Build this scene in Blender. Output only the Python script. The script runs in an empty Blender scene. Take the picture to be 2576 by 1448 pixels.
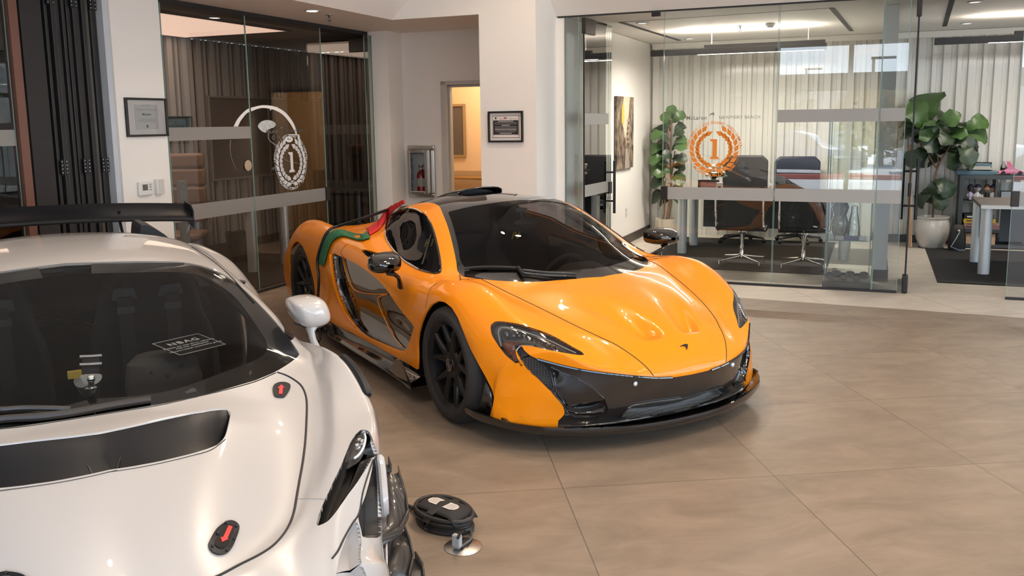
SKY = 5.2
CA, CB, CC, CD, CE = 46, 36, 14, 14, 38
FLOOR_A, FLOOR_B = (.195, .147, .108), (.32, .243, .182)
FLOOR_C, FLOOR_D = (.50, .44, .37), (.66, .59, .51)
import bpy, bmesh, math, random
import numpy as np
from mathutils import Vector, Matrix
from mathutils.bvhtree import BVHTree
random.seed(7); rng = np.random.default_rng(7)
S = bpy.context.scene
COL = S.collection
PI = math.pi

# ------------------------------------------------------------------ camera model (for placing the camera and tracing edges onto built surfaces)
F, CY, PITCH, ROLL, CAMZ = 2220.9, 642.9, .1498, .0134, 1.65
_f = np.array([0, math.cos(PITCH), -math.sin(PITCH)]); _r0 = np.array([1., 0, 0]); _d0 = np.cross(_f, _r0)
_r = math.cos(ROLL)*_r0 + math.sin(ROLL)*_d0; _d = -math.sin(ROLL)*_r0 + math.cos(ROLL)*_d0
CAM = np.array([0, 0, CAMZ])
def proj(P):
    v = np.asarray(P, float) - CAM; z = v @ _f
    return np.stack([1288 + F*(v @ _r)/z, CY + F*(v @ _d)/z], -1)
def ray(x, y): return (x-1288)/F*_r + (y-CY)/F*_d + _f
YAW = math.radians(-22.383)
E1 = np.array([math.cos(YAW), math.sin(YAW), 0]); E2 = np.array([-math.sin(YAW), math.cos(YAW), 0])
def W(u, v, z=0): return Vector(u*E1 + v*E2 + np.array([0, 0, z]))

# ------------------------------------------------------------------ materials
MATS = {}
def srgb(r, g, b):
    f = lambda c: (c/255)/12.92 if c/255 <= .04045 else ((c/255+.055)/1.055)**2.4
    return (f(r), f(g), f(b))
def mat(name, col=(.5, .5, .5), rough=.5, metal=0., coat=0., coat_rough=.03, spec=.5, bump=None, noise=None, emit=None, alpha=None, trans=0, ior=1.5):
    if name in MATS: return MATS[name]
    m = bpy.data.materials.new(name); m.use_nodes = True; nt = m.node_tree; b = nt.nodes['Principled BSDF']
    b.inputs['Base Color'].default_value = (*col, 1); b.inputs['Roughness'].default_value = rough; b.inputs['Metallic'].default_value = metal
    b.inputs['Coat Weight'].default_value = coat; b.inputs['Coat Roughness'].default_value = coat_rough; b.inputs['Specular IOR Level'].default_value = spec
    b.inputs['IOR'].default_value = ior
    if trans: b.inputs['Transmission Weight'].default_value = trans
    if emit: b.inputs['Emission Color'].default_value = (*emit[0], 1); b.inputs['Emission Strength'].default_value = emit[1]
    tc = None
    def coords():
        nonlocal tc
        if tc is None: tc = nt.nodes.new('ShaderNodeTexCoord')
        return tc.outputs['Object']
    if noise:  # (scale, amount, detail)
        n = nt.nodes.new('ShaderNodeTexNoise'); n.inputs['Scale'].default_value = noise[0]; n.inputs['Detail'].default_value = noise[2] if len(noise) > 2 else 4
        nt.links.new(coords(), n.inputs['Vector'])
        mx = nt.nodes.new('ShaderNodeMix'); mx.data_type = 'RGBA'
        a = noise[1]
        mx.inputs[6].default_value = (*[c*(1-a) for c in col], 1); mx.inputs[7].default_value = (*[min(1, c*(1+a)) for c in col], 1)
        nt.links.new(n.outputs['Fac'], mx.inputs[0]); nt.links.new(mx.outputs[2], b.inputs['Base Color'])
    if bump:  # (scale, strength)
        n = nt.nodes.new('ShaderNodeTexNoise'); n.inputs['Scale'].default_value = bump[0]; n.inputs['Detail'].default_value = 6
        nt.links.new(coords(), n.inputs['Vector'])
        bp = nt.nodes.new('ShaderNodeBump'); bp.inputs['Strength'].default_value = bump[1]; bp.inputs['Distance'].default_value = .01
        nt.links.new(n.outputs['Fac'], bp.inputs['Height']); nt.links.new(bp.outputs[0], b.inputs['Normal'])
    MATS[name] = m; return m
def glassmat(name, tint, refl=1., rough=0., film=0.):
    """thin sheet glass: tinted see-through plus a fresnel mirror"""
    if name in MATS: return MATS[name]
    m = bpy.data.materials.new(name); m.use_nodes = True; nt = m.node_tree; nt.nodes.clear()
    o = nt.nodes.new('ShaderNodeOutputMaterial'); t = nt.nodes.new('ShaderNodeBsdfTransparent'); t.inputs[0].default_value = (*tint, 1)
    g = nt.nodes.new('ShaderNodeBsdfGlossy'); g.inputs['Roughness'].default_value = rough; g.inputs['Color'].default_value = (1, 1, 1, 1)
    fr = nt.nodes.new('ShaderNodeFresnel'); fr.inputs[0].default_value = 1.5
    mu = nt.nodes.new('ShaderNodeMath'); mu.operation = 'MULTIPLY'; mu.inputs[1].default_value = refl; mu.use_clamp = True
    nt.links.new(fr.outputs[0], mu.inputs[0])
    mx = nt.nodes.new('ShaderNodeMixShader'); nt.links.new(mu.outputs[0], mx.inputs[0]); nt.links.new(t.outputs[0], mx.inputs[1]); nt.links.new(g.outputs[0], mx.inputs[2])
    nt.links.new(mx.outputs[0], o.inputs[0]); MATS[name] = m; return m
def weave(name, a, b_, scale, rough=.25, coat=1.):
    """carbon fibre twill"""
    if name in MATS: return MATS[name]
    m = mat(name, a, rough, coat=coat); nt = m.node_tree; b = nt.nodes['Principled BSDF']
    tc = nt.nodes.new('ShaderNodeTexCoord'); w = nt.nodes.new('ShaderNodeTexWave'); w.wave_type = 'BANDS'; w.bands_direction = 'DIAGONAL'
    w.inputs['Scale'].default_value = scale; nt.links.new(tc.outputs['Object'], w.inputs['Vector'])
    mx = nt.nodes.new('ShaderNodeMix'); mx.data_type = 'RGBA'; mx.inputs[6].default_value = (*a, 1); mx.inputs[7].default_value = (*b_, 1)
    nt.links.new(w.outputs['Fac'], mx.inputs[0]); nt.links.new(mx.outputs[2], b.inputs['Base Color']); return m

# ------------------------------------------------------------------ mesh building
class MB:
    def __init__(s): s.v = []; s.f = []; s.m = []; s.cur = 0
    def add(s, vs, fs, M=None):
        o = len(s.v)
        s.v += [tuple(M @ Vector(v)) if M is not None else tuple(v) for v in vs]
        s.f += [tuple(i+o for i in f) for f in fs]; s.m += [s.cur]*len(fs); return s
    def box(s, x0, x1, y0, y1, z0, z1, M=None):
        v = [(x, y, z) for z in (z0, z1) for y in (y0, y1) for x in (x0, x1)]
        return s.add(v, [(0, 2, 3, 1), (4, 5, 7, 6), (0, 1, 5, 4), (2, 6, 7, 3), (0, 4, 6, 2), (1, 3, 7, 5)], M)
    def prism(s, poly, z0, z1, M=None):
        n = len(poly); v = [(x, y, z0) for x, y in poly] + [(x, y, z1) for x, y in poly]
        f = [tuple(reversed(range(n))), tuple(range(n, 2*n))] + [(i, (i+1) % n, n+(i+1) % n, n+i) for i in range(n)]
        return s.add(v, f, M)
    def lathe(s, prof, n=32, M=None, cap=True, a0=0, a1=2*PI):
        k = len(prof); full = abs(a1-a0-2*PI) < 1e-6; cnt = n if full else n+1
        v = [(r*math.cos(a0+(a1-a0)*i/n), r*math.sin(a0+(a1-a0)*i/n), z) for i in range(cnt) for r, z in prof]
        f = [(i*k+j, ((i+1) % cnt)*k+j, ((i+1) % cnt)*k+j+1, i*k+j+1) for i in range(n) for j in range(k-1)]
        if cap and full:
            if prof[0][0] > 1e-5: f.append(tuple(reversed([i*k for i in range(n)])))
            if prof[-1][0] > 1e-5: f.append(tuple(i*k+k-1 for i in range(n)))
        return s.add(v, f, M)
    def cyl(s, p, q, r, n=12, r2=None, M=None):
        p, q = Vector(p), Vector(q); d = q-p; R = Vector((0, 0, 1)).rotation_difference(d).to_matrix().to_4x4() if d.length > 1e-9 else Matrix()
        T = Matrix.Translation(p) @ R
        return s.lathe([(r, 0), (r if r2 is None else r2, d.length)], n, (M @ T) if M is not None else T)
    def tube(s, pts, r, n=8, closed=False, M=None, flat=None, up=None):
        P = [Vector(p) for p in pts]; k = len(P); rs = r if hasattr(r, '__len__') else [r]*k; vs = []; fs = []
        prev = None
        for i, p in enumerate(P):
            a = P[(i-1) % k] if (closed or i > 0) else P[i]; b = P[(i+1) % k] if (closed or i < k-1) else P[i]
            t = (b-a).normalized() if (b-a).length > 1e-9 else Vector((0, 0, 1))
            if up is not None: nn = (Vector(up) - t*t.dot(Vector(up)))
            elif prev is None: nn = t.orthogonal()
            else: nn = prev - t*t.dot(prev)
            nn = nn.normalized() if nn.length > 1e-6 else t.orthogonal().normalized()
            prev = nn; bb = t.cross(nn)
            for j in range(n):
                an = 2*PI*j/n + (PI/n if flat else 0); vs.append(p + rs[i]*(math.cos(an)*nn*(flat if flat else 1) + math.sin(an)*bb))
        L = k if closed else k-1
        for i in range(L):
            for j in range(n):
                a, b = i*n, ((i+1) % k)*n; fs.append((a+j, a+(j+1) % n, b+(j+1) % n, b+j))
        if not closed: fs += [tuple(reversed(range(n))), tuple(range((k-1)*n, k*n))]
        return s.add(vs, fs, M)
    def sphere(s, c, r, n=16, m=8, sc=(1, 1, 1), M=None):
        c = Vector(c); vs = [c+Vector((0, 0, r*sc[2]))]
        for i in range(1, m):
            t = PI*i/m
            for j in range(n): vs.append(c+Vector((r*sc[0]*math.sin(t)*math.cos(2*PI*j/n), r*sc[1]*math.sin(t)*math.sin(2*PI*j/n), r*sc[2]*math.cos(t))))
        vs.append(c-Vector((0, 0, r*sc[2]))); fs = [(0, 1+j, 1+(j+1) % n) for j in range(n)]
        for i in range(m-2):
            for j in range(n): a = 1+i*n; b = a+n; fs.append((a+j, b+j, b+(j+1) % n, a+(j+1) % n))
        e = len(vs)-1; a = 1+(m-2)*n; fs += [(a+j, e, a+(j+1) % n) for j in range(n)]
        return s.add(vs, fs, M)
    def grid(s, P, M=None, flip=False):
        R, C = len(P), len(P[0]); vs = [tuple(p) for row in P for p in row]
        fs = [(i*C+j, i*C+j+1, (i+1)*C+j+1, (i+1)*C+j) for i in range(R-1) for j in range(C-1)]
        if flip: fs = [tuple(reversed(f)) for f in fs]
        return s.add(vs, fs, M)
    def poly(s, pts, M=None): return s.add(pts, [tuple(range(len(pts)))], M)
    def text(s, string, size, M, depth=.0015, align='CENTER', shear=0, space=1., bold=0):
        c = bpy.data.curves.new('t', 'FONT'); c.body = string; c.size = size; c.align_x = align; c.align_y = 'CENTER'; c.extrude = depth/2; c.shear = shear
        c.space_character = space; c.resolution_u = 3; c.offset = bold
        o = bpy.data.objects.new('t', c); COL.objects.link(o)
        dg = bpy.context.evaluated_depsgraph_get(); me = bpy.data.meshes.new_from_object(o.evaluated_get(dg))
        s.add([v.co for v in me.vertices], [tuple(p.vertices) for p in me.polygons], M)
        bpy.data.objects.remove(o); bpy.data.curves.remove(c); bpy.data.meshes.remove(me); return s
    def build(s, name, mats, parent=None, smooth=35, bevel=0, loc=None, rot=None, segs=2, fix=True, sub=0, solid=0):
        me = bpy.data.meshes.new(name); me.from_pydata([tuple(v) for v in s.v], [], s.f)
        if fix:
            bm = bmesh.new(); bm.from_mesh(me); bmesh.ops.recalc_face_normals(bm, faces=bm.faces); bm.to_mesh(me); bm.free()
        mats = mats if isinstance(mats, (list, tuple)) else [mats]
        for m in mats: me.materials.append(m)
        if len(mats) > 1 and len(me.polygons) == len(s.m): me.polygons.foreach_set('material_index', s.m)
        if smooth: 
            me.polygons.foreach_set('use_smooth', [True]*len(me.polygons)); me.set_sharp_from_angle(angle=math.radians(smooth))
        me.update(); o = bpy.data.objects.new(name, me); COL.objects.link(o)
        if parent is not None: o.parent = parent
        if loc is not None: o.location = loc
        if rot is not None: o.rotation_euler = rot if hasattr(rot, '__len__') else (0, 0, rot)
        if bevel: b = o.modifiers.new('b', 'BEVEL'); b.width = bevel; b.segments = segs; b.limit_method = 'ANGLE'; b.angle_limit = math.radians(40); b.harden_normals = False
        if sub: q = o.modifiers.new('s', 'SUBSURF'); q.levels = sub; q.render_levels = sub
        if solid: q = o.modifiers.new('so', 'SOLIDIFY'); q.thickness = solid; q.offset = 0
        return o
def tag(o, label, cat, group=None, kind=None):
    o['label'] = label; o['category'] = cat
    if group: o['group'] = group
    if kind: o['kind'] = kind
    return o
def thing(name, label, cat, loc=(0, 0, 0), rz=0, group=None):
    o = bpy.data.objects.new(name, None); COL.objects.link(o); o.location = loc; o.rotation_euler = (0, 0, rz); o.empty_display_size = .1
    return tag(o, label, cat, group)
def struct(o): o['kind'] = 'structure'; return o
def copy_tree(o, parent=None, same=True):
    c = o.copy(); COL.objects.link(c)
    if parent is not None: c.parent = parent
    for ch in list(o.children): copy_tree(ch, c)
    return c
def uvbox(name, u0, u1, v0, v1, z0, z1, m, bevel=0, smooth=0):
    """structure box in the room's frame"""
    mb = MB(); cu, cv = (u0+u1)/2, (v0+v1)/2
    mb.box(u0-cu, u1-cu, v0-cv, v1-cv, z0, z1)
    return struct(mb.build(name, m, loc=W(cu, cv, 0), rot=YAW, smooth=smooth, bevel=bevel))

# ------------------------------------------------------------------ numeric helpers
def pchip(xs, ys):
    xs = np.asarray(xs, float); ys = np.asarray(ys, float); h = np.diff(xs); dl = np.diff(ys, axis=0)/(h[:, None] if ys.ndim > 1 else h)
    n = len(xs); d = np.zeros_like(ys)
    if n == 2: d[:] = dl[0]
    else:
        for k in range(1, n-1):
            w1 = 2*h[k]+h[k-1]; w2 = h[k]+2*h[k-1]; a, b = dl[k-1], dl[k]
            with np.errstate(all='ignore'):
                r = np.where(a*b > 0, (w1+w2)/(w1/np.where(a == 0, 1, a)+w2/np.where(b == 0, 1, b)), 0)
            d[k] = r
        d[0] = dl[0]; d[-1] = dl[-1]
    def ev(x):
        x = np.asarray(x, float); i = np.clip(np.searchsorted(xs, x)-1, 0, n-2); hh = h[i]; t = np.clip((x-xs[i])/hh, 0, 1)
        if ys.ndim > 1: t = t[..., None]; hh = hh[..., None]
        return ys[i]*(1+2*t)*(1-t)**2 + hh*d[i]*t*(1-t)**2 + ys[i+1]*t*t*(3-2*t) + hh*d[i+1]*t*t*(t-1)
    return ev
def catmull(P, n_seg, closed=False):
    P = np.asarray(P, float); k = len(P); out = []
    rngs = range(k if closed else k-1)
    for i in rngs:
        p1, p2 = P[i], P[(i+1) % k]; p0 = P[i-1] if (closed or i > 0) else 2*p1-p2; p3 = P[(i+2) % k] if (closed or i < k-2) else 2*p2-p1
        for t in np.linspace(0, 1, n_seg, endpoint=False):
            out.append(.5*(2*p1+(p2-p0)*t+(2*p0-5*p1+4*p2-p3)*t*t+(3*p1-p0-3*p2+p3)*t**3))
    if not closed: out.append(P[-1])
    return np.array(out)
def sdpoly(pts, poly):
    """signed distance to a closed polygon, negative inside (vectorised)"""
    pts = np.asarray(pts, float); poly = np.asarray(poly, float); n = len(poly); best = np.full(len(pts), 1e18); ins = np.zeros(len(pts), bool)
    for i in range(n):
        a = poly[i]; b = poly[(i+1) % n]; e = b-a; w = pts-a; t = np.clip((w @ e)/(e @ e+1e-12), 0, 1); q = w-t[:, None]*e
        best = np.minimum(best, (q*q).sum(1))
        c = (a[1] > pts[:, 1]) != (b[1] > pts[:, 1])
        with np.errstate(all='ignore'): xi = (b[0]-a[0])*(pts[:, 1]-a[1])/(b[1]-a[1]+1e-15)+a[0]
        ins ^= c & (pts[:, 0] < xi)
    return np.where(ins, -1, 1)*np.sqrt(best)

class Skin:
    """closed-form car skin: a dense grid, cut into panels along traced curves"""
    def __init__(s, pose, side):
        s.pose = pose; s.side = side; c, sn = math.cos(pose[2]), math.sin(pose[2]); s.R = np.array([[c, -sn, 0], [sn, c, 0], [0, 0, 1]]); s.T = np.array([pose[0], pose[1], 0])
    def world(s, P): return np.asarray(P) @ s.R.T + s.T
    def local(s, Wp): return (np.asarray(Wp)-s.T) @ s.R
    def from_ctrl(s, ctrl, rows, segs, smooth=3):
        ctrl = np.asarray(ctrl, float); R, Cn, _ = ctrl.shape
        d = np.linalg.norm(np.diff(ctrl, axis=0), axis=2).mean(1); t = np.concatenate([[0], np.cumsum(d)])
        g = pchip(t, ctrl.reshape(R, -1))(np.linspace(0, t[-1], rows)).reshape(rows, Cn, 3)
        out = []
        for r in range(rows):
            P = g[r]; dd = np.maximum(np.linalg.norm(np.diff(P, axis=0), axis=1), 1e-4); tt = np.concatenate([[0], np.cumsum(dd)])
            full = np.concatenate([(P*[1, -1, 1])[:0:-1], P]); ft = np.concatenate([-tt[:0:-1], tt])
            q = np.concatenate([np.linspace(tt[k], tt[k+1], segs[k], endpoint=False) for k in range(Cn-1)]+[[tt[-1]]])
            out.append(pchip(ft, full)(q))
        G = np.array(out)
        for _ in range(smooth):
            H = G.copy(); H[:, 0, 1] = 0
            ext = np.concatenate([(G[:, 1:2]*[1, -1, 1]), G], 1)
            H[1:-1, 1:-1] = .5*G[1:-1, 1:-1]+.125*(G[:-2, 1:-1]+G[2:, 1:-1]+G[1:-1, :-2]+G[1:-1, 2:])
            H[1:-1, 0] = .5*G[1:-1, 0]+.125*(G[:-2, 0]+G[2:, 0]+ext[1:-1, 0]+G[1:-1, 1]); G = H
        s.G = G; return s
    def finish(s):
        G = s.G; R, Cn, _ = G.shape
        full = np.concatenate([(G*[1, -1, 1])[:, :0:-1], G], 1); K = full.shape[1]
        s.V = [tuple(p) for p in full.reshape(-1, 3)]
        s.polys = [(i*K+j, i*K+j+1, (i+1)*K+j+1, (i+1)*K+j) for i in range(R-1) for j in range(K-1)]
        s.tags = ['body']*len(s.polys)
        # vertex normals from the grid
        du = np.gradient(full, axis=0); dv = np.gradient(full, axis=1); N = np.cross(dv, du); N /= np.linalg.norm(N, axis=2)[..., None]+1e-12
        mid = K//2
        if N[R//2, mid, 2] < 0: N = -N; s.polys = [tuple(reversed(p)) for p in s.polys]
        s.N = [tuple(n) for n in N.reshape(-1, 3)]
        s.bvh = BVHTree.FromPolygons(s.V, s.polys); return s
    def px(s, P):
        P = np.asarray(P, float).copy(); P[:, 1] = np.abs(P[:, 1])*s.side
        return proj(s.world(P))
    def cut(s, name, fn, src=('body',)):
        """polygons tagged in src where fn<0 become name"""
        V = np.array(s.V); use = [k for k, t in enumerate(s.tags) if t in src]; idx = sorted({i for k in use for i in s.polys[k]}); f = {}
        vals = fn(V[idx]); f = dict(zip(idx, vals)); cache = {}; newp = []; newt = []; useset = set(use)
        for k, (p, t) in enumerate(zip(s.polys, s.tags)):
            if k not in useset: newp.append(p); newt.append(t); continue
            fs = [f[i] for i in p]
            if max(fs) <= 0: newp.append(p); newt.append(name); continue
            if min(fs) > 0: newp.append(p); newt.append(t); continue
            a, b = [], []; n = len(p)
            for q in range(n):
                i, j = p[q], p[(q+1) % n]; fi, fj = f[i], f[j]
                (a if fi <= 0 else b).append(i)
                if (fi <= 0) != (fj <= 0):
                    key = (min(i, j), max(i, j))
                    if key not in cache:
                        w = fi/(fi-fj); w = min(max(w, 1e-3), 1-1e-3)
                        s.V.append(tuple((1-w)*np.array(s.V[i])+w*np.array(s.V[j]))); nn = (1-w)*np.array(s.N[i])+w*np.array(s.N[j]); s.N.append(tuple(nn/np.linalg.norm(nn)))
                        f[len(s.V)-1] = 0; cache[key] = len(s.V)-1
                    a.append(cache[key]); b.append(cache[key])
            if len(a) > 2: newp.append(tuple(a)); newt.append(name)
            if len(b) > 2: newp.append(tuple(b)); newt.append(t)
        s.polys, s.tags = newp, newt
    def trace(s, poly): return lambda P: sdpoly(s.px(P), poly)
    def build(s, name, tag_, m, parent, rim=0, inset=0, half=0, offset=0, keep=None):
        ids = [k for k, t in enumerate(s.tags) if t == tag_]
        if half: ids = [k for k in ids if half*np.mean([s.V[i][1] for i in s.polys[k]]) > 0]
        if keep: ids = [k for k in ids if keep(np.mean([s.V[i] for i in s.polys[k]], axis=0))]
        if not ids: return None
        use = sorted({i for k in ids for i in s.polys[k]}); mp = {g: l for l, g in enumerate(use)}
        V = [np.array(s.V[g]) for g in use]; N = [np.array(s.N[g]) for g in use]; polys = [tuple(mp[i] for i in s.polys[k]) for k in ids]
        edges = {}
        for p in polys:
            for q in range(len(p)): e = (p[q], p[(q+1) % len(p)]); edges[e] = edges.get(e, 0)+1
        bnd = [e for e in edges if (e[1], e[0]) not in edges]
        if inset:
            bv = sorted({i for e in bnd for i in e}); ring = {}
            for i in bv: ring[i] = len(V); V.append(V[i].copy()); N.append(N[i])
            n0 = len(use)
            for i in range(n0): V[i] = V[i]-N[i]*inset
            polys += [(e[1], e[0], ring[e[0]], ring[e[1]]) for e in bnd]
        elif rim:
            bv = sorted({i for e in bnd for i in e}); ring = {}
            for i in bv: ring[i] = len(V); V.append(V[i]-N[i]*rim); N.append(N[i])
            polys += [(e[1], e[0], ring[e[0]], ring[e[1]]) for e in bnd]
        if offset: V = [v+n*offset for v, n in zip(V, N)]
        me = bpy.data.meshes.new(name); me.from_pydata([tuple(v) for v in V], [], polys); me.materials.append(m)
        me.polygons.foreach_set('use_smooth', [True]*len(polys)); me.update()
        nb = len(ids)
        if len(me.polygons) == len(polys):
            if rim or inset: # rim faces keep their own flat-ish normals
                ln = []
                for k, pl in enumerate(me.polygons):
                    for vi in pl.vertices: ln.append(tuple(N[vi]) if k < nb else (0, 0, 0))
                me.normals_split_custom_set(ln)
            else: me.normals_split_custom_set_from_vertices([tuple(n) for n in N])
        o = bpy.data.objects.new(name, me); COL.objects.link(o); o.parent = parent; return o
    def hit(s, x, y, mirror=False, off=0.):
        o = s.local(CAM); d = ray(x, y) @ s.R; d = d/np.linalg.norm(d)
        h, n, i, dist = s.bvh.ray_cast(Vector(o), Vector(d))
        if h is None: return None
        if n.dot(Vector(d)) > 0: n = -n
        h = h+n*off
        return Vector((h.x, -h.y, h.z)) if mirror else h
    def line(s, pxs, step=6, off=.0005, mirror=False):
        P = catmull(pxs, step) if step > 1 else np.array(pxs)
        q = [s.hit(x, y, mirror, off) for x, y in P]; return [h for h in q if h is not None]
# ------------------------------------------------------------------ render look, sky
S.view_settings.view_transform = 'Standard'; S.view_settings.look = 'None'; S.view_settings.gamma = 1; S.view_settings.use_curve_mapping = False
S.view_settings.exposure = 0.5
S.cycles.max_bounces = 10; S.cycles.transparent_max_bounces = 24; S.cycles.glossy_bounces = 5; S.cycles.diffuse_bounces = 4
S.cycles.sample_clamp_indirect = 6; S.cycles.caustics_reflective = False; S.cycles.caustics_refractive = False
wd = bpy.data.worlds.new('sky'); S.world = wd; wd.use_nodes = True; nt = wd.node_tree; bg = nt.nodes['Background']
tc = nt.nodes.new('ShaderNodeTexCoord'); sx = nt.nodes.new('ShaderNodeSeparateXYZ'); nt.links.new(tc.outputs['Generated'], sx.inputs[0])
cr = nt.nodes.new('ShaderNodeValToRGB'); cr.color_ramp.elements[0].position = 0.0; cr.color_ramp.elements[0].color = (.85, .92, .98, 1)
cr.color_ramp.elements[1].position = .45; cr.color_ramp.elements[1].color = (.22, .48, .85, 1); e = cr.color_ramp.elements.new(.1); e.color = (.62, .80, .97, 1)
nt.links.new(sx.outputs[2], cr.inputs[0])
nz = nt.nodes.new('ShaderNodeTexNoise'); nz.inputs['Scale'].default_value = 5; nz.inputs['Detail'].default_value = 6
mp = nt.nodes.new('ShaderNodeMapping'); mp.inputs['Scale'].default_value = (1, 1, 3.5); nt.links.new(tc.outputs['Generated'], mp.inputs[0]); nt.links.new(mp.outputs[0], nz.inputs['Vector'])
cl = nt.nodes.new('ShaderNodeMapRange'); cl.inputs[1].default_value = .48; cl.inputs[2].default_value = .68; nt.links.new(nz.outputs['Fac'], cl.inputs[0])
mx = nt.nodes.new('ShaderNodeMix'); mx.data_type = 'RGBA'; mx.inputs[7].default_value = (1, 1, 1, 1); nt.links.new(cl.outputs[0], mx.inputs[0]); nt.links.new(cr.outputs[0], mx.inputs[6])
nt.links.new(mx.outputs[2], bg.inputs['Color']); bg.inputs['Strength'].default_value = SKY

# ------------------------------------------------------------------ camera
cd = bpy.data.cameras.new('camera'); cam = bpy.data.objects.new('camera', cd); COL.objects.link(cam); S.camera = cam
cd.sensor_width = 36; cd.lens = F/2576*36; cd.shift_y = -(724-CY)/2576; cd.clip_start = .05; cd.clip_end = 300
cam.matrix_world = Matrix(((_r[0], -_d[0], -_f[0], 0), (_r[1], -_d[1], -_f[1], 0), (_r[2], -_d[2], -_f[2], CAMZ), (0, 0, 0, 1)))

# ------------------------------------------------------------------ shared materials
M_wall = mat('white_wall_paint', (.86, .835, .79), .6, bump=(180, .04))
M_ceil = mat('ceiling_paint', (.88, .855, .81), .7)
M_black = mat('black_satin', (.012, .012, .013), .35, spec=.35)
M_blackm = mat('black_matte', (.014, .014, .015), .6)
M_darkgrey = mat('dark_grey_metal', (.035, .036, .04), .4, .4)
M_steel = mat('brushed_steel', (.55, .53, .50), .3, 1, bump=(60, .05))
M_chrome = mat('chrome', (.8, .8, .82), .07, 1)
M_alu = mat('satin_aluminium', (.62, .66, .68), .35, .3)
M_glass = glassmat('clear_glass', (.92, .955, .945), 2.1)
M_glass_edge = mat('glass_edge', (.30, .48, .44), .15, trans=.3)
M_glass_dark = glassmat('office_glass', (.80, .80, .78), 1.5)
M_frost = mat('frosted_film', (.37, .37, .355), .5)
M_frostb = mat('frosted_film_blind', (.27, .255, .24), .55)
M_white = mat('white_plastic', (.75, .75, .73), .35)
M_wood = mat('pale_wood', (.50, .33, .20), .5, noise=(6, .25))
M_brass = mat('brass', (.55, .40, .18), .3, 1)

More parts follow.
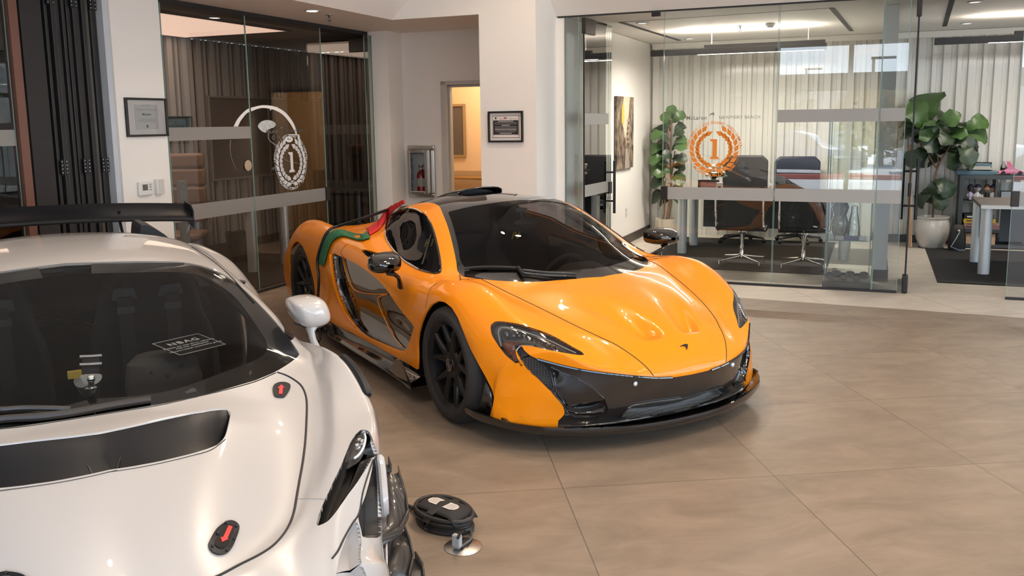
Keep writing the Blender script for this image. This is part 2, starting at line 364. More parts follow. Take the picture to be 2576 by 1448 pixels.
def floor_mat():
    m = bpy.data.materials.new('stone_tile'); m.use_nodes = True; nt = m.node_tree; b = nt.nodes['Principled BSDF']; N = nt.nodes.new; L = nt.links.new
    tc = N('ShaderNodeTexCoord'); sp = N('ShaderNodeMapping'); sp.vector_type = 'TEXTURE'
    sp.inputs['Location'].default_value = (.218, 3.820, 0); sp.inputs['Rotation'].default_value = (0, 0, .1085); L(tc.outputs['Object'], sp.inputs[0])
    s = N('ShaderNodeSeparateXYZ'); L(sp.outputs[0], s.inputs[0])
    def math_(op, a, b_=None):
        n = N('ShaderNodeMath'); n.operation = op
        for i, x in enumerate((a, b_)):
            if x is None: continue
            if isinstance(x, (int, float)): n.inputs[i].default_value = x
            else: L(x, n.inputs[i])
        return n.outputs[0]
    T = 1.0012; g = []; cells = []
    for k in (0, 1):
        q = math_('DIVIDE', s.outputs[k], T); fr = math_('FRACT', math_('ADD', q, 100)); g.append(math_('MINIMUM', fr, math_('SUBTRACT', 1, fr))); cells.append(math_('FLOOR', math_('ADD', q, 100)))
    gr = math_('LESS_THAN', math_('MINIMUM', g[0], g[1]), .0021)
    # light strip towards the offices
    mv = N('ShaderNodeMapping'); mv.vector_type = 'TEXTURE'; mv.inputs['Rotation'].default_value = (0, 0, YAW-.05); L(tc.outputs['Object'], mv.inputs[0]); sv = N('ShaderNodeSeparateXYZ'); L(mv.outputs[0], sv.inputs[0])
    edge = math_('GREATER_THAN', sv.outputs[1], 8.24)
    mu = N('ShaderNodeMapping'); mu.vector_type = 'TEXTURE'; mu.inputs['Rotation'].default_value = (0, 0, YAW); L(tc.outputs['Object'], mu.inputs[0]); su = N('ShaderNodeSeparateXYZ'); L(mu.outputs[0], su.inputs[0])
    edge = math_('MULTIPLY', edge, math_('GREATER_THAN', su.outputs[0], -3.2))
    # cloudy stone
    off = N('ShaderNodeCombineXYZ'); L(cells[0], off.inputs[0]); L(cells[1], off.inputs[1]); va = N('ShaderNodeVectorMath'); va.operation = 'SCALE'; va.inputs[3].default_value = 3.7; L(off.outputs[0], va.inputs[0])
    ad = N('ShaderNodeVectorMath'); L(sp.outputs[0], ad.inputs[0]); L(va.outputs[0], ad.inputs[1])
    st = N('ShaderNodeMapping'); st.inputs['Scale'].default_value = (.8, 1.9, 1); L(ad.outputs[0], st.inputs[0])
    n1 = N('ShaderNodeTexNoise'); n1.inputs['Scale'].default_value = 2.6; n1.inputs['Detail'].default_value = 10; n1.inputs['Roughness'].default_value = .68; n1.inputs['Distortion'].default_value = .6; L(st.outputs[0], n1.inputs['Vector'])
    r1 = N('ShaderNodeValToRGB'); r1.color_ramp.elements[0].position = .3; r1.color_ramp.elements[0].color = (*FLOOR_A, 1); r1.color_ramp.elements[1].position = .72; r1.color_ramp.elements[1].color = (*FLOOR_B, 1); L(n1.outputs['Fac'], r1.inputs[0])
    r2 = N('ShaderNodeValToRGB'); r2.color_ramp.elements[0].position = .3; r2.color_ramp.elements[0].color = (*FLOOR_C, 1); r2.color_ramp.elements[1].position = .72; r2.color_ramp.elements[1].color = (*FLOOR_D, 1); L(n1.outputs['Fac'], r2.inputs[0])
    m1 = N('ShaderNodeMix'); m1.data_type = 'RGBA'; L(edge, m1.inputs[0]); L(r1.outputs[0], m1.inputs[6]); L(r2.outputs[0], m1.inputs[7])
    m2 = N('ShaderNodeMix'); m2.data_type = 'RGBA'; L(gr, m2.inputs[0]); L(m1.outputs[2], m2.inputs[6]); m2.inputs[7].default_value = (.10, .085, .07, 1); L(m2.outputs[2], b.inputs['Base Color'])
    n2 = N('ShaderNodeTexNoise'); n2.inputs['Scale'].default_value = 14; n2.inputs['Detail'].default_value = 6; L(sp.outputs[0], n2.inputs['Vector'])
    rr = N('ShaderNodeMapRange'); rr.inputs[3].default_value = .34; rr.inputs[4].default_value = .52; L(n2.outputs['Fac'], rr.inputs[0]); L(rr.outputs[0], b.inputs['Roughness'])
    b.inputs['Specular IOR Level'].default_value = .35
    bp = N('ShaderNodeBump'); bp.inputs['Strength'].default_value = .05; bp.inputs['Distance'].default_value = .004; L(n1.outputs['Fac'], bp.inputs['Height']); L(bp.outputs[0], b.inputs['Normal'])
    return m
M_floor = floor_mat()

# ------------------------------------------------------------------ room shell (u runs along the right glass front, v runs away from the camera)
def quad(name, pts, m):
    mb = MB(); mb.poly([W(*p) for p in pts]); return struct(mb.build(name, m, smooth=0, fix=False))
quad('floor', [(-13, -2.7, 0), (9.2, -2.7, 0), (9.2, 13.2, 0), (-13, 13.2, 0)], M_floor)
ZS, ZC = 2.735, 4.2
ceil = MB(); P = lambda *a: W(*a)
ceil.poly([P(-3.04, -2.6, ZC), P(-3.04, 7.25, ZC), P(9.1, 7.25, ZC), P(9.1, -2.6, ZC)])                 # flat top of the tray
ceil.poly([P(-4.79, -2.6, ZS), P(-4.79, 8.389, ZS), P(-3.04, 8.389, ZC), P(-3.04, -2.6, ZC)])           # left slope
ceil.poly([P(-3.17, 9.001, ZS+.004), P(9.1, 9.001, ZS+.004), P(9.1, 7.25, ZC), P(-3.17, 7.25, ZC)])       # slope over the right glass
ceil.poly([P(-3.17, 8.389, 3.25), P(-3.17, 7.25, ZC), P(-3.17, 8.389, ZC)])
ceil.poly([P(-3.17, 7.25, ZC), P(-3.17, 8.389, ZC), P(-4.79, 8.389, ZC), P(-4.79, 7.25, ZC)])
struct(ceil.build('ceiling', M_ceil, smooth=0, fix=False))
sof = MB()
sof.poly([P(-5.9, -2.6, ZS), P(-5.9, 9.65, ZS), P(-4.79, 9.65, ZS), P(-4.79, -2.6, ZS)])
sof.poly([P(-4.79, 8.389, ZS), P(-4.79, 9.65, ZS), P(-3.785, 9.65, ZS), P(-3.785, 8.389, ZS)])
struct(sof.build('ceiling_soffit', mat('soffit_paint', (.86, .82, .77), .7), smooth=0, fix=False))
oc = MB(); oc.poly([P(-3.2, 8.99, ZS+.005), P(9.1, 8.99, ZS+.005), P(9.1, 12.95, ZS+.005), P(-3.2, 12.95, ZS+.005)])
struct(oc.build('ceiling_office', M_ceil, smooth=0, fix=False))
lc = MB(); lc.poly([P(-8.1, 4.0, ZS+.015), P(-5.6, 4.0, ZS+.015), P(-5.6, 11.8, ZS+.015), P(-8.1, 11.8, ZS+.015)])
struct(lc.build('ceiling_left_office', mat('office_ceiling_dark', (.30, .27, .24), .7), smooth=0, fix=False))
# walls
uvbox('wall_pillar', -3.785, -3.17, 8.389, 9.75, 0, ZC+.05, M_wall)
g = MB(); g.poly([P(-4.80, 8.389, ZS), P(-3.785, 8.389, ZS), P(-3.785, 8.389, ZC), P(-4.80, 8.389, ZC)]); struct(g.build('wall_gable', M_wall, smooth=0, fix=False))
# alcove back wall with a door opening
al = MB()
for (a, b, c, d) in ((-5.66, -4.82, 0, ZS), (-4.82, -3.785, 2.10, ZS), (-3.87, -3.785, 0, 2.1)):
    al.box(a, b, 9.65, 9.75, c, d)
AM = Matrix.Rotation(YAW, 4, 'Z')
al.v = [tuple(AM @ Vector(v)) for v in al.v]; struct(al.build('wall_alcove', M_wall, smooth=0))
uvbox('wall_stub', -5.66, -5.39, 9.32, 9.65, 0, ZS, M_wall)
uvbox('wall_column', -5.95, -5.65, 5.44, 5.97, 0, ZS, M_wall)
uvbox('trim_1', -5.95, -5.675, 5.395, 5.44, 0, ZS, mat('trim_bluegrey', (.55, .58, .62), .5))
uvbox('wall_office_left', -3.17, -3.08, 9.0, 12.95, 0, ZS, M_wall)
uvbox('wall_partition', 0.02, 0.15, 9.64, 12.9, 0, ZS, mat('partition_paint', (.74, .76, .75), .55))
uvbox('wall_back', -3.2, 9.1, 12.9, 13.0, 0, ZS, M_wall)
wr = MB(); wr.box(9.0, 9.1, -2.6, -1.6, 0, ZC+.05); wr.box(9.0, 9.1, 7.6, 12.95, 0, ZC+.05); wr.box(9.0, 9.1, -1.6, 7.6, 3.3, ZC+.05); wr.v = [tuple(Matrix.Rotation(YAW, 4, 'Z') @ Vector(v)) for v in wr.v]; struct(wr.build('wall_right', M_wall, smooth=0))
w2 = MB()
for v_ in (-1.6, -.1, 1.45, 3.0, 4.55, 6.1, 7.6): w2.box(8.99, 9.11, v_-.04, v_+.04, 0, 3.3)
w2.box(8.99, 9.11, -1.6, 7.6, 2.45, 2.56); w2.box(8.99, 9.11, -1.6, 7.6, 0, .06); w2.v = [tuple(Matrix.Rotation(YAW, 4, 'Z') @ Vector(v)) for v in w2.v]; struct(w2.build('window_2', mat('storefront_frame', (.06, .055, .05), .4, .5), smooth=0))
uvbox('baseboard_left', -3.08, -3.066, 9.05, 12.86, 0, .12, mat('baseboard_brown', (.05, .038, .032), .45))
uvbox('baseboard_partition', 0.005, 0.165, 9.625, 12.85, 0, .115, mat('baseboard_grey', (.045, .05, .055), .45))
uvbox('baseboard_back', .17, 4.2, 12.78, 12.86, 0, .10, mat('baseboard_grey'))
uvbox('trim_2', -5.9, -5.66, 4.0, 9.5, ZS-.04, ZS-.002, M_blackm)
# corridor behind the alcove door
M_cream = mat('corridor_cream', (.78, .56, .33), .6)
uvbox('wall_corridor', -5.55, -3.1, 11.05, 11.15, 0, ZS, M_cream)
uvbox('ceiling_corridor', -5.6, -3.1, 9.76, 11.1, ZS, ZS+.05, M_cream)
uvbox('wall_corridor_end', -5.6, -5.55, 9.76, 11.1, 0, ZS, M_cream)
# door frame
df = MB(); c0 = (-4.82, 9.65)
for (a, b, c, d) in ((-.045, .03, 0, 2.145), (.92, .995, 0, 2.145), (-.045, .995, 2.10, 2.145)): df.box(a, b, -.02, .12, c, d)
for (a, b, c, d) in ((.03, .055, 0, 2.10), (.89, .92, 0, 2.1), (.03, .92, 2.075, 2.10)): df.box(a, b, .03, .10, c, d)
struct(df.build('trim_door', mat('door_frame_grey', (.55, .54, .51), .4), loc=W(*c0), rot=YAW, smooth=0, bevel=.004))
# left office shell
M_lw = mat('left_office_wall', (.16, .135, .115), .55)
def slats(name, m_hi, m_lo, u0, u1, z0, z1, origin, rot, label):
    """ribbed wall: deep boards standing off a darker backing, alternating broad and narrow"""
    mb = MB(); mb.cur = 1; mb.box(0, u1-u0, 0, .02, z0, z1); mb.cur = 0; x = .01; k = 0
    while x < u1-u0-.02:
        w = (.085, .040)[k % 2]
        mb.box(x, min(x+w, u1-u0), -.05 if k % 2 == 0 else -.035, 0, z0, z1); x += w+.062; k += 1
    return struct(mb.build(name, [m_hi, m_lo], loc=origin, rot=rot, smooth=0))
M_sl = mat('slat_taupe', (.33, .295, .265), .55); M_slb = mat('slat_backing', (.035, .03, .026), .7)
slats('wall_slats_left', M_sl, M_slb, 0, 7.7, 0.12, ZS, W(-8.0, 4.0), YAW+PI/2, '')
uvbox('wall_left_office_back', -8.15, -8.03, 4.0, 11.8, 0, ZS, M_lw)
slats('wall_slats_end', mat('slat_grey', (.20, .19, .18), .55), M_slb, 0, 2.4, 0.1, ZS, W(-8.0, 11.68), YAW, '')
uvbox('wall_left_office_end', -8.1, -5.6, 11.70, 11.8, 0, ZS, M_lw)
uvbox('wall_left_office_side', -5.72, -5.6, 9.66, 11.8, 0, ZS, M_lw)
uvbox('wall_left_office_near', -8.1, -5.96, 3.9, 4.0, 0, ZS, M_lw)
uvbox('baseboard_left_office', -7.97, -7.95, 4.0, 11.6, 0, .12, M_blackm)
# white ribbed panels of the two right offices
def ribs(name, u0, u1, z0, z1):
    mb = MB(); x = 0; pts = []; k = 0
    # trapezoid corrugation: ridge, flank, valley, flank
    prof = []
    while x < u1-u0:
        w = (.085, .05)[k % 2]
        prof += [(x, 0), (x+.012, -.045), (x+.012+w, -.045), (x+.024+w, 0)]; x += .024+w+.055; k += 1
    prof.append((u1-u0, 0))
    mb.grid([[(px_, py_, z) for px_, py_ in prof] for z in (z0, z1)], flip=True)
    o = struct(mb.build(name, mat('white_ribbed_panel', (.66, .645, .60), .14), loc=W(u0, 12.87), rot=YAW, smooth=0, fix=False)); return o
ribs('wall_ribbed_1', -3.05, .02, .0, 2.66)
ribs('wall_ribbed_2', .15, 5.5, .0, 2.66)
uvbox('trim_3', -3.05, 5.5, 12.80, 12.9, 2.66, ZS, M_wall)
# storefront behind the camera: glazing with a transom, sky above
def storefront():
    m = mat('storefront_frame', (.06, .055, .05), .4, .5); mb = MB()
    mb.box(-12.2, -2.09, -2.6, -2.5, 0, ZC+.05)
    mb.box(-2.09, 9.1, -2.6, -2.5, 3.18, ZC+.05); mb.box(8.6, 9.1, -2.6, -2.5, 0, ZC)
    mb.v = [tuple(AM @ Vector(v)) for v in mb.v]; struct(mb.build('wall_front', M_wall, smooth=0))
    fr = MB()
    fr.box(-2.09, 8.6, -2.62, -2.48, 2.22, 2.60)
    for u in (-2.09, -.58, .95, 2.5, 4.05, 5.6, 7.1, 8.5): fr.box(u-.05, u+.05, -2.6, -2.48, 0, 3.18)
    fr.box(-2.09, 8.6, -2.6, -2.48, 0, .06)
    fr.v = [tuple(AM @ Vector(v)) for v in fr.v]; struct(fr.build('window_1', m, smooth=0))
storefront()

# ------------------------------------------------------------------ glass fronts
def pane(name, label, A, B, z0, z1, m, bands=(), edge=True, th=.012, fm=None, cat='glass panel'):
    """a sheet of glass standing between floor points A and B, with frosted bands"""
    A = Vector(A); B = Vector(B); L = (B-A).length; ang = math.atan2(B.y-A.y, B.x-A.x)
    t = thing(name, label, cat, A, ang); 
    mb = MB(); mb.poly([(0, 0, z0), (L, 0, z0), (L, 0, z1), (0, 0, z1)]); mb.build('glass_sheet', m, t, smooth=0, fix=False)
    for (a, b) in bands:
        f = MB(); f.box(.004, L-.004, -.003, -.001, a, b); f.build('frosted_band', fm or M_frost, t, smooth=0)
    if edge:
        
        for xe in (0, L): e = MB(); e.box(xe-.002, xe+.002, -.006, .006, z0, z1); e.build('glass_edge', M_glass_edge, t, smooth=0)
    return t
BANDS = ((.85, .975), (1.615, 1.735)); VG = 8.995
pane('shopfront_glazing', 'narrow clear glass sidelight between white pillar and open office door', W(-3.07, VG), W(-2.92, VG), .02, ZS-.005, M_glass)
PANE_A = pane('shopfront_glazing', 'clear glass panel with orange laurel wreath emblem', W(-2.02, VG), W(-.915, VG), .02, ZS-.005, M_glass, ((.85, .975),))
PANE_B = pane('shopfront_glazing', 'clear glass panel in front of the display case with window reflections', W(-.905, VG), W(.012, VG), .02, ZS-.005, M_glass, BANDS)
pane('shopfront_glazing', 'narrow clear glass panel between display case and second office door', W(.018, VG), W(.235, VG), .02, ZS-.005, M_glass, BANDS)
pane('shopfront_glazing', 'clear glass fin joining the white partition end to the glass front', W(.016, VG+.01), W(.016, 9.63), .02, ZS-.016, glassmat('fin_glass', (.76, .88, .85), 1.4), ())
PANE_C = pane('shopfront_glazing', 'clear glass panel at the far right edge beside the grey desk', W(1.145, VG), W(2.6, VG), .02, ZS-.005, M_glass, ((.85, .975),))
LU = -5.65
PANE_L1 = pane('shopfront_glazing', 'dark office glass panel beside the white column, steel lock disc in it', W(LU, 5.98), W(LU, 7.07), .02, ZS-.045, M_glass_dark, ((.82, .96), (1.53, 1.645)), fm=M_frostb)
PANE_L2 = pane('shopfront_glazing', 'dark office glass panel with white laurel wreath and helmet graphic', W(LU, 7.075), W(LU, 8.32), .02, ZS-.045, M_glass_dark, ((.82, .96),), fm=M_frostb)
pane('shopfront_glazing', 'narrow greenish glass sidelight beside the alcove', W(-5.64, 9.20), W(-5.605, 9.305), .02, ZS-.045, glassmat('side_glass', (.62, .74, .71), 1.5))
# black channel under the fixed glass
def rail(name, label, u0, u1, v0, v1, z0, z1, m=M_blackm, grp=None):
    mb = MB(); mb.box(0, u1-u0, 0, v1-v0, z0, z1); o = mb.build(name, m, loc=W(u0, v0), rot=YAW, smooth=0); return tag(o, label, 'rail', grp)
rail('floor_rail', 'black floor channel under the right glass front', -2.02, .235, VG-.015, VG+.015, .0005, .022)
rail('floor_rail', 'black floor channel under the far right glass panel', 1.145, 2.6, VG-.015, VG+.015, .0005, .022)
rail('floor_rail', 'black floor channel under the dark left glass front', LU-.015, LU+.015, 5.98, 8.33, .0005, .022)
rail('ceiling_rail', 'thin black channel above the right glass front', -3.15, 2.6, VG-.008, VG+.008, ZS-.012, ZS+.004)
# door leaves standing open
def leaf(name, label, hinge, ang, w, zt, m, bands, patch_top=True, patch_bot=True, handle_z=None, fm=None, lock=False):
    t = thing(name, label, 'glass door', hinge, ang)
    mb = MB(); mb.box(0, w, -.006, .006, .012, zt); mb.build('glass_leaf', m, t, smooth=0)
    for (a, b) in bands:
        f = MB(); f.box(.005, w-.12, -.009, -.0065, a, b); f.build('frosted_band', fm or M_frost, t, smooth=0)
    e = MB(); e.box(-.003, .001, -.008, .008, .012, zt); e.build('edge_strip', M_black, t, smooth=0)
    if patch_top:
        p = MB(); p.box(-.01, .30 if not lock else .12, -.022, .022, zt-.16, zt); p.build('top_patch', mat('patch_bronze', (.035, .03, .026), .4, .5), t, smooth=0, bevel=.006)
    if patch_bot:
        p = MB(); p.box(-.02, .12, -.026, .026, .004, .17); p.build('bottom_patch', M_blackm, t, smooth=0, bevel=.012)
    if handle_z:
        z0, z1 = handle_z; h = MB()
        for s in (-1, 1):
            h.cyl((w-.07, s*.065, z0), (w-.07, s*.065, z1), .016, 14)
        for z in (z0+.14, z1-.13): h.cyl((w-.07, -.065, z), (w-.07, .065, z), .011, 10)
        h.build('pull_handle', mat('handle_graphite', (.035, .036, .038), .35, .6), t)
        k = MB(); k.box(w-.10, w-.002, -.016, .016, (z0+z1)/2-.075, (z0+z1)/2+.06); k.build('lock_case', M_blackm, t, smooth=0, bevel=.004)
    return t
leaf('glass_door', 'open glass door of the first office with twin dark bar handles', W(-2.87, VG+.02), YAW+math.radians(87), .88, ZS-.02, M_glass, ((.85, .975), (1.615, 1.735)), handle_z=(.60, 1.20), patch_bot=True)
leaf('glass_door', 'open glass door of the second office, seen edge on, bar handles by potted fig', W(.305, VG+.01), YAW+math.radians(88.2), .86, ZS-.02, M_glass, (), handle_z=(.62, 1.24), lock=True)
leaf('glass_door', 'open glass door of the dark left office beside the alcove', W(LU-.03, 9.42), YAW+math.radians(179), .93, ZS-.06, M_glass_dark, ((.83, .96), (1.53, 1.65)), patch_bot=False, fm=M_frostb)
# ------------------------------------------------------------------ lights
def light(name, kind, loc, energy, col=(1, 1, 1), size=.1, rot=None, spot=None, shape=None, size_y=None):
    l = bpy.data.lights.new(name, kind); l.energy = energy; l.color = col
    if kind == 'AREA':
        l.size = size; l.shape = shape or 'DISK'
        if size_y: l.shape = 'RECTANGLE'; l.size_y = size_y
    elif kind == 'SPOT': l.spot_size = math.radians(spot or 90); l.spot_blend = .6; l.shadow_soft_size = size
    else: l.shadow_soft_size = size
    o = bpy.data.objects.new(name, l); COL.objects.link(o); o.location = loc
    if rot is not None: o.rotation_euler = rot
    return o
WARM = (1, .80, .60)
# tray ceiling downlights: real recessed cans with a glowing lens
can0 = None
M_lens = mat('lamp_lens', (1, .9, .8), .5, emit=((1, .84, .66), 45))
def downlight(u, v, z, label, e, grp, m=M_lens, ring=M_white, r=.05):
    t = thing('downlight', label, 'downlight', W(u, v, z), YAW, grp)
    a = MB(); a.lathe([(r+.02, -.006), (r+.02, 0), (r, 0), (r, .012), (r*.9, .02)], 24, cap=False); a.lathe([(r, -.006), (r+.02, -.006)], 24, cap=False); a.build('trim_ring', ring, t, fix=False)
    b = MB(); b.lathe([(0, -.002), (r, -.002)], 24, cap=False); b.build('lens', m, t, fix=False)
    if e: light('downlight_glow', 'SPOT', W(u, v, z-.03), e, WARM, .05, spot=130)
    return t
# ================================================================== yellow sports car
YP = (-0.222, 6.359, math.radians(-60.337))
M_yel = mat('orange_yellow_paint', (.86, .262, .006), .32, coat=.42, coat_rough=.02, spec=.15)
M_gblk = mat('gloss_black', (.008, .007, .007), .06, coat=1.)
M_carb = weave('carbon_fibre', (.012, .010, .009), (.030, .025, .022), 90, .22)
M_carbp = weave('carbon_panel', (.028, .022, .020), (.050, .040, .036), 120, .3)
M_rub = mat('tyre_rubber', (.022, .020, .019), .75, bump=(120, .15))
M_whl = mat('wheel_dark', (.022, .022, .023), .38, .6)
M_seat = mat('alcantara_black', (.022, .023, .025), .9, noise=(40, .3))
M_wind = glassmat('car_glass', (.52, .475, .475), .34)
M_winds = glassmat('car_side_glass', (.50, .48, .475), .28)
def mesh_mat():
    m = mat('grille_mesh', (.02, .02, .02), .5); nt = m.node_tree; b = nt.nodes['Principled BSDF']; tc = nt.nodes.new('ShaderNodeTexCoord')
    v = nt.nodes.new('ShaderNodeTexVoronoi'); v.feature = 'DISTANCE_TO_EDGE'; v.inputs['Scale'].default_value = 95; v.inputs['Randomness'].default_value = .15; nt.links.new(tc.outputs['Object'], v.inputs['Vector'])
    r = nt.nodes.new('ShaderNodeValToRGB'); r.color_ramp.elements[0].position = .10; r.color_ramp.elements[0].color = (.06, .055, .05, 1); r.color_ramp.elements[1].position = .2; r.color_ramp.elements[1].color = (.003, .003, .003, 1)
    nt.links.new(v.outputs['Distance'], r.inputs[0]); nt.links.new(r.outputs[0], b.inputs['Base Color']); return m
M_mesh = mesh_mat()

def colcurve(pts_y, pts_z):
    fy = pchip(*zip(*pts_y)); fz = pchip(*zip(*pts_z)); return fy, fz
COLS = [
 (colcurve([(-2.2,0),(2.3,0)], [(-2.2,.70),(-2.0,.76),(-1.5,.85),(-1.0,.965),(-.5,1.09),(-.15,1.145),(.15,1.165),(.35,1.155),(.52,1.128),(.7,1.078),(.9,1.005),(1.2,.885),(1.4,.80),(1.52,.748),(1.7,.708),(1.9,.655),(2.1,.575),(2.224,.495),(2.275,.435),(2.295,.385)]), 2.295),
 (colcurve([(-2.2,.3),(-1,.26),(-.3,.24),(.15,.235),(.6,.29),(1.0,.34),(1.3,.33),(1.7,.27),(2.1,.19),(2.285,.13)], [(-2.2,.69),(-2,.75),(-1.5,.82),(-1.0,.915),(-.5,1.05),(-.15,1.125),(.15,1.148),(.35,1.135),(.6,1.076),(.9,.962),(1.1,.868),(1.3,.782),(1.4,.741),(1.5,.730),(1.7,.692),(1.9,.641),(2.1,.562),(2.2,.505),(2.265,.44),(2.29,.388)]), 2.29),
 (colcurve([(-2.2,.55),(-1.5,.5),(-1,.46),(-.5,.44),(-.1,.43),(.233,.451),(.435,.504),(.605,.55),(.772,.601),(.897,.642),(.98,.668),(1.07,.655),(1.163,.619),(1.47,.562),(1.714,.5),(1.894,.445),(2.118,.347),(2.213,.299),(2.283,.25)],
           [(-2.2,.68),(-2,.73),(-1.5,.79),(-1.0,.87),(-.6,.975),(-.3,1.06),(-.1,1.095),(.1,1.113),(.233,1.108),(.435,1.061),(.605,.989),(.772,.898),(.897,.819),(.98,.768),(1.07,.756),(1.163,.752),(1.47,.697),(1.714,.644),(1.894,.598),(2.118,.529),(2.213,.476),(2.26,.43),(2.28,.395)]), 2.28),
 (colcurve([(-2.2,.62),(-1.5,.56),(-1,.52),(-.42,.545),(-.165,.54),(.0,.545),(.187,.56),(.38,.59),(.52,.62),(.69,.67),(.83,.72),(.935,.745),(1.05,.71),(1.163,.665),(1.47,.605),(1.714,.555),(1.894,.505),(2.1,.42),(2.24,.40)],
           [(-2.2,.66),(-2,.71),(-1.5,.77),(-1.0,.83),(-.7,.885),(-.42,.975),(-.165,1.047),(.0,1.072),(.187,1.068),(.38,1.035),(.52,.979),(.69,.894),(.83,.815),(.935,.772),(1.05,.757),(1.163,.752),(1.47,.700),(1.714,.648),(1.894,.598),(2.1,.51),(2.24,.425)]), 2.235),
 (colcurve([(-2.2,.69),(-1.5,.63),(-1,.62),(-.6,.63),(-.35,.66),(-.15,.70),(0,.72),(.21,.757),(.45,.79),(.707,.80),(.866,.79),(.96,.775),(1.05,.745),(1.163,.715),(1.47,.665),(1.714,.63),(1.894,.58),(2.06,.53),(2.15,.52)],
           [(-2.2,.63),(-2,.69),(-1.5,.765),(-1.0,.785),(-.6,.80),(-.42,.87),(-.25,.905),(-.12,.900),(0,.868),(.21,.817),(.45,.787),(.707,.768),(.866,.764),(.96,.762),(1.05,.762),(1.163,.764),(1.3,.762),(1.47,.730),(1.714,.662),(1.894,.592),(2.06,.515),(2.14,.452)]), 2.15),
 (colcurve([(-2.2,.77),(-1.88,.80),(-1.41,.80),(-1.11,.83),(-.85,.85),(-.5,.865),(-.2,.87),(.3,.875),(.6,.87),(.8,.86),(.95,.835),(1.05,.805),(1.15,.785),(1.3,.775),(1.5,.765),(1.65,.76),(1.8,.735),(1.9,.70),(2.02,.66)],
           [(-2.2,.57),(-2.09,.637),(-1.88,.754),(-1.64,.847),(-1.41,.888),(-1.11,.900),(-.85,.893),(-.6,.868),(-.35,.843),(-.15,.828),(.1,.795),(.3,.762),(.6,.728),(.8,.722),(.95,.74),(1.05,.755),(1.15,.772),(1.3,.783),(1.42,.778),(1.55,.742),(1.65,.70),(1.8,.635),(1.9,.582),(2.0,.52)]), 2.02),
 (colcurve([(-2.2,.83),(-1.88,.885),(-1.6,.925),(-1.3,.945),(-.9,.945),(-.5,.94),(0,.93),(.4,.922),(.8,.912),(1.0,.905),(1.3,.905),(1.5,.895),(1.65,.872),(1.78,.83),(1.88,.785)],
           [(-2.2,.50),(-2,.58),(-1.7,.72),(-1.4,.79),(-1.1,.80),(-.9,.79),(-.5,.745),(0,.68),(.4,.632),(.8,.628),(1.0,.665),(1.2,.71),(1.35,.718),(1.5,.685),(1.65,.62),(1.78,.55),(1.88,.48)]), 1.89),
 (colcurve([(-2.2,.86),(-1.88,.93),(-1.6,.962),(-1.3,.972),(-.9,.97),(-.5,.952),(0,.93),(.4,.918),(.8,.918),(1.0,.93),(1.3,.945),(1.5,.938),(1.65,.918),(1.8,.86)],
           [(-2.2,.42),(-1.9,.52),(-1.5,.64),(-1.3,.66),(-.9,.62),(-.5,.57),(0,.53),(.4,.50),(.8,.50),(1.1,.56),(1.3,.595),(1.5,.57),(1.65,.505),(1.8,.40)]), 1.81),
 (colcurve([(-2.2,.86),(-1.3,.968),(-.9,.962),(-.5,.925),(0,.885),(.4,.88),(.8,.91),(1.0,.93),(1.3,.945),(1.65,.925),(1.78,.875)],
           [(-2.2,.36),(-1.3,.40),(-.5,.36),(0,.34),(.4,.33),(.8,.35),(1.3,.40),(1.65,.35),(1.78,.31)]), 1.78),
 (colcurve([(-2.2,.85),(-1.3,.962),(-.9,.965),(-.5,.955),(0,.935),(.4,.925),(.8,.925),(1.3,.94),(1.65,.925),(1.775,.885)],
           [(-2.2,.26),(-1.3,.22),(0,.215),(.8,.215),(1.3,.22),(1.775,.20)]), 1.775),
 (colcurve([(-2.2,.83),(-1.3,.94),(0,.915),(.8,.91),(1.3,.93),(1.65,.92),(1.775,.885)], [(-2.2,.16),(-1.3,.13),(0,.13),(1.3,.13),(1.775,.13)]), 1.775),
]
XR = [-2.2,-2.05,-1.9,-1.7,-1.5,-1.3,-1.1,-.9,-.7,-.55,-.42,-.3,-.15,0,.12,.25,.4,.55,.7,.85,.95,1.05,1.16,1.28,1.4,1.5,1.6,1.7,1.8,1.9,2.0,2.1,2.18,2.24,2.275,2.295]
ctrl = []
for x in XR:
    row = []
    for (fy, fz), xn in COLS:
        xc = x if x < 1.2 else 1.2+(x-1.2)*(xn-1.2)/(2.295-1.2)
        row.append((xc, float(fy(xc)), float(fz(xc))))
    ctrl.append(row)
# nose wraps down into the bumper
ctrl.append([(2.29,0,.36),(2.285,.135,.362),(2.272,.26,.366),(2.225,.41,.385),(2.13,.535,.40),(2.0,.675,.425),(1.885,.795,.40),(1.815,.865,.345),(1.795,.885,.275),(1.79,.895,.195),(1.79,.895,.13)])
ctrl.append([(2.25,0,.27),(2.245,.14,.27),(2.23,.27,.27),(2.19,.42,.28),(2.115,.55,.29),(2.01,.685,.30),(1.92,.785,.285),(1.86,.845,.255),(1.84,.865,.22),(1.835,.875,.175),(1.835,.875,.13)])
ctrl.append([(2.20,0,.17),(2.195,.14,.17),(2.18,.28,.17),(2.14,.43,.175),(2.08,.56,.18),(2.0,.685,.185),(1.94,.77,.18),(1.89,.825,.17),(1.875,.845,.16),(1.87,.85,.15),(1.87,.85,.125)])
ctrl.append([(2.17,0,.125),(2.165,.14,.125),(2.15,.28,.125),(2.115,.43,.125),(2.07,.56,.125),(2.0,.68,.125),(1.95,.76,.125),(1.905,.81,.123),(1.89,.83,.122),(1.885,.84,.121),(1.88,.845,.12)])
Y = Skin(YP, -1).from_ctrl(ctrl, 330, [9, 10, 7, 7, 9, 9, 8, 8, 7, 4], 3)
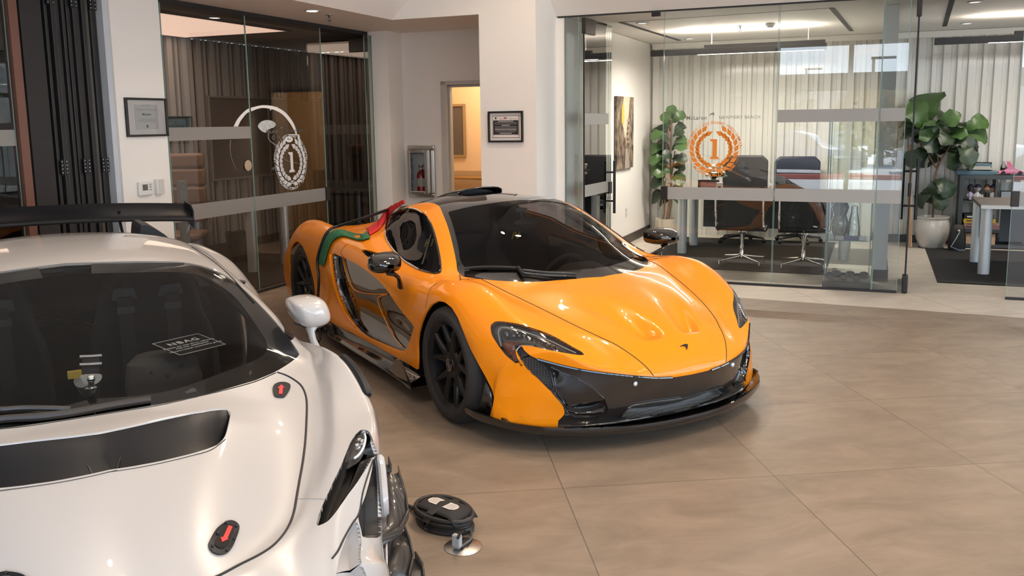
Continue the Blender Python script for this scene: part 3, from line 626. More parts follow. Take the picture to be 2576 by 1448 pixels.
# sculpted hood outlets: each starts at a steep rounded front wall and fades out rearwards
def hood_vents(P):
    x, y, z = P[..., 0], np.abs(P[..., 1]), P[..., 2]
    t = (2.145-x)/.52; yc = .122+.158*np.clip(t, 0, 1.1); wdt = .052+.055*np.clip(t, 0, 1)
    lat = np.exp(-np.abs((y-yc)/wdt)**4.0)
    lon = np.clip(t/.07, 0, 1)**.8*np.clip(1-t, 0, 1)**1.4
    P[..., 2] -= .074*lat*lon*((x > 1.3) & (x < 2.2)); return P
Y.G = hood_vents(Y.G); Y.finish()
T = lambda o, s, pts: [(o[0]+x/s, o[1]+y/s) for x, y in pts]
LAMP = catmull(T((1220, 780), 6.582, [(93,290),(103,240),(150,195),(220,178),(400,198),(560,225),(780,290),(1000,365),(1200,460),(1400,575),(1560,665),(1645,708),(1630,738),(1580,742),(1400,718),(1150,675),(900,620),(760,592),(640,580),(560,592),(510,640),(505,690),(530,770),(590,870),(660,960),(750,1037),(700,1012),(590,925),(480,855),(350,745),(250,620),(170,500),(113,400)]), 3, True)
MOUTH = [(1297,869),(1312,869),(1319,881),(1333,893),(1352,903),(1385,913.5),(1420,921),(1480,933),(1560,943),(1643,950),(1700,948),(1760,938),(1832,914),(1862,898),(1880,884),(1940,900),(1940,1100),(1400,1100),(1405,1054),(1416,1048),(1421,1038),(1417,1022),(1408,1010),(1393,994),(1376,975),(1362,961),(1348,947),(1335,938),(1326,927),(1315,914),(1306,897),(1298,880)]
MESHR = [(1297,869),(1312,869),(1319,881),(1333,893),(1352,906),(1366,918),(1378,935),(1386,955),(1391,976),(1384,984),(1376,975),(1362,961),(1348,947),(1335,938),(1326,927),(1315,914),(1306,897),(1298,880)]
DUCT = [(1380,921),(1415,938),(1455,955),(1495,980),(1522,1005),(1531,1030),(1520,1043),(1490,1050),(1450,1050),(1425,1040),(1418,1022),(1408,1010),(1394,993),(1393,975),(1388,950)]
GRIL = [(1562,1051),(1577,1031),(1596,1021),(1640,1014),(1700,1007),(1760,997),(1830,972),(1846,962),(1853,972),(1850,990),(1800,1015),(1740,1030),(1680,1042),(1620,1049)]
SCAL = catmull([(837,637),(850,642),(866,648),(893,662),(932,688),(966,720),(993,759),(1016,790),(1032,808),(1042,824),(1038,832),(1030,860),(1021,880),(1007,880),(985,872),(958,861),(925,845),(900,824),(874,788),(856,748),(844,705),(838,668)], 3, True)
INTK = [(906,627),(915,627),(935,631),(958,638),(952,647),(944,653),(934,651),(920,642)]
WIN = catmull([(971,596),(971,575),(976,548),(990,535),(1012,528),(1034,524),(1056,531),(1076,550.5),(1089.5,578),(1100.5,619.6),(1107,655),(1108,682),(1100,687),(1086.7,686),(1056,677.6),(1017.7,655.5),(992.8,630.6),(978,610)], 3, True)
yc_ = pchip([-3,-2,-1.2,-.6,-.1,.233,.435,.605,.772,.897,.97,1.03,1.1,1.159,1.268,1.348,1.407,1.469,1.50,1.51,2.5],[.40,.40,.42,.42,.43,.451,.504,.55,.601,.642,.668,.672,.645,.611,.516,.405,.28,.156,.0,-.05,-2])
Y.cut('black_top', lambda P: np.abs(P[:, 1])-yc_(P[:, 0])+np.where(P[:, 2] < .6, 9, 0))
Y.cut('windscreen', lambda P: np.maximum(np.abs(P[:, 1])-yc_(P[:, 0]+.075)+.055, .50-.35*P[:, 1]**2-P[:, 0]), ('black_top',))
Y.cut('side_window', Y.trace(WIN)); 
Y.cut('scallop', lambda P: np.where((np.abs(P[:, 1]) > .7) & (P[:, 0] < 1.3), Y.trace(SCAL)(P), 9))
Y.cut('intake', lambda P: np.where((np.abs(P[:, 1]) > .7) & (P[:, 0] < 1.0), Y.trace(INTK)(P), 9))
Y.cut('headlamp', lambda P: np.where((np.abs(P[:, 1]) > .3) & (P[:, 0] > 1.5), Y.trace(LAMP)(P), 9))
Y.cut('mouth', lambda P: np.where(P[:, 0] > 1.7, Y.trace(MOUTH)(P), 9), ('body', 'headlamp'))
Y.cut('mesh', lambda P: np.where(P[:, 0] > 1.7, Y.trace(MESHR)(P), 9), ('mouth',))
Y.cut('duct', lambda P: np.where(P[:, 0] > 1.7, Y.trace(DUCT)(P), 9), ('mouth',))
Y.cut('grille', lambda P: np.where(P[:, 0] > 1.7, Y.trace(GRIL)(P), 9), ('mouth',))
# wheel openings (front one follows the photographed vent edge ahead of the tyre)
FARCH = [(1046,1000),(1050,900),(1049,862),(1052,838),(1059,812),(1070,785),(1084,765),(1101,756),(1118,759),(1136,773),(1151,797),(1163,827),(1173,853),(1186,882),(1204,916),(1222,948),(1238,980),(1243,1000),(1240,1018),(1236,1030),(1220,1120),(1046,1120)]
Y.cut('front_arch', lambda P: np.where((np.abs(P[:, 1]) > .62) & (P[:, 0] > .7), Y.trace(FARCH)(P), 9))
Y.cut('rear_arch', lambda P: np.where(np.abs(P[:, 1]) > .6, np.hypot((P[:, 0]+1.335)/.395, (P[:, 2]-.34)/.385)*.39-.39, 9))
Y.cut('sill', lambda P: P[:, 2]-.20+np.where((P[:, 0] > 1.25) | (P[:, 0] < -1.6), 9, 0))

car = thing('sports_car', 'orange-yellow sports car with black roof, charging cable and cloths on its flank', 'car', (YP[0], YP[1], 0), YP[2])
Y.build('body_shell', 'body', M_yel, car, rim=.014)
Y.build('roof_panel', 'black_top', M_gblk, car)
Y.build('windscreen', 'windscreen', M_wind, car)['label'] = 'dark tinted windscreen'
for s in (-1, 1):
    Y.build('side_window', 'side_window', M_winds, car, half=s)
    Y.build('door_insert', 'scallop', M_gblk, car, inset=.045, half=s)
    Y.build('shoulder_intake', 'intake', M_blackm, car, inset=.05, half=s)
    Y.build('bumper_mesh', 'mesh', M_mesh, car, inset=.035, half=s)
    Y.build('bumper_duct', 'duct', M_gblk, car, inset=.05, half=s)
    Y.build('sill_panel', 'sill', M_gblk, car, half=s)
Y.build('front_bumper', 'mouth', M_carb, car, inset=.012)
Y.build('lower_grille', 'grille', M_mesh, car, inset=.06)
# window seals, shut lines
def seams(name, pxs, r, m, closed=False, off=.0, both=True, step=4, flat=None):
    for mir in ((False, True) if both else (False,)):
        pts = Y.line(pxs+[pxs[0]] if closed else pxs, step, off, mir)
        if len(pts) > 2: b = MB(); b.tube(pts, r, 6, closed=False); b.build(name, m, car)
seams('window_seal', [tuple(p) for p in WIN[::3]], .0075, M_gblk, True)
seams('window_divider', [(1085,591),(1075,625),(1062,666)], .008, M_gblk)
seams('shut_line', [(1209,701),(1250,722),(1297,745),(1380,785),(1449,819.5),(1510,848),(1552,868),(1600,900.6),(1628,925),(1644,945)], .0025, M_blackm)
seams('shut_line', [(1156,691),(1158,699),(1157,705)], .003, M_blackm)
seams('shut_line', [(1158,703),(1180,702),(1209,701)], .002, M_blackm)
seams('shut_line', [(1100,712),(1086,722),(1076,745),(1070,775)], .002, M_blackm)
seams('shut_line', [(866,648),(858,637),(862,625),(874,613)], .002, M_blackm)
seams('door_trim', [(850,645),(857,680),(868,712),(884,735),(920,741),(962,742)], .004, M_yel, off=-.035)
seams('door_trim', [(962,742),(943,748),(938,757),(944,778),(956,805),(975,838),(1000,868)], .004, M_yel, off=-.035)
seams('door_blade', [(833,640),(834,660),(841,705),(853,748),(871,788),(896,822)], .011, M_yel, off=.004)
# headlamps: bezel well, lens cover, projectors, indicator strip, light guide
for s in (-1, 1):
    lp = Y.build('headlamp', 'headlamp', mat('lamp_bezel', (.02, .018, .018), .25, coat=1), car, inset=.03, half=s)
    lens = Y.build('lens_cover', 'headlamp', glassmat('lamp_cover', (.86, .85, .84), 1.5), lp, half=s, offset=.001); lens.parent = lp
    m_ = s > 0
    def pt(x, y, off): return Y.hit(x, y, m_, off)
    for (x, y, r) in ((1273, 839, .026), (1290, 841, .02), (1304, 841, .017)):
        p = pt(x, y, -.022)
        if p: b = MB(); b.sphere(p, r, 14, 8); b.build('projector', mat('lamp_projector', (.12, .13, .15), .05, .8), lp)
    g = Y.line([(1258,870),(1253,845),(1252,832),(1257,823),(1270,821),(1290,824),(1320,832),(1350,841),(1385,853),(1420,870),(1450,884)], 4, -.012, m_)
    b = MB(); b.tube(g, .0042, 6); b.build('light_guide', mat('light_guide', (.55, .55, .56), .2), lp)
    g = Y.line([(1341,868),(1315,868),(1304,872),(1298,882),(1300,897),(1307,910),(1316,922)], 4, -.01, m_)
    b = MB(); b.tube(g, .0032, 6); b.build('light_guide', mat('light_guide'), lp)
    rows = []
    for k in range(13):
        t = k/12; a = catmull([(1346,864),(1305,862),(1290,872),(1294,895),(1306,912),(1318,925)], 8); q = catmull([(1345,866),(1300,858),(1264,858),(1262,873),(1284,900),(1312,922)], 8)
        i = int(t*(len(a)-1)); rows.append([pt(*a[i], -.024), pt(*((a[i]+q[i])/2), -.016), pt(*q[i], -.024)])
    rows = [r for r in rows if all(r)]
    b = MB(); b.grid(rows); b.build('indicator', mat('amber_lens', (.30, .055, .015), .15, coat=1), lp)
    for k in range(7):
        p = pt(1322+k*13, 843+k*4.2, -.02)
        if p: b = MB(); b.box(-.006, .006, -.004, .004, -.009, .009, Matrix.Translation(p)); b.build('led_segment', M_chrome, lp, smooth=0)
# front splitter: a shaped plate with a raised carbon lip
SPL = catmull([(1.60,.955),(1.70,.945),(1.778,.918),(1.865,.880),(1.936,.833),(2.0,.775),(2.053,.717),(2.124,.599),(2.182,.471),(2.229,.308),(2.252,.15),(2.258,0)], 4)
def splitter():
    out = [(x, y) for x, y in SPL]+[(x, -y) for x, y in SPL[::-1][1:]]
    zc = pchip([1.5, 1.78, 1.94, 2.05, 2.26], [.152, .142, .132, .126, .114])
    rows = []
    for x, y in out:
        n = np.array([x-1.4, y]); n = n/np.linalg.norm(n); z = float(zc(x))
        rows.append([(x-n[0]*.42, y-n[1]*.30, z-.012), (x-n[0]*.05, y-n[1]*.05, z-.004), (x-n[0]*.022, y-n[1]*.022, z+.004), (x-n[0]*.008, y-n[1]*.008, z+.020), (x, y, z+.018), (x+n[0]*.002, y+n[1]*.002, z), (x-n[0]*.008, y-n[1]*.008, z-.022), (x-n[0]*.03, y-n[1]*.03, z-.03), (x-n[0]*.42, y-n[1]*.30, z-.032)])
    b = MB(); b.grid(rows); b.build('front_splitter', M_gblk, car, smooth=50)
splitter()
# bumper undertray so nothing shows through
b = MB(); b.box(-2.1, 1.50, -.70, .70, .13, .17); b.build('undertray', M_blackm, car, smooth=0)
# carbon panel and blades in the vent ahead of each front wheel
for s in (-1, 1):
    rows = []
    for (x0, y0, x1, y1) in ((1168,858,1180,872),(1176,885,1200,915),(1184,930,1222,955),(1184,975,1238,985),(1183,1010,1240,1015),(1182,1032,1236,1030)):
        a = []
        for t in (0, .35, .7, 1.0):
            o = Y.local(CAM); d = ray(x0+(x1-x0)*t, y0+(y1-y0)*t) @ Y.R; yy = -(.90-.05*t) ; k = (yy-o[1])/d[1]; p = o+d*k; a.append((p[0], -p[1]*s, p[2]))
        rows.append(a)
    b = MB(); b.grid(rows); b.build('vent_panel', M_carbp, car, fix=True, solid=.006)
    b = MB(); b.prism([(1.68, .20), (1.90, .155), (1.88, .125), (1.66, .14)], -.01, .01, Matrix.Translation((0, s*.86, 0)) @ Matrix.Rotation(PI/2, 4, 'X')); b.build('vent_blade', M_gblk, car, smooth=0, bevel=.004)
# side skirts with the upturned front fin
for s in (-1, 1):
    rows = []
    for x, y, z in ((-.92,.93,.115),(-.6,.985,.118),(0,.985,.118),(.5,.98,.118),(.85,.99,.122),(.97,.995,.125)):
        rows.append([(x, s*(y-.16), z-.01), (x, s*y, z-.012), (x, s*(y+.006), z), (x, s*(y-.004), z+.022), (x, s*(y-.03), z+.03), (x, s*(y-.16), z+.09)])
    b = MB(); b.grid(rows); b.build('side_skirt', M_gblk, car, smooth=40)
    b = MB(); b.prism([(.62, .14), (.74, .235), (.80, .245), (.97, .10), (.90, .10)], -.006, .006, Matrix.Translation((0, s*.985, 0)) @ Matrix.Rotation(PI/2, 4, 'X')); b.build('skirt_fin', M_carb, car, smooth=0)
# wheels
def wheel(x, s, r, w, yo, rr, name='wheel'):
    t = bpy.data.objects.new(name, None); COL.objects.link(t); t.parent = car if True else None; t.location = (x, s*yo, r)
    t.rotation_euler = (PI/2*(-1 if s > 0 else 1), 0, 0)   # local +z points outboard
    b = MB(); k = .012
    b.lathe([(rr, -w+.01), (rr+.03, -w), (r-.03, -w+.002), (r-.008, -w+.02), (r, -w+.05), (r, -.05), (r-.008, -.022), (r-.030, -.003), (rr+.045, .003), (rr+.012, -.004), (rr, -.02)], 72, cap=False)
    ty = b.build('tyre', M_rub, t, smooth=50)
    g = MB()
    for q in (-.3, 0, .3): g.lathe([(r+.0008, -w/2+q*w*.8-.004), (r+.0008, -w/2+q*w*.8+.004)], 72, cap=False)
    g.build('tread_groove', M_blackm, t, fix=False)
    b = MB(); b.lathe([(rr+.004, -w+.02), (rr-.02, -w+.03), (rr-.028, -.10), (rr-.022, -.035), (rr-.006, -.022), (rr+.006, -.012), (rr+.006, -.02)], 64, cap=False); b.build('rim', M_whl, t, fix=True, smooth=45)
    # ten slim spokes in five pairs
    for k5 in range(5):
        for sg in (-1, 1):
            a0 = 2*PI*k5/5+PI/10*1.0; b = MB(); secs = []
            for i, tt in enumerate(np.linspace(0, 1, 9)):
                rad = .045+(rr-.018-.045)*tt; da = sg*(.10+.235*tt**.8); wd = .021-.006*tt+ (.010*(1-tt)**3); dp = -.052+.030*math.sin(tt*PI*.5) - .004*tt; th = .034-.012*tt
                c, sn = math.cos(a0+da), math.sin(a0+da); R = Vector((c*rad, sn*rad, 0)); Tn = Vector((-sn, c, 0))
                secs.append([R-Tn*wd+Vector((0, 0, dp-th)), R-Tn*wd*.9+Vector((0, 0, dp-.008)), R-Tn*wd*.35+Vector((0, 0, dp)), R+Tn*wd*.35+Vector((0, 0, dp)), R+Tn*wd*.9+Vector((0, 0, dp-.008)), R+Tn*wd+Vector((0, 0, dp-th)), R-Tn*wd+Vector((0, 0, dp-th))])
            b.grid(secs); b.build('spoke', M_whl, t, smooth=50)
    b = MB(); b.lathe([(.085, -.10), (.085, -.06), (.072, -.045), (.04, -.042), (.036, -.036), (.0, -.035)], 40, cap=False); b.build('hub', M_whl, t)
    b = MB(); b.lathe([(.034, -.037), (.033, -.030), (.030, -.029), (0, -.029)], 32, cap=False); cp = b.build('hub_cap', M_gblk, t)
    b = MB(); b.lathe([(.030, -.0295), (.034, -.028), (.030, -.0275)], 32, cap=False); b.build('cap_ring', M_chrome, t)
    for k5 in range(5):
        a = 2*PI*k5/5+PI/10+PI/5; b = MB(); p = Vector((.058*math.cos(a), .058*math.sin(a), 0)); b.cyl(p+Vector((0, 0, -.07)), p+Vector((0, 0, -.046)), .011, 10); b.build('lug_bolt', M_blackm, t)
    b = MB(); b.lathe([(.09, -.125), (.19, -.125), (.195, -.12), (.195, -.105), (.19, -.10), (.09, -.10)], 48, cap=False); b.build('brake_disc', mat('brake_disc', (.14, .13, .125), .35, .8), t)
    b = MB()
    b.lathe([(.13, -.14), (.225, -.14), (.225, -.085), (.13, -.085), (.13, -.14)], 14, cap=False, a0=-.5, a1=.55); b.build('brake_caliper', M_blackm, t, smooth=40)
    return t
for s in (-1, 1):
    wheel(1.335, s, .327, .245, .945, .2435); wheel(-1.335, s, .3485, .315, .95, .2635)
# wheel houses
for s in (-1, 1):
    for x, z, r in ((1.335, .33, .37), (-1.335, .345, .40)):
        b = MB(); b.lathe([(r, .30), (r, 0), (0, 0)], 40, Matrix.Translation((x, s*.56, z)) @ Matrix.Rotation(PI/2*(-1 if s > 0 else 1), 4, 'X'), cap=False, a0=-.25 if s < 0 else -.25-0*PI, a1=PI+.25)
        b.build('wheel_house', M_blackm, car)
# door mirrors
for s in (-1, 1):
    t = bpy.data.objects.new('door_mirror', None); COL.objects.link(t); t.parent = car
    secs = []
    for k, tt in enumerate(np.linspace(0, 1, 9)):   # from the flat rear glass face forward to the rounded nose
        x = .585+.155*tt; sc = math.sqrt(max(0, 1-(tt*.985)**2.6)); row = []
        for a in np.linspace(0, 2*PI, 25):
            ca, sa = math.cos(a), math.sin(a); ex = abs(ca)**.62*math.copysign(1, ca); ez = abs(sa)**.62*math.copysign(1, sa)
            row.append((x+.03*ex*(1-tt), s*(1.045+.108*ex*sc+.012*tt), .862+.057*ez*sc+.012*ex*0-.01*tt))
        secs.append(row)
    b = MB(); b.grid(secs); b.poly(secs[0][:-1]); b.build('mirror_shell', M_gblk, t, smooth=60)
    def mp(x, y, ly): o = Y.local(CAM); d = ray(x, y) @ Y.R; k = (-ly-o[1])/d[1]; q = o+d*k; return Vector((q[0], -s*q[1], q[2]))
    b = MB(); b.tube([mp(978, 686, 1.04), mp(993, 690, 1.02), mp(1001, 696, .995), mp(1005, 706, .965), mp(1007, 720, .93)], [.018, .013, .012, .013, .017], 10, flat=1.5, up=(1, 0, 0)); b.build('mirror_stalk', M_gblk, t)
    q = mp(974, 661, 1.045); t.location = (q.x-.655, 0, q.z-.862)
    t.children[-1].location = (-t.location[0], 0, -t.location[2])
# roof scoop
rows = []
for tt in np.linspace(0, 1, 10):
    x = .10-.62*tt; w = .17*(1-.25*tt); h = .034*(1-.55*tt)
    row = []
    for a in np.linspace(0, PI, 17):
        zt = float(COLS[0][0][1](x))-.03
        row.append((x-.10*(1-math.sin(a))*(1-tt), w*math.cos(a), zt+(h+.03)*math.sin(a)**.55))
    rows.append(row)
b = MB(); b.grid(rows); b.build('roof_scoop', M_gblk, car, smooth=60, solid=.008)
b = MB(); b.lathe([(0, 0), (1, 0)], 20, Matrix.Translation((-.06, 0, 1.135)) @ Matrix.Diagonal((.01, .15, .04, 1)) @ Matrix.Rotation(PI/2, 4, 'Y'), cap=False); b.build('scoop_mouth', M_blackm, car)
# wiper
w1 = Y.line([(1168,680),(1200,677),(1250,676),(1302,678)], 4, .014); b = MB(); b.tube(w1, .008, 6); b.build('wiper_blade', M_blackm, car)
w1 = Y.line([(1304,679),(1312,690),(1316,697)], 4, .02); b = MB(); b.tube(w1, .012, 8); b.build('wiper_hinge', M_black, car)
for a, c in (((1316,684),(1450,694)), ((1318,692),(1425,700))):
    w1 = Y.line([a, ((a[0]+c[0])/2, (a[1]+c[1])/2+1.5), c], 4, .014); b = MB(); b.tube(w1, .007, 6); b.build('wiper_arm', M_black, car)
# emblem on the nose, parking sensor
EMB = [(1709,872),(1716,868),(1723,865.5),(1729,866),(1730,871),(1727.5,879),(1725.5,880),(1725,874),(1722,871),(1717,871)]
hp = [Y.hit(x, y, False, .0025) for x, y in EMB]; b = MB(); b.poly(hp); b.build('nose_emblem', M_gblk, car, smooth=0, solid=.003)
for m_ in (False, True):
    p = Y.hit(1600, 967, m_, -.008); b = MB(); b.sphere(p, .013, 12, 6, (.5, 1, 1)); b.build('parking_sensor', M_alu, car)
# lamp wash trim strip under the hood edge
tp = Y.line([(1352,903),(1420,921),(1480,933),(1560,943),(1643,950),(1690,949)], 4, .002); tq = Y.line([(1352,903),(1420,921),(1480,933),(1560,943),(1643,950),(1690,949)], 4, .002, True)
b = MB(); b.tube(tp, .007, 8); b.tube(tq, .007, 8); b.build('bumper_trim', M_gblk, car)

# ---- cabin
def seat(y, s):
    t = bpy.data.objects.new('bucket_seat', None); COL.objects.link(t); t.parent = car; t.location = (.02, y, .17)
    rows = []
    for (x, z, w, d) in ((.42,.12,.22,.02),(.25,.10,.25,.05),(.05,.09,.26,.07),(-.06,.16,.27,.09),(-.12,.30,.27,.10),(-.17,.45,.275,.08),(-.21,.56,.25,.05),(-.24,.62,.17,.035),(-.265,.72,.145,.03),(-.29,.80,.135,.025),(-.31,.85,.09,.01)):
        rows.append([(x+ (.10 if abs(q) > .8 else 0)*d*6*.5, q*w, z+(d if abs(q) > .8 else 0)*.5*(1 if z < .15 else .2)) for q in (-1, -.85, -.6, -.3, 0, .3, .6, .85, 1)])
    b = MB(); b.grid(rows); b.build('seat_shell', M_seat, t, smooth=60, solid=.05, sub=2)
    b = MB()
    for zz in (.5,): b.text('P1', .075, Matrix.Translation((-.145, 0, .63)) @ Matrix.Rotation(PI/2, 4, 'Z') @ Matrix.Rotation(PI/2+.25, 4, 'X'), .004, shear=.25, bold=.002)
    b.build('seat_emblem', mat('seat_yellow', (.55, .42, .05), .6), t, smooth=0)
    return t
seat(-.36, 0); seat(.36, 0)
rows = []
for x, z in ((.60,.44),(.66,.60),(.74,.665),(.9,.685),(1.1,.688),(1.3,.685),(1.45,.69)):
    wm = .62 if x < 1 else .62-.9*(x-1.0); rows.append([(x, q*wm, z-(.03 if abs(q) > .85 else 0)-(.02*q*q)) for q in np.linspace(-1, 1, 13)])
b = MB(); b.grid(rows); b.build('dashboard', mat('dash_black', (.016, .015, .015), .7, noise=(30, .3)), car, smooth=60)
rows = [[(x, q, z) for q in (.2, .28, .37, .46, .54)] for x, z in ((.62,.62),(.66,.69),(.74,.715),(.86,.70),(.92,.685))]
for r_ in rows:
    r_[0] = (r_[0][0], r_[0][1], r_[0][2]-.05); r_[4] = (r_[4][0], r_[4][1], r_[4][2]-.05)
b = MB(); b.grid(rows); b.build('instrument_hood', mat('dash_black'), car, smooth=60)
b = MB(); TM = Matrix.Translation((.54, .37, .585)) @ Matrix.Rotation(math.radians(-68), 4, 'Y')
b.tube([(.165*math.cos(a), .172*math.sin(a), 0) for a in np.linspace(0, 2*PI, 40, endpoint=False)], .016, 10, True, TM); 
for a in (0.2, PI-.2, -PI/2): b.tube([(0, 0, -.02), (.155*math.cos(a+PI/2), .16*math.sin(a+PI/2), 0)], .016, 8, M=TM, flat=.5)
b.lathe([(.055, -.04), (.05, .005), (0, .01)], 20, TM); b.build('steering_wheel', M_seat, car)
b = MB(); b.box(-.62, .6, -.60, .60, .16, .20); b.build('cabin_floor', M_blackm, car, smooth=0)
b = MB(); b.grid([[(-.20, y*1.18, .2), (-.24, y*1.12, .7), (-.30, y*1.0, .88), (-.34, y*.90, .98), (-.42, y*.72, 1.05)] for y in np.linspace(-.62, .62, 9)]); b.build('rear_bulkhead', mat('cabin_trim', (.02, .02, .021), .8), car)
b = MB(); b.box(-.29, -.25, -.16, .16, .68, .84); b.build('bulkhead_panel', M_black, car, bevel=.02, smooth=0)
for s in (-1, 1):
    b = MB(); b.grid([[(x, s*(.66+.10*min(1, max(0, (x+.3)/1.0))), z) for z in (.2, .5, .70+.02*x)] for x in np.linspace(-.4, 1.2, 9)]); b.build('door_card', mat('cabin_trim'), car)
    b = MB(); b.grid([[(x, s*(.57+.06*(x-.3)), z) for x in (.45, .95)] for z in (.5, .7)]); b.build('door_pad', M_seat, car)
b = MB(); b.box(-.2, .62, -.10, .10, .2, .42); b.build('centre_console', M_blackm, car, bevel=.03, smooth=0)
b = MB(); b.sphere((.60, 0.02, .985), .06, 16, 8, (.35, 1.55, .55)); b.cyl((.60, 0, 1.0), (.54, 0, 1.09), .012, 8); b.build('rear_view_mirror', M_black, car)
b = MB(); b.box(.55, .59, -.04, .04, 1.065, 1.085); b.build('sensor_box', M_darkgrey, car, smooth=0)
# ================================================================== white track car
WP = (-1.888, 3.665, -1.054)
M_wht = mat('white_car_paint', (.47, .448, .436), .3, coat=1., coat_rough=.03)
M_satin = mat('satin_black_plastic', (.010, .011, .014), .40, spec=.22)
M_wwind = glassmat('track_car_windscreen', (.66, .67, .67), .32)
WC = [
 (colcurve([(-2.2,0),(2.4,0)], [(-2.2,.90),(-1.5,1.0),(-1.0,1.10),(-.6,1.155),(-.3,1.172),(0,1.152),(.22,1.115),(.5,1.035),(.8,.95),(1.1,.85),(1.26,.79),(1.4,.782),(1.6,.746),(1.8,.684),(1.95,.628),(2.1,.56),(2.25,.48),(2.32,.42),(2.35,.36)]), 2.35),
 (colcurve([(-2.2,.28),(-1,.28),(0,.27),(.22,.28),(.8,.30),(1.25,.27),(1.6,.22),(2.0,.14),(2.33,.11)], [(-2.2,.88),(-1.5,.97),(-1,1.07),(-.6,1.14),(-.3,1.162),(0,1.142),(.22,1.104),(.5,1.022),(.8,.932),(1.05,.845),(1.22,.785),(1.35,.774),(1.5,.742),(1.7,.690),(1.9,.628),(2.1,.545),(2.25,.47),(2.33,.38)]), 2.335),
 (colcurve([(-2.2,.40),(-1.5,.42),(-1,.47),(-.5,.50),(0,.53),(.2,.595),(.38,.662),(.58,.71),(.75,.74),(.86,.742),(.95,.705),(1.0,.682),(1.1,.686),(1.18,.672),(1.38,.608),(1.57,.53),(1.7,.475),(1.8,.42),(1.88,.36),(1.98,.255),(2.1,.22),(2.28,.19)],
           [(-2.2,.83),(-1.5,.92),(-1,1.02),(-.5,1.10),(-.3,1.118),(0,1.085),(.2,1.025),(.38,.963),(.58,.893),(.75,.825),(.86,.787),(.95,.767),(1.0,.755),(1.1,.724),(1.18,.702),(1.38,.652),(1.57,.604),(1.7,.575),(1.8,.56),(1.88,.556),(1.98,.565),(2.1,.52),(2.28,.40)]), 2.29),
 (colcurve([(-2.2,.45),(-1.5,.48),(-1,.54),(-.5,.59),(-.2,.62),(0,.64),(.3,.695),(.4,.712),(.65,.758),(.82,.782),(1.0,.748),(1.2,.712),(1.4,.652),(1.6,.57),(1.8,.475),(1.95,.39),(2.22,.33)],
           [(-2.2,.78),(-1.5,.85),(-1,.95),(-.5,1.035),(-.2,1.055),(0,1.03),(.3,.957),(.4,.93),(.65,.842),(.82,.782),(1.0,.752),(1.2,.712),(1.4,.663),(1.6,.615),(1.8,.570),(1.95,.535),(2.22,.43)]), 2.22),
 (colcurve([(-2.2,.65),(-1.5,.68),(-1,.72),(-.5,.74),(0,.77),(.4,.79),(.82,.80),(1.0,.785),(1.2,.762),(1.4,.71),(1.6,.635),(1.75,.565),(1.9,.49),(2.12,.43)],
           [(-2.2,.80),(-1.5,.86),(-1,.86),(-.5,.84),(0,.80),(.4,.77),(.82,.778),(1.0,.788),(1.2,.757),(1.4,.700),(1.6,.652),(1.75,.605),(1.9,.555),(2.12,.46)]), 2.12),
 (colcurve([(-2.2,.75),(-1.5,.80),(-1.2,.85),(-1.0,.88),(-.7,.89),(0,.865),(.5,.83),(.8,.808),(1.0,.814),(1.1,.825),(1.28,.835),(1.4,.82),(1.5,.795),(1.6,.745),(1.7,.675),(1.85,.565),(2.02,.50)],
           [(-2.2,.85),(-1.5,.94),(-1.2,.92),(-1.0,.885),(-.7,.83),(0,.76),(.5,.765),(.8,.805),(1.0,.823),(1.1,.808),(1.28,.742),(1.4,.703),(1.5,.687),(1.6,.668),(1.7,.636),(1.85,.575),(2.02,.50)]), 2.02),
 (colcurve([(-2.2,.88),(-1.5,.93),(-1.1,.97),(-.6,.96),(0,.91),(.5,.87),(.8,.865),(1.0,.875),(1.28,.878),(1.5,.818),(1.62,.768),(1.72,.728),(1.9,.64)],
           [(-2.2,.72),(-1.5,.80),(-1.1,.78),(-.6,.72),(0,.62),(.8,.66),(1.0,.70),(1.28,.645),(1.5,.60),(1.65,.56),(1.75,.52),(1.9,.45)]), 1.94),
 (colcurve([(-2.2,.92),(-1.5,.97),(0,.93),(.8,.89),(1.0,.89),(1.3,.885),(1.5,.82),(1.7,.735),(1.86,.68)], [(-2.2,.45),(0,.42),(1.3,.45),(1.86,.40)]), 1.88),
 (colcurve([(-2.2,.88),(-1.5,.93),(0,.90),(1.0,.87),(1.3,.86),(1.5,.80),(1.7,.72),(1.86,.67)], [(-2.2,.2),(1.86,.2)]), 1.86),
]
XW = [-2.2,-1.9,-1.5,-1.25,-1.1,-1,-.8,-.6,-.45,-.3,-.15,0,.12,.22,.35,.5,.65,.75,.82,.88,.95,1.02,1.1,1.18,1.27,1.36,1.45,1.55,1.65,1.75,1.85,1.95,2.05,2.15,2.25,2.32,2.35]
ctrl = []
for x in XW:
    row = []
    for (fy, fz), xn in WC:
        xc = x if x < 1.3 else 1.3+(x-1.3)*(xn-1.3)/(2.35-1.3)
        row.append((xc, float(fy(xc)), float(fz(xc))))
    ctrl.append(row)
ctrl.append([(2.33,0,.28),(2.32,.11,.28),(2.28,.19,.29),(2.22,.33,.30),(2.13,.44,.31),(2.04,.53,.33),(1.98,.61,.31),(1.93,.67,.28),(1.90,.66,.18)])
ctrl.append([(2.28,0,.16),(2.27,.11,.16),(2.24,.19,.16),(2.19,.33,.16),(2.12,.44,.16),(2.05,.53,.17),(2.0,.60,.17),(1.95,.65,.165),(1.93,.65,.15)])
K = Skin(WP, 1).from_ctrl(ctrl, 300, [10, 10, 8, 9, 9, 9, 9, 6], 3).finish()
WSC = [(90,1060),(240,1043),(320,1030),(420,1013),(500,996),(560,980),(640,957),(695,934),(730,912),(750,896),(754,890),(748,880),(730,853),(705,822),(680,793),(650,762),(620,733),(590,707),(560,688),(530,674),(500,665),(470,660),(440,657),(370,656),(300,657),(230,659),(90,664)]
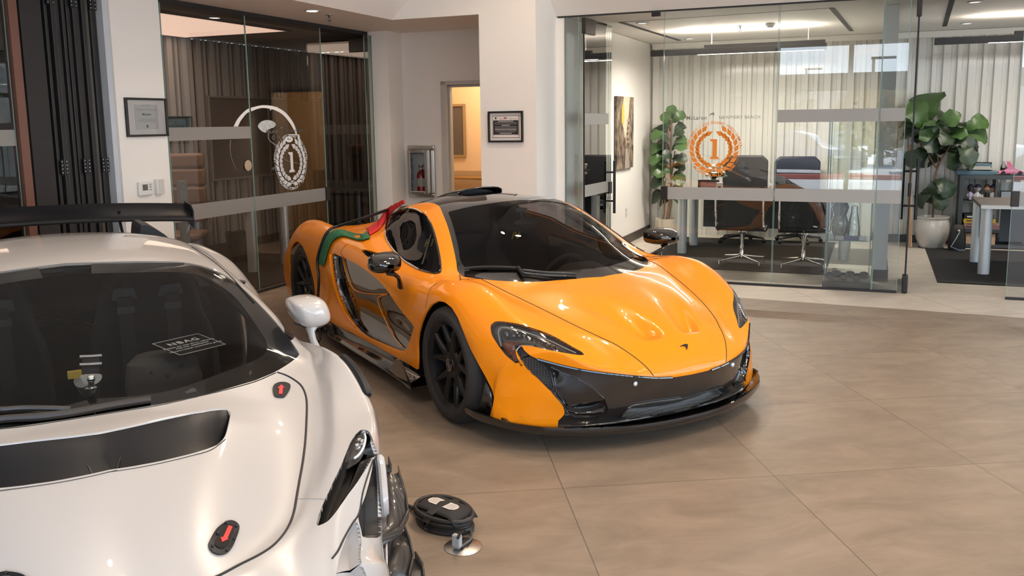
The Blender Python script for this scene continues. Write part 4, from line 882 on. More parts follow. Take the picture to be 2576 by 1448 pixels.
SLOT = [(90,1112),(254,1086),(330,1070),(400,1054),(480,1037),(545,1027),(570,1025),(580,1029),(581,1037),(577,1060),(571,1085),(563,1103),(550,1117),(530,1126),(480,1141),(400,1160),(330,1173),(254,1184),(90,1208)]
WLAMP = catmull([(796,1321),(800,1300),(812,1268),(826,1238),(840,1207),(855,1177),(866,1150),(878,1120),(890,1098),(903,1083),(915,1080),(925,1082),(932,1091),(939,1108),(946,1130),(951,1144),(944,1148),(938,1150),(925,1172),(910,1195),(895,1218),(878,1240),(860,1266),(843,1290),(825,1310),(810,1318)], 3, True)
WREC = catmull([(899,1306),(906,1335),(909,1365),(907,1400),(915,1430),(928,1475),(880,1490),(845,1475),(846,1440),(852,1408),(862,1375),(876,1342),(889,1316)], 3, True)
WCHAN = [(939,1153),(944,1149),(950,1146),(955,1170),(958,1210),(960,1260),(961,1310),(960,1345),(950,1352),(912,1352),(908,1330),(903,1312),(900,1296),(906,1280),(918,1250),(928,1215),(936,1180)]
K.cut('windscreen', lambda P: np.where((P[:, 0] < 1.5) & (P[:, 0] > 0), K.trace(WSC)(P), 9))
K.cut('slot', lambda P: np.where((P[:, 0] > 1.1) & (P[:, 0] < 1.9), K.trace(SLOT)(P), 9))
K.cut('headlamp', lambda P: np.where((P[:, 0] > 1.3), K.trace(WLAMP)(P), 9))
K.cut('channel', lambda P: np.where((P[:, 0] > 1.3), K.trace(WCHAN)(P), 9))
K.cut('recess', lambda P: np.where(P[:, 0] > 1.5, K.trace(WREC)(P), 9))
K.cut('rear_arch', lambda P: np.where(np.abs(P[:, 1]) > .6, np.hypot(P[:, 0]+1.335, P[:, 2]-.34)-.38, 9))
K.cut('front_arch', lambda P: np.where(np.abs(P[:, 1]) > .83, np.hypot(P[:, 0]-1.20, P[:, 2]-.33)-.33, 9))
K.cut('side_glass', lambda P: np.where((np.abs(P[:, 1]) > .6) & (P[:, 0] < .8) & (P[:, 0] > -.7), np.maximum(.80-P[:, 2]+.02, P[:, 2]-(1.0-.22*np.abs(P[:, 0]))), 9))
car = thing('track_car', 'white track car with black rear wing, hood vent and red arrow latches', 'car', (WP[0], WP[1], 0), WP[2])
K.build('body_shell', 'body', M_wht, car, rim=.012)
K.build('windscreen', 'windscreen', M_wwind, car)
for s in (-1, 1):
    K.build('side_window', 'side_glass', M_winds, car, half=s)
    K.build('bumper_channel', 'channel', M_blackm, car, inset=.05, half=s); K.build('bumper_recess', 'recess', M_wht, car, inset=.05, half=s)
def line2(pxs, step=4, off=.0, mir=False): return K.line(pxs, step, off, mir)
# black screen-print border inside the glass edge
def border(inner, outer):
    for m_ in (False, True):
        a, b_ = line2(outer, 4, -.003, m_), line2(inner, 4, -.003, m_); n = min(len(a), len(b_))
        b = MB(); b.grid([a[:n], b_[:n]]); b.build('glass_border', M_gblk, car)
border([(244,1000),(330,994),(440,977),(560,935),(640,905),(672,880),(668,850)], [(240,1042),(320,1029),(420,1012),(560,979),(640,956),(722,914),(748,886)])
border([(668,850),(645,815),(600,755),(560,720),(500,690),(430,682),(300,684),(230,686)], [(748,886),(724,846),(660,773),(610,724),(560,690),(500,667),(440,659),(230,661)])
def kline(name, pxs, r, m, off=0., both=True, step=4):
    for mir in ((False, True) if both else (False,)):
        pts = line2(pxs, step, off, mir)
        if len(pts) > 2: b = MB(); b.tube(pts, r, 6); b.build(name, m, car)
kline('shut_line', [(697,936),(720,944),(740,955),(758,970),(768,990),(772,1015),(771,1060),(768,1110),(762,1160),(754,1205),(747,1245),(740,1285),(730,1315),(712,1345),(685,1373),(650,1396),(600,1421),(555,1445),(500,1468),(440,1490),(380,1505),(320,1512)], .0038, M_blackm)
kline('shut_line', [(749,1254),(785,1254),(818,1255)], .002, mat('seam_grey', (.35, .34, .34), .6))
kline('shut_line', [(482,622),(500,632),(540,660),(575,690),(605,722),(640,760)], .003, M_blackm)
kline('shut_line', [(938,1156),(925,1195),(912,1240),(903,1290),(885,1318),(866,1352),(850,1385),(835,1405)], .003, M_blackm)
kline('bonnet_edge', [(240,1045),(320,1032),(420,1015),(560,982),(640,960),(694,937)], .0035, M_blackm, off=-.002)
# hood vent: a curved vane falling from the rear edge under the front lip
re_ = [(254,1086),(330,1070),(400,1054),(480,1037),(545,1027),(576,1027)]; fe = [(254,1184),(330,1173),(400,1160),(480,1141),(530,1126),(566,1100)]
A = line2(re_, 6); B = line2(fe, 6); n = min(len(A), len(B)); A = A[:n]; B = B[:n]
A = [Vector((p.x, -p.y, p.z)) for p in A[::-1]]+A[1:]; B = [Vector((p.x, -p.y, p.z)) for p in B[::-1]]+B[1:]
rows = []
for t in np.linspace(0, 1.12, 14): rows.append([a.lerp(b_, t)+Vector((0, 0, -.006-.062*math.sin(min(t, 1)*PI*.62)**1.4)) for a, b_ in zip(A, B)])
b = MB(); b.grid(rows); b.build('hood_vane', M_satin, car)
rows = [[p+Vector((.002*0, 0, dz)) for p in B] for dz in (.0, -.03)]
b = MB(); b.grid([[p+Vector((.012, 0, -.002)) for p in B], [p+Vector((-.004, 0, -.002)) for p in B], [p+Vector((-.002, 0, -.03)) for p in B]]); b.build('vent_lip', mat('vent_lip_grey', (.045, .045, .048), .45), car)
b = MB()
fu = [(192,1101),(200,1110),(222,1141),(236,1175)]; fv = [(317,1083),(312,1096),(303,1115),(292,1148)]
def vane_pt(x, y):
    h = K.hit(x, y); return h+Vector((-.02, 0, -.045)) if h else None
for pl_ in (fu, fv):
    pts = [vane_pt(*p) for p in catmull(pl_, 4)]; b.tube(pts, .0022, 6)
b.build('vane_rib', M_gblk, car)
# hood latches: black plates with red arrows
M_red = mat('latch_red', (.75, .02, .02), .4)
def plate(name, poly, m, off, parent=car, th=.003, k=4, mir=False):
    P = catmull(poly, k, True) if k > 1 else poly
    h = [K.hit(x, y, mir, off) for x, y in P]; b = MB(); b.poly(h); return b.build(name, m, parent, smooth=0, solid=th)
for mir in (False, True):
    p1 = plate('hood_latch', [(686,975),(697,965),(715,963),(729,969),(728,982),(716,999),(704,1001),(690,997)], M_satin, .004, mir=mir)
    plate('latch_arrow', [(707,971),(716,980),(711,979),(709,995),(700,995),(701,980),(697,980)], M_red, .0075, p1, .001, 1, mir)
    p2 = plate('hood_latch', [(569,1313),(585,1312),(597,1320),(600,1332),(593,1355),(583,1378),(570,1392),(552,1397),(535,1392),(525,1380),(524,1366),(533,1348),(545,1330)], M_satin, .004, mir=mir)
    plate('latch_insert', [(570,1322),(583,1324),(586,1334),(580,1354),(570,1374),(556,1383),(542,1379),(538,1367),(547,1350),(559,1332)], M_gblk, .0068, p2, .001, 3, mir)
    plate('latch_arrow', [(571,1327),(581,1330),(568,1360),(571,1361),(555,1369),(551,1356),(557,1357)], M_red, .0088, p2, .001, 1, mir)
    for (x, y) in ((566,1318),(592,1326),(545,1345),(586,1358),(532,1377),(568,1387)):
        h = K.hit(x, y, mir, .007); b = MB(); b.sphere(h, .004, 8, 5); b.build('latch_screw', M_blackm, p2)
# headlamps
for s in (1, -1):
    m_ = s < 0
    lp = K.build('headlamp', 'headlamp', mat('lamp_socket', (.004, .004, .004), .4), car, inset=.05, half=s)
    lens_ = [(866,1158),(876,1128),(886,1108),(896,1094),(908,1086),(918,1090),(917,1106),(910,1126),(900,1140),(884,1150)]
    h = [K.hit(x, y, m_, -.006) for x, y in catmull(lens_, 3, True)]; b = MB(); b.poly(h); b.build('lens_cover', glassmat('lamp_cover', (.86, .85, .84), 1.5), lp, smooth=0)
    h = [K.hit(x, y, m_, -.03) for x, y in catmull(lens_, 3, True)]; b = MB(); b.poly(h); b.build('lamp_reflector', mat('lamp_grey', (.12, .115, .11), .35, .5), lp, smooth=0)
    for (x, y) in ((903,1098),(910,1101),(897,1112)):
        p = K.hit(x, y, m_, -.018); b = MB(); b.sphere(p, .013, 12, 7); b.build('projector', M_chrome, lp)
    g = K.line([(917,1088),(919,1100),(914,1122),(903,1140),(890,1150)], 4, -.004, m_); b = MB(); b.tube(g, .004, 6); b.build('lamp_rim', M_alu, lp)
    # white rib standing outside the channel, canards stacked on the bumper corner
    g = K.line([(949,1146),(954,1180),(958,1230),(961,1280),(963,1330)], 4, .008, m_); g.append(g[-1]+Vector((.02, 0, -.03)))
    b = MB(); b.tube(g, [.008]+[.014]*(len(g)-2)+[.008], 10); b.build('bumper_rib', M_wht, car)
def bp(x, y, lx, s=1):
    o = K.local(CAM); d = ray(x, y) @ K.R; k = (lx-o[0])/d[0]; p = o+d*k; return Vector((p[0], s*p[1], p[2]))
def canard(name, edge_in, edge_out, m):
    for s in (1, -1):
        A = [bp(*p, s) for p in edge_in]; B = [bp(*p, s) for p in edge_out]; rows = [A, [a.lerp(b_, .5)+Vector((0, 0, -.006)) for a, b_ in zip(A, B)], B, [q+Vector((-.01, s*.004, .02)) for q in B]]
        b = MB(); b.grid(rows); b.build(name, m, car, solid=.006, smooth=50)
M_carbw = weave('carbon_canard', (.010, .008, .007), (.034, .027, .024), 70, .42, .35)
canard('upper_canard', [(971,1190,1.60),(973,1230,1.64),(975,1275,1.68),(974,1320,1.73),(955,1345,1.79),(907,1348,1.86)], [(1002,1188,1.60),(1013,1225,1.63),(1022,1262,1.66),(1027,1300,1.70),(1008,1342,1.75),(912,1402,1.87)], M_carbw)
canard('lower_canard', [(985,1350,1.70),(982,1385,1.76),(978,1415,1.80),(972,1455,1.85)], [(1018,1335,1.70),(1032,1375,1.74),(1040,1415,1.78),(1030,1460,1.84)], M_carbw)
canard('splitter_end', [(1000,1425,1.74),(1000,1450,1.80),(990,1500,1.90)], [(1045,1405,1.72),(1064,1435,1.78),(1072,1500,1.88)], M_carbw)
canard('corner_fin', [(972,1168,1.58),(972,1186,1.60)], [(978,1166,1.58),(984,1186,1.60)], M_blackm)
canard('bumper_skirt', [(957,1352,1.76),(952,1400,1.82),(948,1460,1.90)], [(972,1352,1.76),(973,1400,1.82),(974,1460,1.90)], M_wht)
# arch flare and wheel at the near side
for s in (1, -1):
    b = MB(); b.tube(catmull([tuple(bp(*p, s)) for p in ((858,893,1.06),(880,914,1.12),(899,938,1.19),(914,964,1.25),(926,994,1.31))], 4), [.006]+[.013]*15+[.010], 8, flat=1.3, up=(0, 1, 0)); b.build('arch_flare', M_satin, car)
    for x, r, w, yo in ((1.22, .325, .25, .845), (-1.335, .35, .32, .95)):
        t = bpy.data.objects.new('wheel', None); COL.objects.link(t); t.parent = car; t.location = (x, s*yo, r); t.rotation_euler = (PI/2*(-1 if s > 0 else 1), 0, 0)
        b = MB(); b.lathe([(.23, -w), (r-.02, -w), (r, -w+.03), (r, -.03), (r-.02, 0), (.25, 0), (.24, -.03)], 48, cap=False); b.build('tyre', M_rub, t)
        b = MB(); b.lathe([(.24, -w+.02), (.22, -.1), (.235, -.02), (.245, -.01)], 40, cap=False)
        for q in range(10): a = 2*PI*q/10; b.tube([(.03*math.cos(a), .03*math.sin(a), -.05), (.23*math.cos(a), .23*math.sin(a), -.02)], [.025, .015], 6)
        b.build('rim', M_whl, t)
# cowl tray and wiper
cw = MB(); cw.tube(K.line([(-60,1085),(0,1062),(100,1055),(180,1045),(260,1030),(330,1018),(378,1011)], 4, .010), [.012]*60 if False else .0125, 8); cw.build('wiper_arm', mat('wiper_black', (.03, .025, .022), .35), car)
cw = MB(); cw.tube(K.line([(-60,1030),(0,1038),(60,1035),(130,1036),(180,1038)], 4, .014), .009, 8); cw.build('wiper_blade', mat('wiper_black'), car)
# mirror on a stalk
for s in (1, -1):
    t = bpy.data.objects.new('door_mirror', None); COL.objects.link(t); t.parent = car
    prof = [(729,770),(730,757),(745,750),(770,746),(795,746),(812,753),(822,768),(828,788),(827,803),(815,814),(795,820),(770,822),(752,814),(740,800),(733,786)]
    outl = [bp(x, y, .66, s) for x, y in catmull(prof, 3, True)]; c = sum(outl, Vector())/len(outl)
    b = MB(); rows = []
    for dx, sc in ((-.075, .90), (-.06, .985), (-.03, 1.0), (.0, .99), (.035, .93), (.06, .80), (.075, .62), (.083, .35), (.085, .02)): rows.append([c+(p-c)*sc+Vector((dx, 0, -.0)) for p in outl+[outl[0]]])
    b.grid(rows); b.poly(rows[0][:-1]); b.build('mirror_shell', M_wht, t, smooth=60)
    st = [bp(785,815,.66,s), bp(783,835,.68,s), bp(788,855,.70,s), bp(797,872,.72,s)]; st[-1].z -= .01
    b = MB(); b.tube(st, [.030, .014, .013, .016], 12, flat=1.4, up=(1, 0, 0)); b.build('mirror_stalk', M_wht, t)
    b = MB(); b.tube([bp(740,812,.66,s), bp(775,824,.665,s), bp(806,822,.665,s), bp(827,806,.66,s)], .004, 6); b.build('mirror_seam', M_blackm, t)
# rear wing
rows = []
for y in np.linspace(-.875, .875, 31):
    zc = 1.105+.035*(1-(y/.875)**2); sec = []
    for a in np.linspace(0, 2*PI, 25):
        ch = math.cos(a); th = math.sin(a)*(.032 if math.sin(a) > 0 else .020)*(1.15+ch)/1.6
        xx, zz = .15*ch, th-.028*(1-ch*ch); an = -.30
        sec.append((-2.12+xx*math.cos(an)-zz*math.sin(an), y, zc-.02+xx*math.sin(an)+zz*math.cos(an)))
    rows.append(sec)
b = MB(); b.grid(rows); b.build('rear_wing', M_satin, car, smooth=60)
for s in (1, -1):
    b = MB(); b.prism([(-.17, 1.015), (.13, .985), (.14, 1.10), (.05, 1.135), (-.17, 1.15)], -.004, .004, Matrix.Translation((-2.12, s*.878, 0)) @ Matrix.Rotation(PI/2, 4, 'X')); b.build('wing_endplate', M_satin, car, smooth=0)
    b = MB(); b.prism([(-.10, .93), (.04, 1.0), (-.10, 1.0)], -.003, .003, Matrix.Translation((-2.12, s*.868, 0)) @ Matrix.Rotation(PI/2, 4, 'X')); b.build('endplate_fin', mat('pale_fin', (.5, .5, .5), .4), car, smooth=0)
    b = MB(); b.tube([(-2.10, s*.44, 1.12), (-2.12, s*.44, 1.06), (-2.0, s*.44, .98), (-1.85, s*.44, .90)], .018, 8, flat=.5, up=(0, 1, 0)); b.build('wing_mount', M_satin, car)
    b = MB(); b.prism([(s*.37, 1.06), (s*.383, 1.150), (s*.392, 1.163), (s*.42, 1.163), (s*.455, 1.146), (s*.50, 1.11), (s*.56, 1.045)], -.95, -.62, Matrix(((0, 0, 1, 0), (1, 0, 0, 0), (0, 1, 0, 0), (0, 0, 0, 1)))); b.build('roof_snorkel', M_satin, car, smooth=0, bevel=.006)
# ---- cabin
M_cage = mat('cage_black', (.02, .022, .022), .4, .3)
M_cab = mat('cabin_black', (.010, .010, .011), .8)
b = MB(); b.box(-.9, 1.0, -.72, .72, .16, .22); b.build('cabin_floor', M_cab, car, smooth=0)
b = MB(); b.grid([[(-.55, y, .2), (-.62, y, .75), (-.85, y*.8, 1.02)] for y in np.linspace(-.7, .7, 7)]); b.build('rear_bulkhead', M_cab, car)
rows = []
for x, z in ((.74,.40),(.80,.62),(.86,.715),(.95,.742),(1.05,.748),(1.15,.76),(1.22,.765)):
    wm = .68-.55*max(0, x-.95)-.9*max(0, x-1.1); rows.append([(x-.09*q*q, q*wm, z-.012*q*q-(.04 if abs(q) > .9 else 0)) for q in np.linspace(-1, 1, 17)])
b = MB(); b.grid(rows); b.build('dashboard', mat('dash_flock', (.030, .030, .031), .9, noise=(60, .25)), car, smooth=60)
def cagebar(pts, r=.022):
    b = MB(); b.tube(catmull(pts, 5), r, 10); b.build('cage_bar', M_cage, car)
for s in (1, -1):
    cagebar([(.93, s*.60, .70), (.72, s*.655, .82), (.45, s*.61, .93), (.22, s*.53, 1.02), (.1, s*.42, 1.052), (.06, s*.2, 1.066), (.06, 0, 1.07)])
    cagebar([(.1, s*.52, 1.02), (-.3, s*.53, 1.06), (-.5, s*.50, 1.0), (-.52, s*.56, .6), (-.5, s*.6, .2)])
    cagebar([(.8, s*.66, .45), (.3, s*.68, .6), (-.45, s*.62, .35)])
cagebar([(-.5, -.5, 1.0), (-.5, 0, 1.03), (-.5, .5, 1.0)])
cagebar([(-.5, -.5, .98), (-.55, .1, .7), (-.5, .55, .4)]); cagebar([(-.5, -.54, .72), (-.52, 0, .75), (-.5, .54, .72)])
def wseat(y):
    t = bpy.data.objects.new('race_seat', None); COL.objects.link(t); t.parent = car; t.location = (0, y, 0)
    b = MB(); rows = []
    for x, z, w, d in ((.30,.32,.22,.06),(.05,.30,.24,.08),(-.08,.36,.26,.12),(-.14,.55,.27,.14),(-.18,.72,.26,.12),(-.20,.82,.21,.10),(-.21,.92,.20,.13),(-.22,1.0,.17,.13),(-.23,1.03,.10,.05)):
        rows.append([(x+d*max(0, abs(q)-.55)*2, q*w, z) for q in (-1, -.85, -.6, -.3, 0, .3, .6, .85, 1)])
    b.grid(rows); b.build('seat_shell', mat('race_seat_black', (.008, .008, .010), .85), t, solid=.03, sub=1)
    for s in (-1, 1):
        b = MB(); b.prism([(-.055, 0), (.055, 0), (.042, .05), (-.042, .05)], -.01, .01, Matrix.Translation((-.145, s*.10, .885)) @ Matrix.Rotation(PI/2, 4, 'Z') @ Matrix.Rotation(PI/2, 4, 'X')); b.build('harness_slot', M_cage, t, smooth=0)
        b = MB(); b.box(-.12, -.10, s*.10-.03, s*.10+.03, .55, .90); b.build('harness_strap', mat('strap_black', (.02, .02, .022), .9), t, smooth=0)
        b = MB(); b.box(-.105, -.09, s*.10-.035, s*.10+.035, .83, .86); b.build('harness_buckle', mat('buckle_grey', (.06, .06, .06), .3, .8), t, smooth=0)
    return t
wseat(.34); wseat(-.34)
b = MB(); rows = []
for zt, w, dx in ((.58, .14, -.06), (.66, .145, -.05), (.735, .13, -.08), (.755, .09, -.12)): rows.append([(.55+dx+.05*math.cos(a)*1.2, .30+w*math.sin(a), zt) for a in np.linspace(-PI, PI, 25)])
b.grid(rows); b.poly(rows[-1][:-1]); b.build('steering_pad', mat('pad_grey', (.055, .052, .05), .7), car)
for dy, dz in ((-.05, .715), (.06, .725), (.01, .695)): b = MB(); b.sphere((.552, .30+dy, dz), .008, 10, 6); b.build('pad_button', M_darkgrey, car)
b = MB(); b.cyl((.62, .02, .70), (.70, .0, .76), .028, 16); b.build('air_nozzle', mat('nozzle_grey', (.35, .34, .32), .5), car)
b = MB(); b.box(.70, .72, -.045, .0, .775, .80); b.build('cable_tag', mat('tag_yellow', (.55, .36, .05), .6), car, smooth=0)
# tow strap laid over the dash edge with a steel eye
b = MB(); b.grid([[bp(x, y, lx) for x in (206, 250)] for y, lx in ((893,.90),(905,.93),(925,.97),(945,1.0))]); b.build('tow_strap', mat('strap_black'), car, solid=.004)
for y, lx, r in ((897,.915,.006),(917,.965,.006)): b = MB(); b.tube([bp(200,y,lx), bp(228,y-1,lx), bp(256,y-3,lx)], r, 8); b.build('strap_bar', M_chrome, car)
h = [bp(x, y, 1.02) for x, y in catmull([(204,943),(250,940),(256,950),(245,963),(228,968),(212,963),(205,953)], 3, True)]; b = MB(); b.poly(h); b.build('strap_plate', mat('plate_cream', (.55, .53, .45), .5), car, smooth=0, solid=.004)
b = MB(); b.cyl(bp(229,980,1.06), bp(230,950,1.06), .009, 12); b.sphere(bp(229,952,1.06), .013, 10, 6); b.lathe([(0,0),(.018,0),(.018,.006),(.0,.008)], 16, Matrix.Translation(bp(229,979,1.06))); b.build('strap_bolt', M_chrome, car)
# loose notice on the dash
def zpl(x, y, z):
    o = K.local(CAM); d = ray(x, y) @ K.R; k = (z-o[2])/d[2]; return Vector(o+d*k)
q = [zpl(398,870,.79), zpl(512,844,.79), zpl(551,882,.772), zpl(438,905,.772)]
ux = (q[1]-q[0]); uy = (q[3]-q[0]); o_ = q[0]+(ux+uy)/2+Vector((0, 0, .012)); lu, lv = ux.length, uy.length
ex = ux.normalized(); ez = ex.cross(-uy).normalized(); ey = ez.cross(ex)
SM = Matrix(((ex.x, ey.x, ez.x, o_.x), (ex.y, ey.y, ez.y, o_.y), (ex.z, ey.z, ez.z, o_.z), (0, 0, 0, 1)))
WM = Matrix.Translation((WP[0], WP[1], 0)) @ Matrix.Rotation(WP[2], 4, 'Z')
t = thing('notice_card', 'black notice card with white border lying on the white car dash', 'sign'); t.matrix_world = WM @ SM
b = MB(); b.box(-lu/2, lu/2, -lv/2, lv/2, -.0015, .0015); b.build('card', M_black, t, smooth=0)
M_ink = mat('white_print', (.75, .74, .71), .6)
b = MB(); w_ = .003
for a in ((-lu/2, lu/2, -lv/2, -lv/2+w_), (-lu/2, lu/2, lv/2-w_, lv/2), (-lu/2, -lu/2+w_, -lv/2, lv/2), (lu/2-w_, lu/2, -lv/2, lv/2)): b.box(*a, .0015, .0022)
b.build('card_border', M_ink, t, smooth=0)
b = MB(); Tt = lambda y, x=0: Matrix.Translation((x*lu, y*lv, .002))
b.text('NBAG', lv*.23, Tt(.20), .0006, bold=.0006, space=1.25); b.text('Please do not sit in vehicles', lv*.105, Tt(.0), .0006); b.text('Ask for assistance', lv*.105, Tt(-.11), .0006)
b.text('newport beach automotive group', lv*.09, Tt(-.24), .0006)
b.build('card_text', M_ink, t, smooth=0)
# ================================================================== furnishings
def PV(x, y, v):
    """pixel -> (u, z) on the plane v"""
    d = ray(x, y); k = v/(d @ E2); P_ = CAM+d*k; return float(P_ @ E1), float(P_[2])
def PU(x, y, u):
    d = ray(x, y); k = u/(d @ E1); P_ = CAM+d*k; return float(P_ @ E2), float(P_[2])
def single(name, label, cat, mb, m, loc, rz=YAW, grp=None, **kw):
    o = mb.build(name, m, loc=loc, rot=rz, **kw); return tag(o, label, cat, grp)
M_rug = mat('rug_charcoal', (.014, .013, .013), .95, noise=(80, .4), bump=(300, .3))
def rug(label, u0, u1, v0, v1):
    b = MB(); b.box(0, u1-u0, 0, v1-v0, .001, .010); single('rug', label, 'rug', b, M_rug, W(u0, v0), smooth=0)
rug('dark rug under the desk and two guest chairs in the first office', -2.50, -.45, 9.82, 12.45)
rug('dark rug under the grey desk in the second office', .63, 4.0, 9.70, 12.25)
rug('dark carpet mat under the desk in the dark left office', -7.9, -5.78, 6.2, 9.3)
# desks
M_dtop = mat('desk_top_brown', (.075, .06, .052), .4, noise=(9, .2)); M_dedge = mat('desk_edge', (.62, .60, .56), .35, .6)
def desk(label, u0, u1, v0, v1, panel=True, legs=((0, 0), (0, 1), (1, 0), (1, 1))):
    t = thing('office_desk', label, 'desk', W(u0, v0), YAW); L, D = u1-u0, v1-v0
    b = MB(); b.box(0, L, 0, D, .705, .74); b.build('desk_top', M_dtop, t, bevel=.003, smooth=0)
    b = MB(); b.box(-.003, L+.003, -.006, -.001, .705, .742); b.build('edge_strip', M_dedge, t, smooth=0)
    for (i, j) in legs:
        x = .06+i*(L-.12); y = .10+j*(D-.2); b = MB()
        b.prism([(x+.065*math.cos(a)*(1 if math.cos(a) > 0 else .75), y+.055*math.sin(a)) for a in np.linspace(0, 2*PI, 20, endpoint=False)], .011, .705); b.build('desk_leg', M_alu, t)
    if panel:
        b = MB(); b.box(.25, L-.2, D*.55, D*.55+.018, .30, .66); b.build('modesty_panel', mat('panel_slate', (.05, .06, .07), .5), t, smooth=0)
    return t
desk('long desk behind the frosted band with two guest chairs', -2.26, -.25, 10.80, 11.75)
t = desk('grey desk with silver legs in the second office', 1.03, 2.9, 10.25, 11.30)
desk('desk with a pale leg behind the dark left glass', -7.9, -6.45, 7.95, 8.75, False)
# guest chairs: mesh slung between chrome side frames on a four-arm base
M_net = mat('chair_mesh', (.030, .031, .033), .7); M_leath = mat('black_leather', (.015, .015, .016), .45)
def guest_chair(u, v, rz, label):
    t = thing('guest_chair', label, 'chair', W(u, v, .0), rz, 'guest chairs at the desk')
    prof = [(.26,.435),(.15,.415),(0,.405),(-.16,.425),(-.22,.47),(-.255,.56),(-.29,.70),(-.315,.83)]
    pr = catmull(prof, 4)
    b = MB(); b.grid([[(x, y, z) for y, z in [(p[0], p[1]) for p in pr[:17]]] for x in np.linspace(-.245, .245, 5)]); b.build('seat', M_net, t, solid=.012)
    b = MB(); b.grid([[(x, y, z) for y, z in [(p[0], p[1]) for p in pr[16:]]] for x in np.linspace(-.245, .245, 5)]); b.build('backrest', M_net, t, solid=.012)
    for s in (-1, 1):
        b = MB(); b.tube([(s*.255, y, z) for y, z in pr], .011, 8, flat=1.3); b.build('side_frame', M_chrome, t)
    b = MB(); b.tube([(-.255, -.245, .515), (-.2, -.20, .455), (0, -.19, .44), (.2, -.20, .455), (.255, -.245, .515)], .010, 8); b.build('cross_bar', M_chrome, t)
    b = MB(); b.lathe([(.05, .385), (.05, .40), (.03, .36), (.028, .30), (.022, .28), (.022, .12), (.03, .10)], 20); b.build('column', M_chrome, t)
    b = MB()
    for k in range(4):
        a = PI/4+PI/2*k; c, s_ = math.cos(a), math.sin(a); b.tube([(.02*c, .02*s_, .115), (.15*c, .15*s_, .095), (.315*c, .315*s_, .075)], [.018, .014, .010], 8)
    b.build('star_base', M_chrome, t)
    for k in range(4):
        a = PI/4+PI/2*k; c, s_ = math.cos(a), math.sin(a); b = MB(); b.cyl((.31*c, .31*s_, .0105), (.31*c, .31*s_, .085), .014, 12); b.build('foot_glide', M_chrome, t)
    for k in (0,):
        pass
    return t
guest_chair(-1.37, 10.22, YAW+.0, 'mesh and chrome guest chair, left of the pair at the desk')
guest_chair(-.70, 10.20, YAW+.05, 'mesh and chrome guest chair, right of the pair, near display case')
def exec_chair(u, v, rz, label, top=1.16, w=.30, m=M_leath):
    t = thing('executive_chair', label, 'chair', W(u, v), rz)
    b = MB(); b.box(-w+.02, w-.02, -.25, .25, .42, .50); b.build('seat', m, t, bevel=.03, smooth=40)
    b = MB()
    P = [(-w, .52), (w, .52), (w, top-.07), (w-.07, top), (-w+.07, top), (-w, top-.07)]
    b.prism(P, -.03, .03, Matrix.Translation((0, .27, 0)) @ Matrix.Rotation(PI/2, 4, 'X')); b.build('backrest', m, t, bevel=.02, smooth=40)
    for s in (-1, 1): b = MB(); b.tube([(s*(w+.02), .2, .5), (s*(w+.03), .18, .66), (s*(w+.03), -.12, .66), (s*(w+.02), -.15, .48)], .014, 8); b.build('armrest', M_chrome, t)
    b = MB(); b.cyl((0, 0, .08), (0, 0, .42), .03, 14); b.build('column', M_chrome, t)
    b = MB()
    for k in range(5): a = 2*PI*k/5; b.tube([(0, 0, .11), (.30*math.cos(a), .30*math.sin(a), .075)], [.022, .012], 8)
    b.build('star_base', M_darkgrey, t)
    for k in range(5): a = 2*PI*k/5; b = MB(); b.sphere((.30*math.cos(a), .30*math.sin(a), .04), .029, 10, 6); b.build('castor', M_blackm, t)
    return t
u_, z_ = PV(1870, 392, 12.15)
exec_chair(u_, 12.1, YAW, 'tall black chair behind the desk, seen through the orange emblem', z_)
u2, z2 = PV(1985, 395, 12.3); exec_chair(u2+.14, 12.3, YAW+.2, 'tall black chair behind the desk, beside the glass joint', z2)
# seat seen in the dark office
M_tan = mat('tan_leather', (.22, .125, .08), .5)
def tan_chair():
    t = thing('swivel_chair', 'tan leather high back swivel chair in the dark left office', 'chair', W(-6.95, 7.45), YAW+.5)
    b = MB(); b.box(-.24, .24, -.24, .24, .44, .52); b.build('seat', M_tan, t, bevel=.03, smooth=40)
    for k, z in enumerate((.60, .80, 1.0)): 
        b = MB(); b.box(-.23, .23, .22+.02*k, .29+.02*k, z, z+.19); b.build('back_cushion', M_tan, t, bevel=.03, smooth=40)
    b = MB(); b.box(-.22, .22, .27, .36, 1.19, 1.36); b.build('headrest', M_tan, t, bevel=.035, smooth=40)
    for s in (-1, 1): b = MB(); b.tube([(s*.26, .2, .5), (s*.28, .18, .70), (s*.28, -.16, .72)], .014, 8); b.build('armrest', M_chrome, t)
    b = MB(); b.cyl((0, 0, .08), (0, 0, .44), .025, 14); b.build('column', M_chrome, t)
    b = MB()
    for k in range(5): a = 2*PI*k/5; b.tube([(0, 0, .10), (.30*math.cos(a), .30*math.sin(a), .05)], [.022, .012], 8)
    b.build('star_base', M_chrome, t)
tan_chair()
def bin_():
    v, z = PU(598, 612, -7.2); t = thing('waste_bin', 'black bin with plastic liner behind the dark left glass', 'bin', W(-7.2, v+.02, .011), YAW)
    b = MB(); b.lathe([(.11, 0), (.14, .34), (.135, .34), (.105, .01)], 24, cap=False); b.lathe([(0, .004), (.105, .004)], 24, cap=False); b.build('bin_body', M_black, t)
    b = MB(); pr = []
    for k, (r, z) in enumerate(((.142, .20), (.150, .30), (.155, .345), (.13, .36), (.11, .30))): pr.append([((r+.006*math.sin(5*a+k))*math.cos(a), (r+.006*math.sin(7*a+k))*math.sin(a), z+.006*math.sin(4*a)) for a in np.linspace(0, 2*PI, 41)])
    b.grid(pr); b.build('liner', mat('liner_black', (.02, .02, .02), .25), t)
bin_()
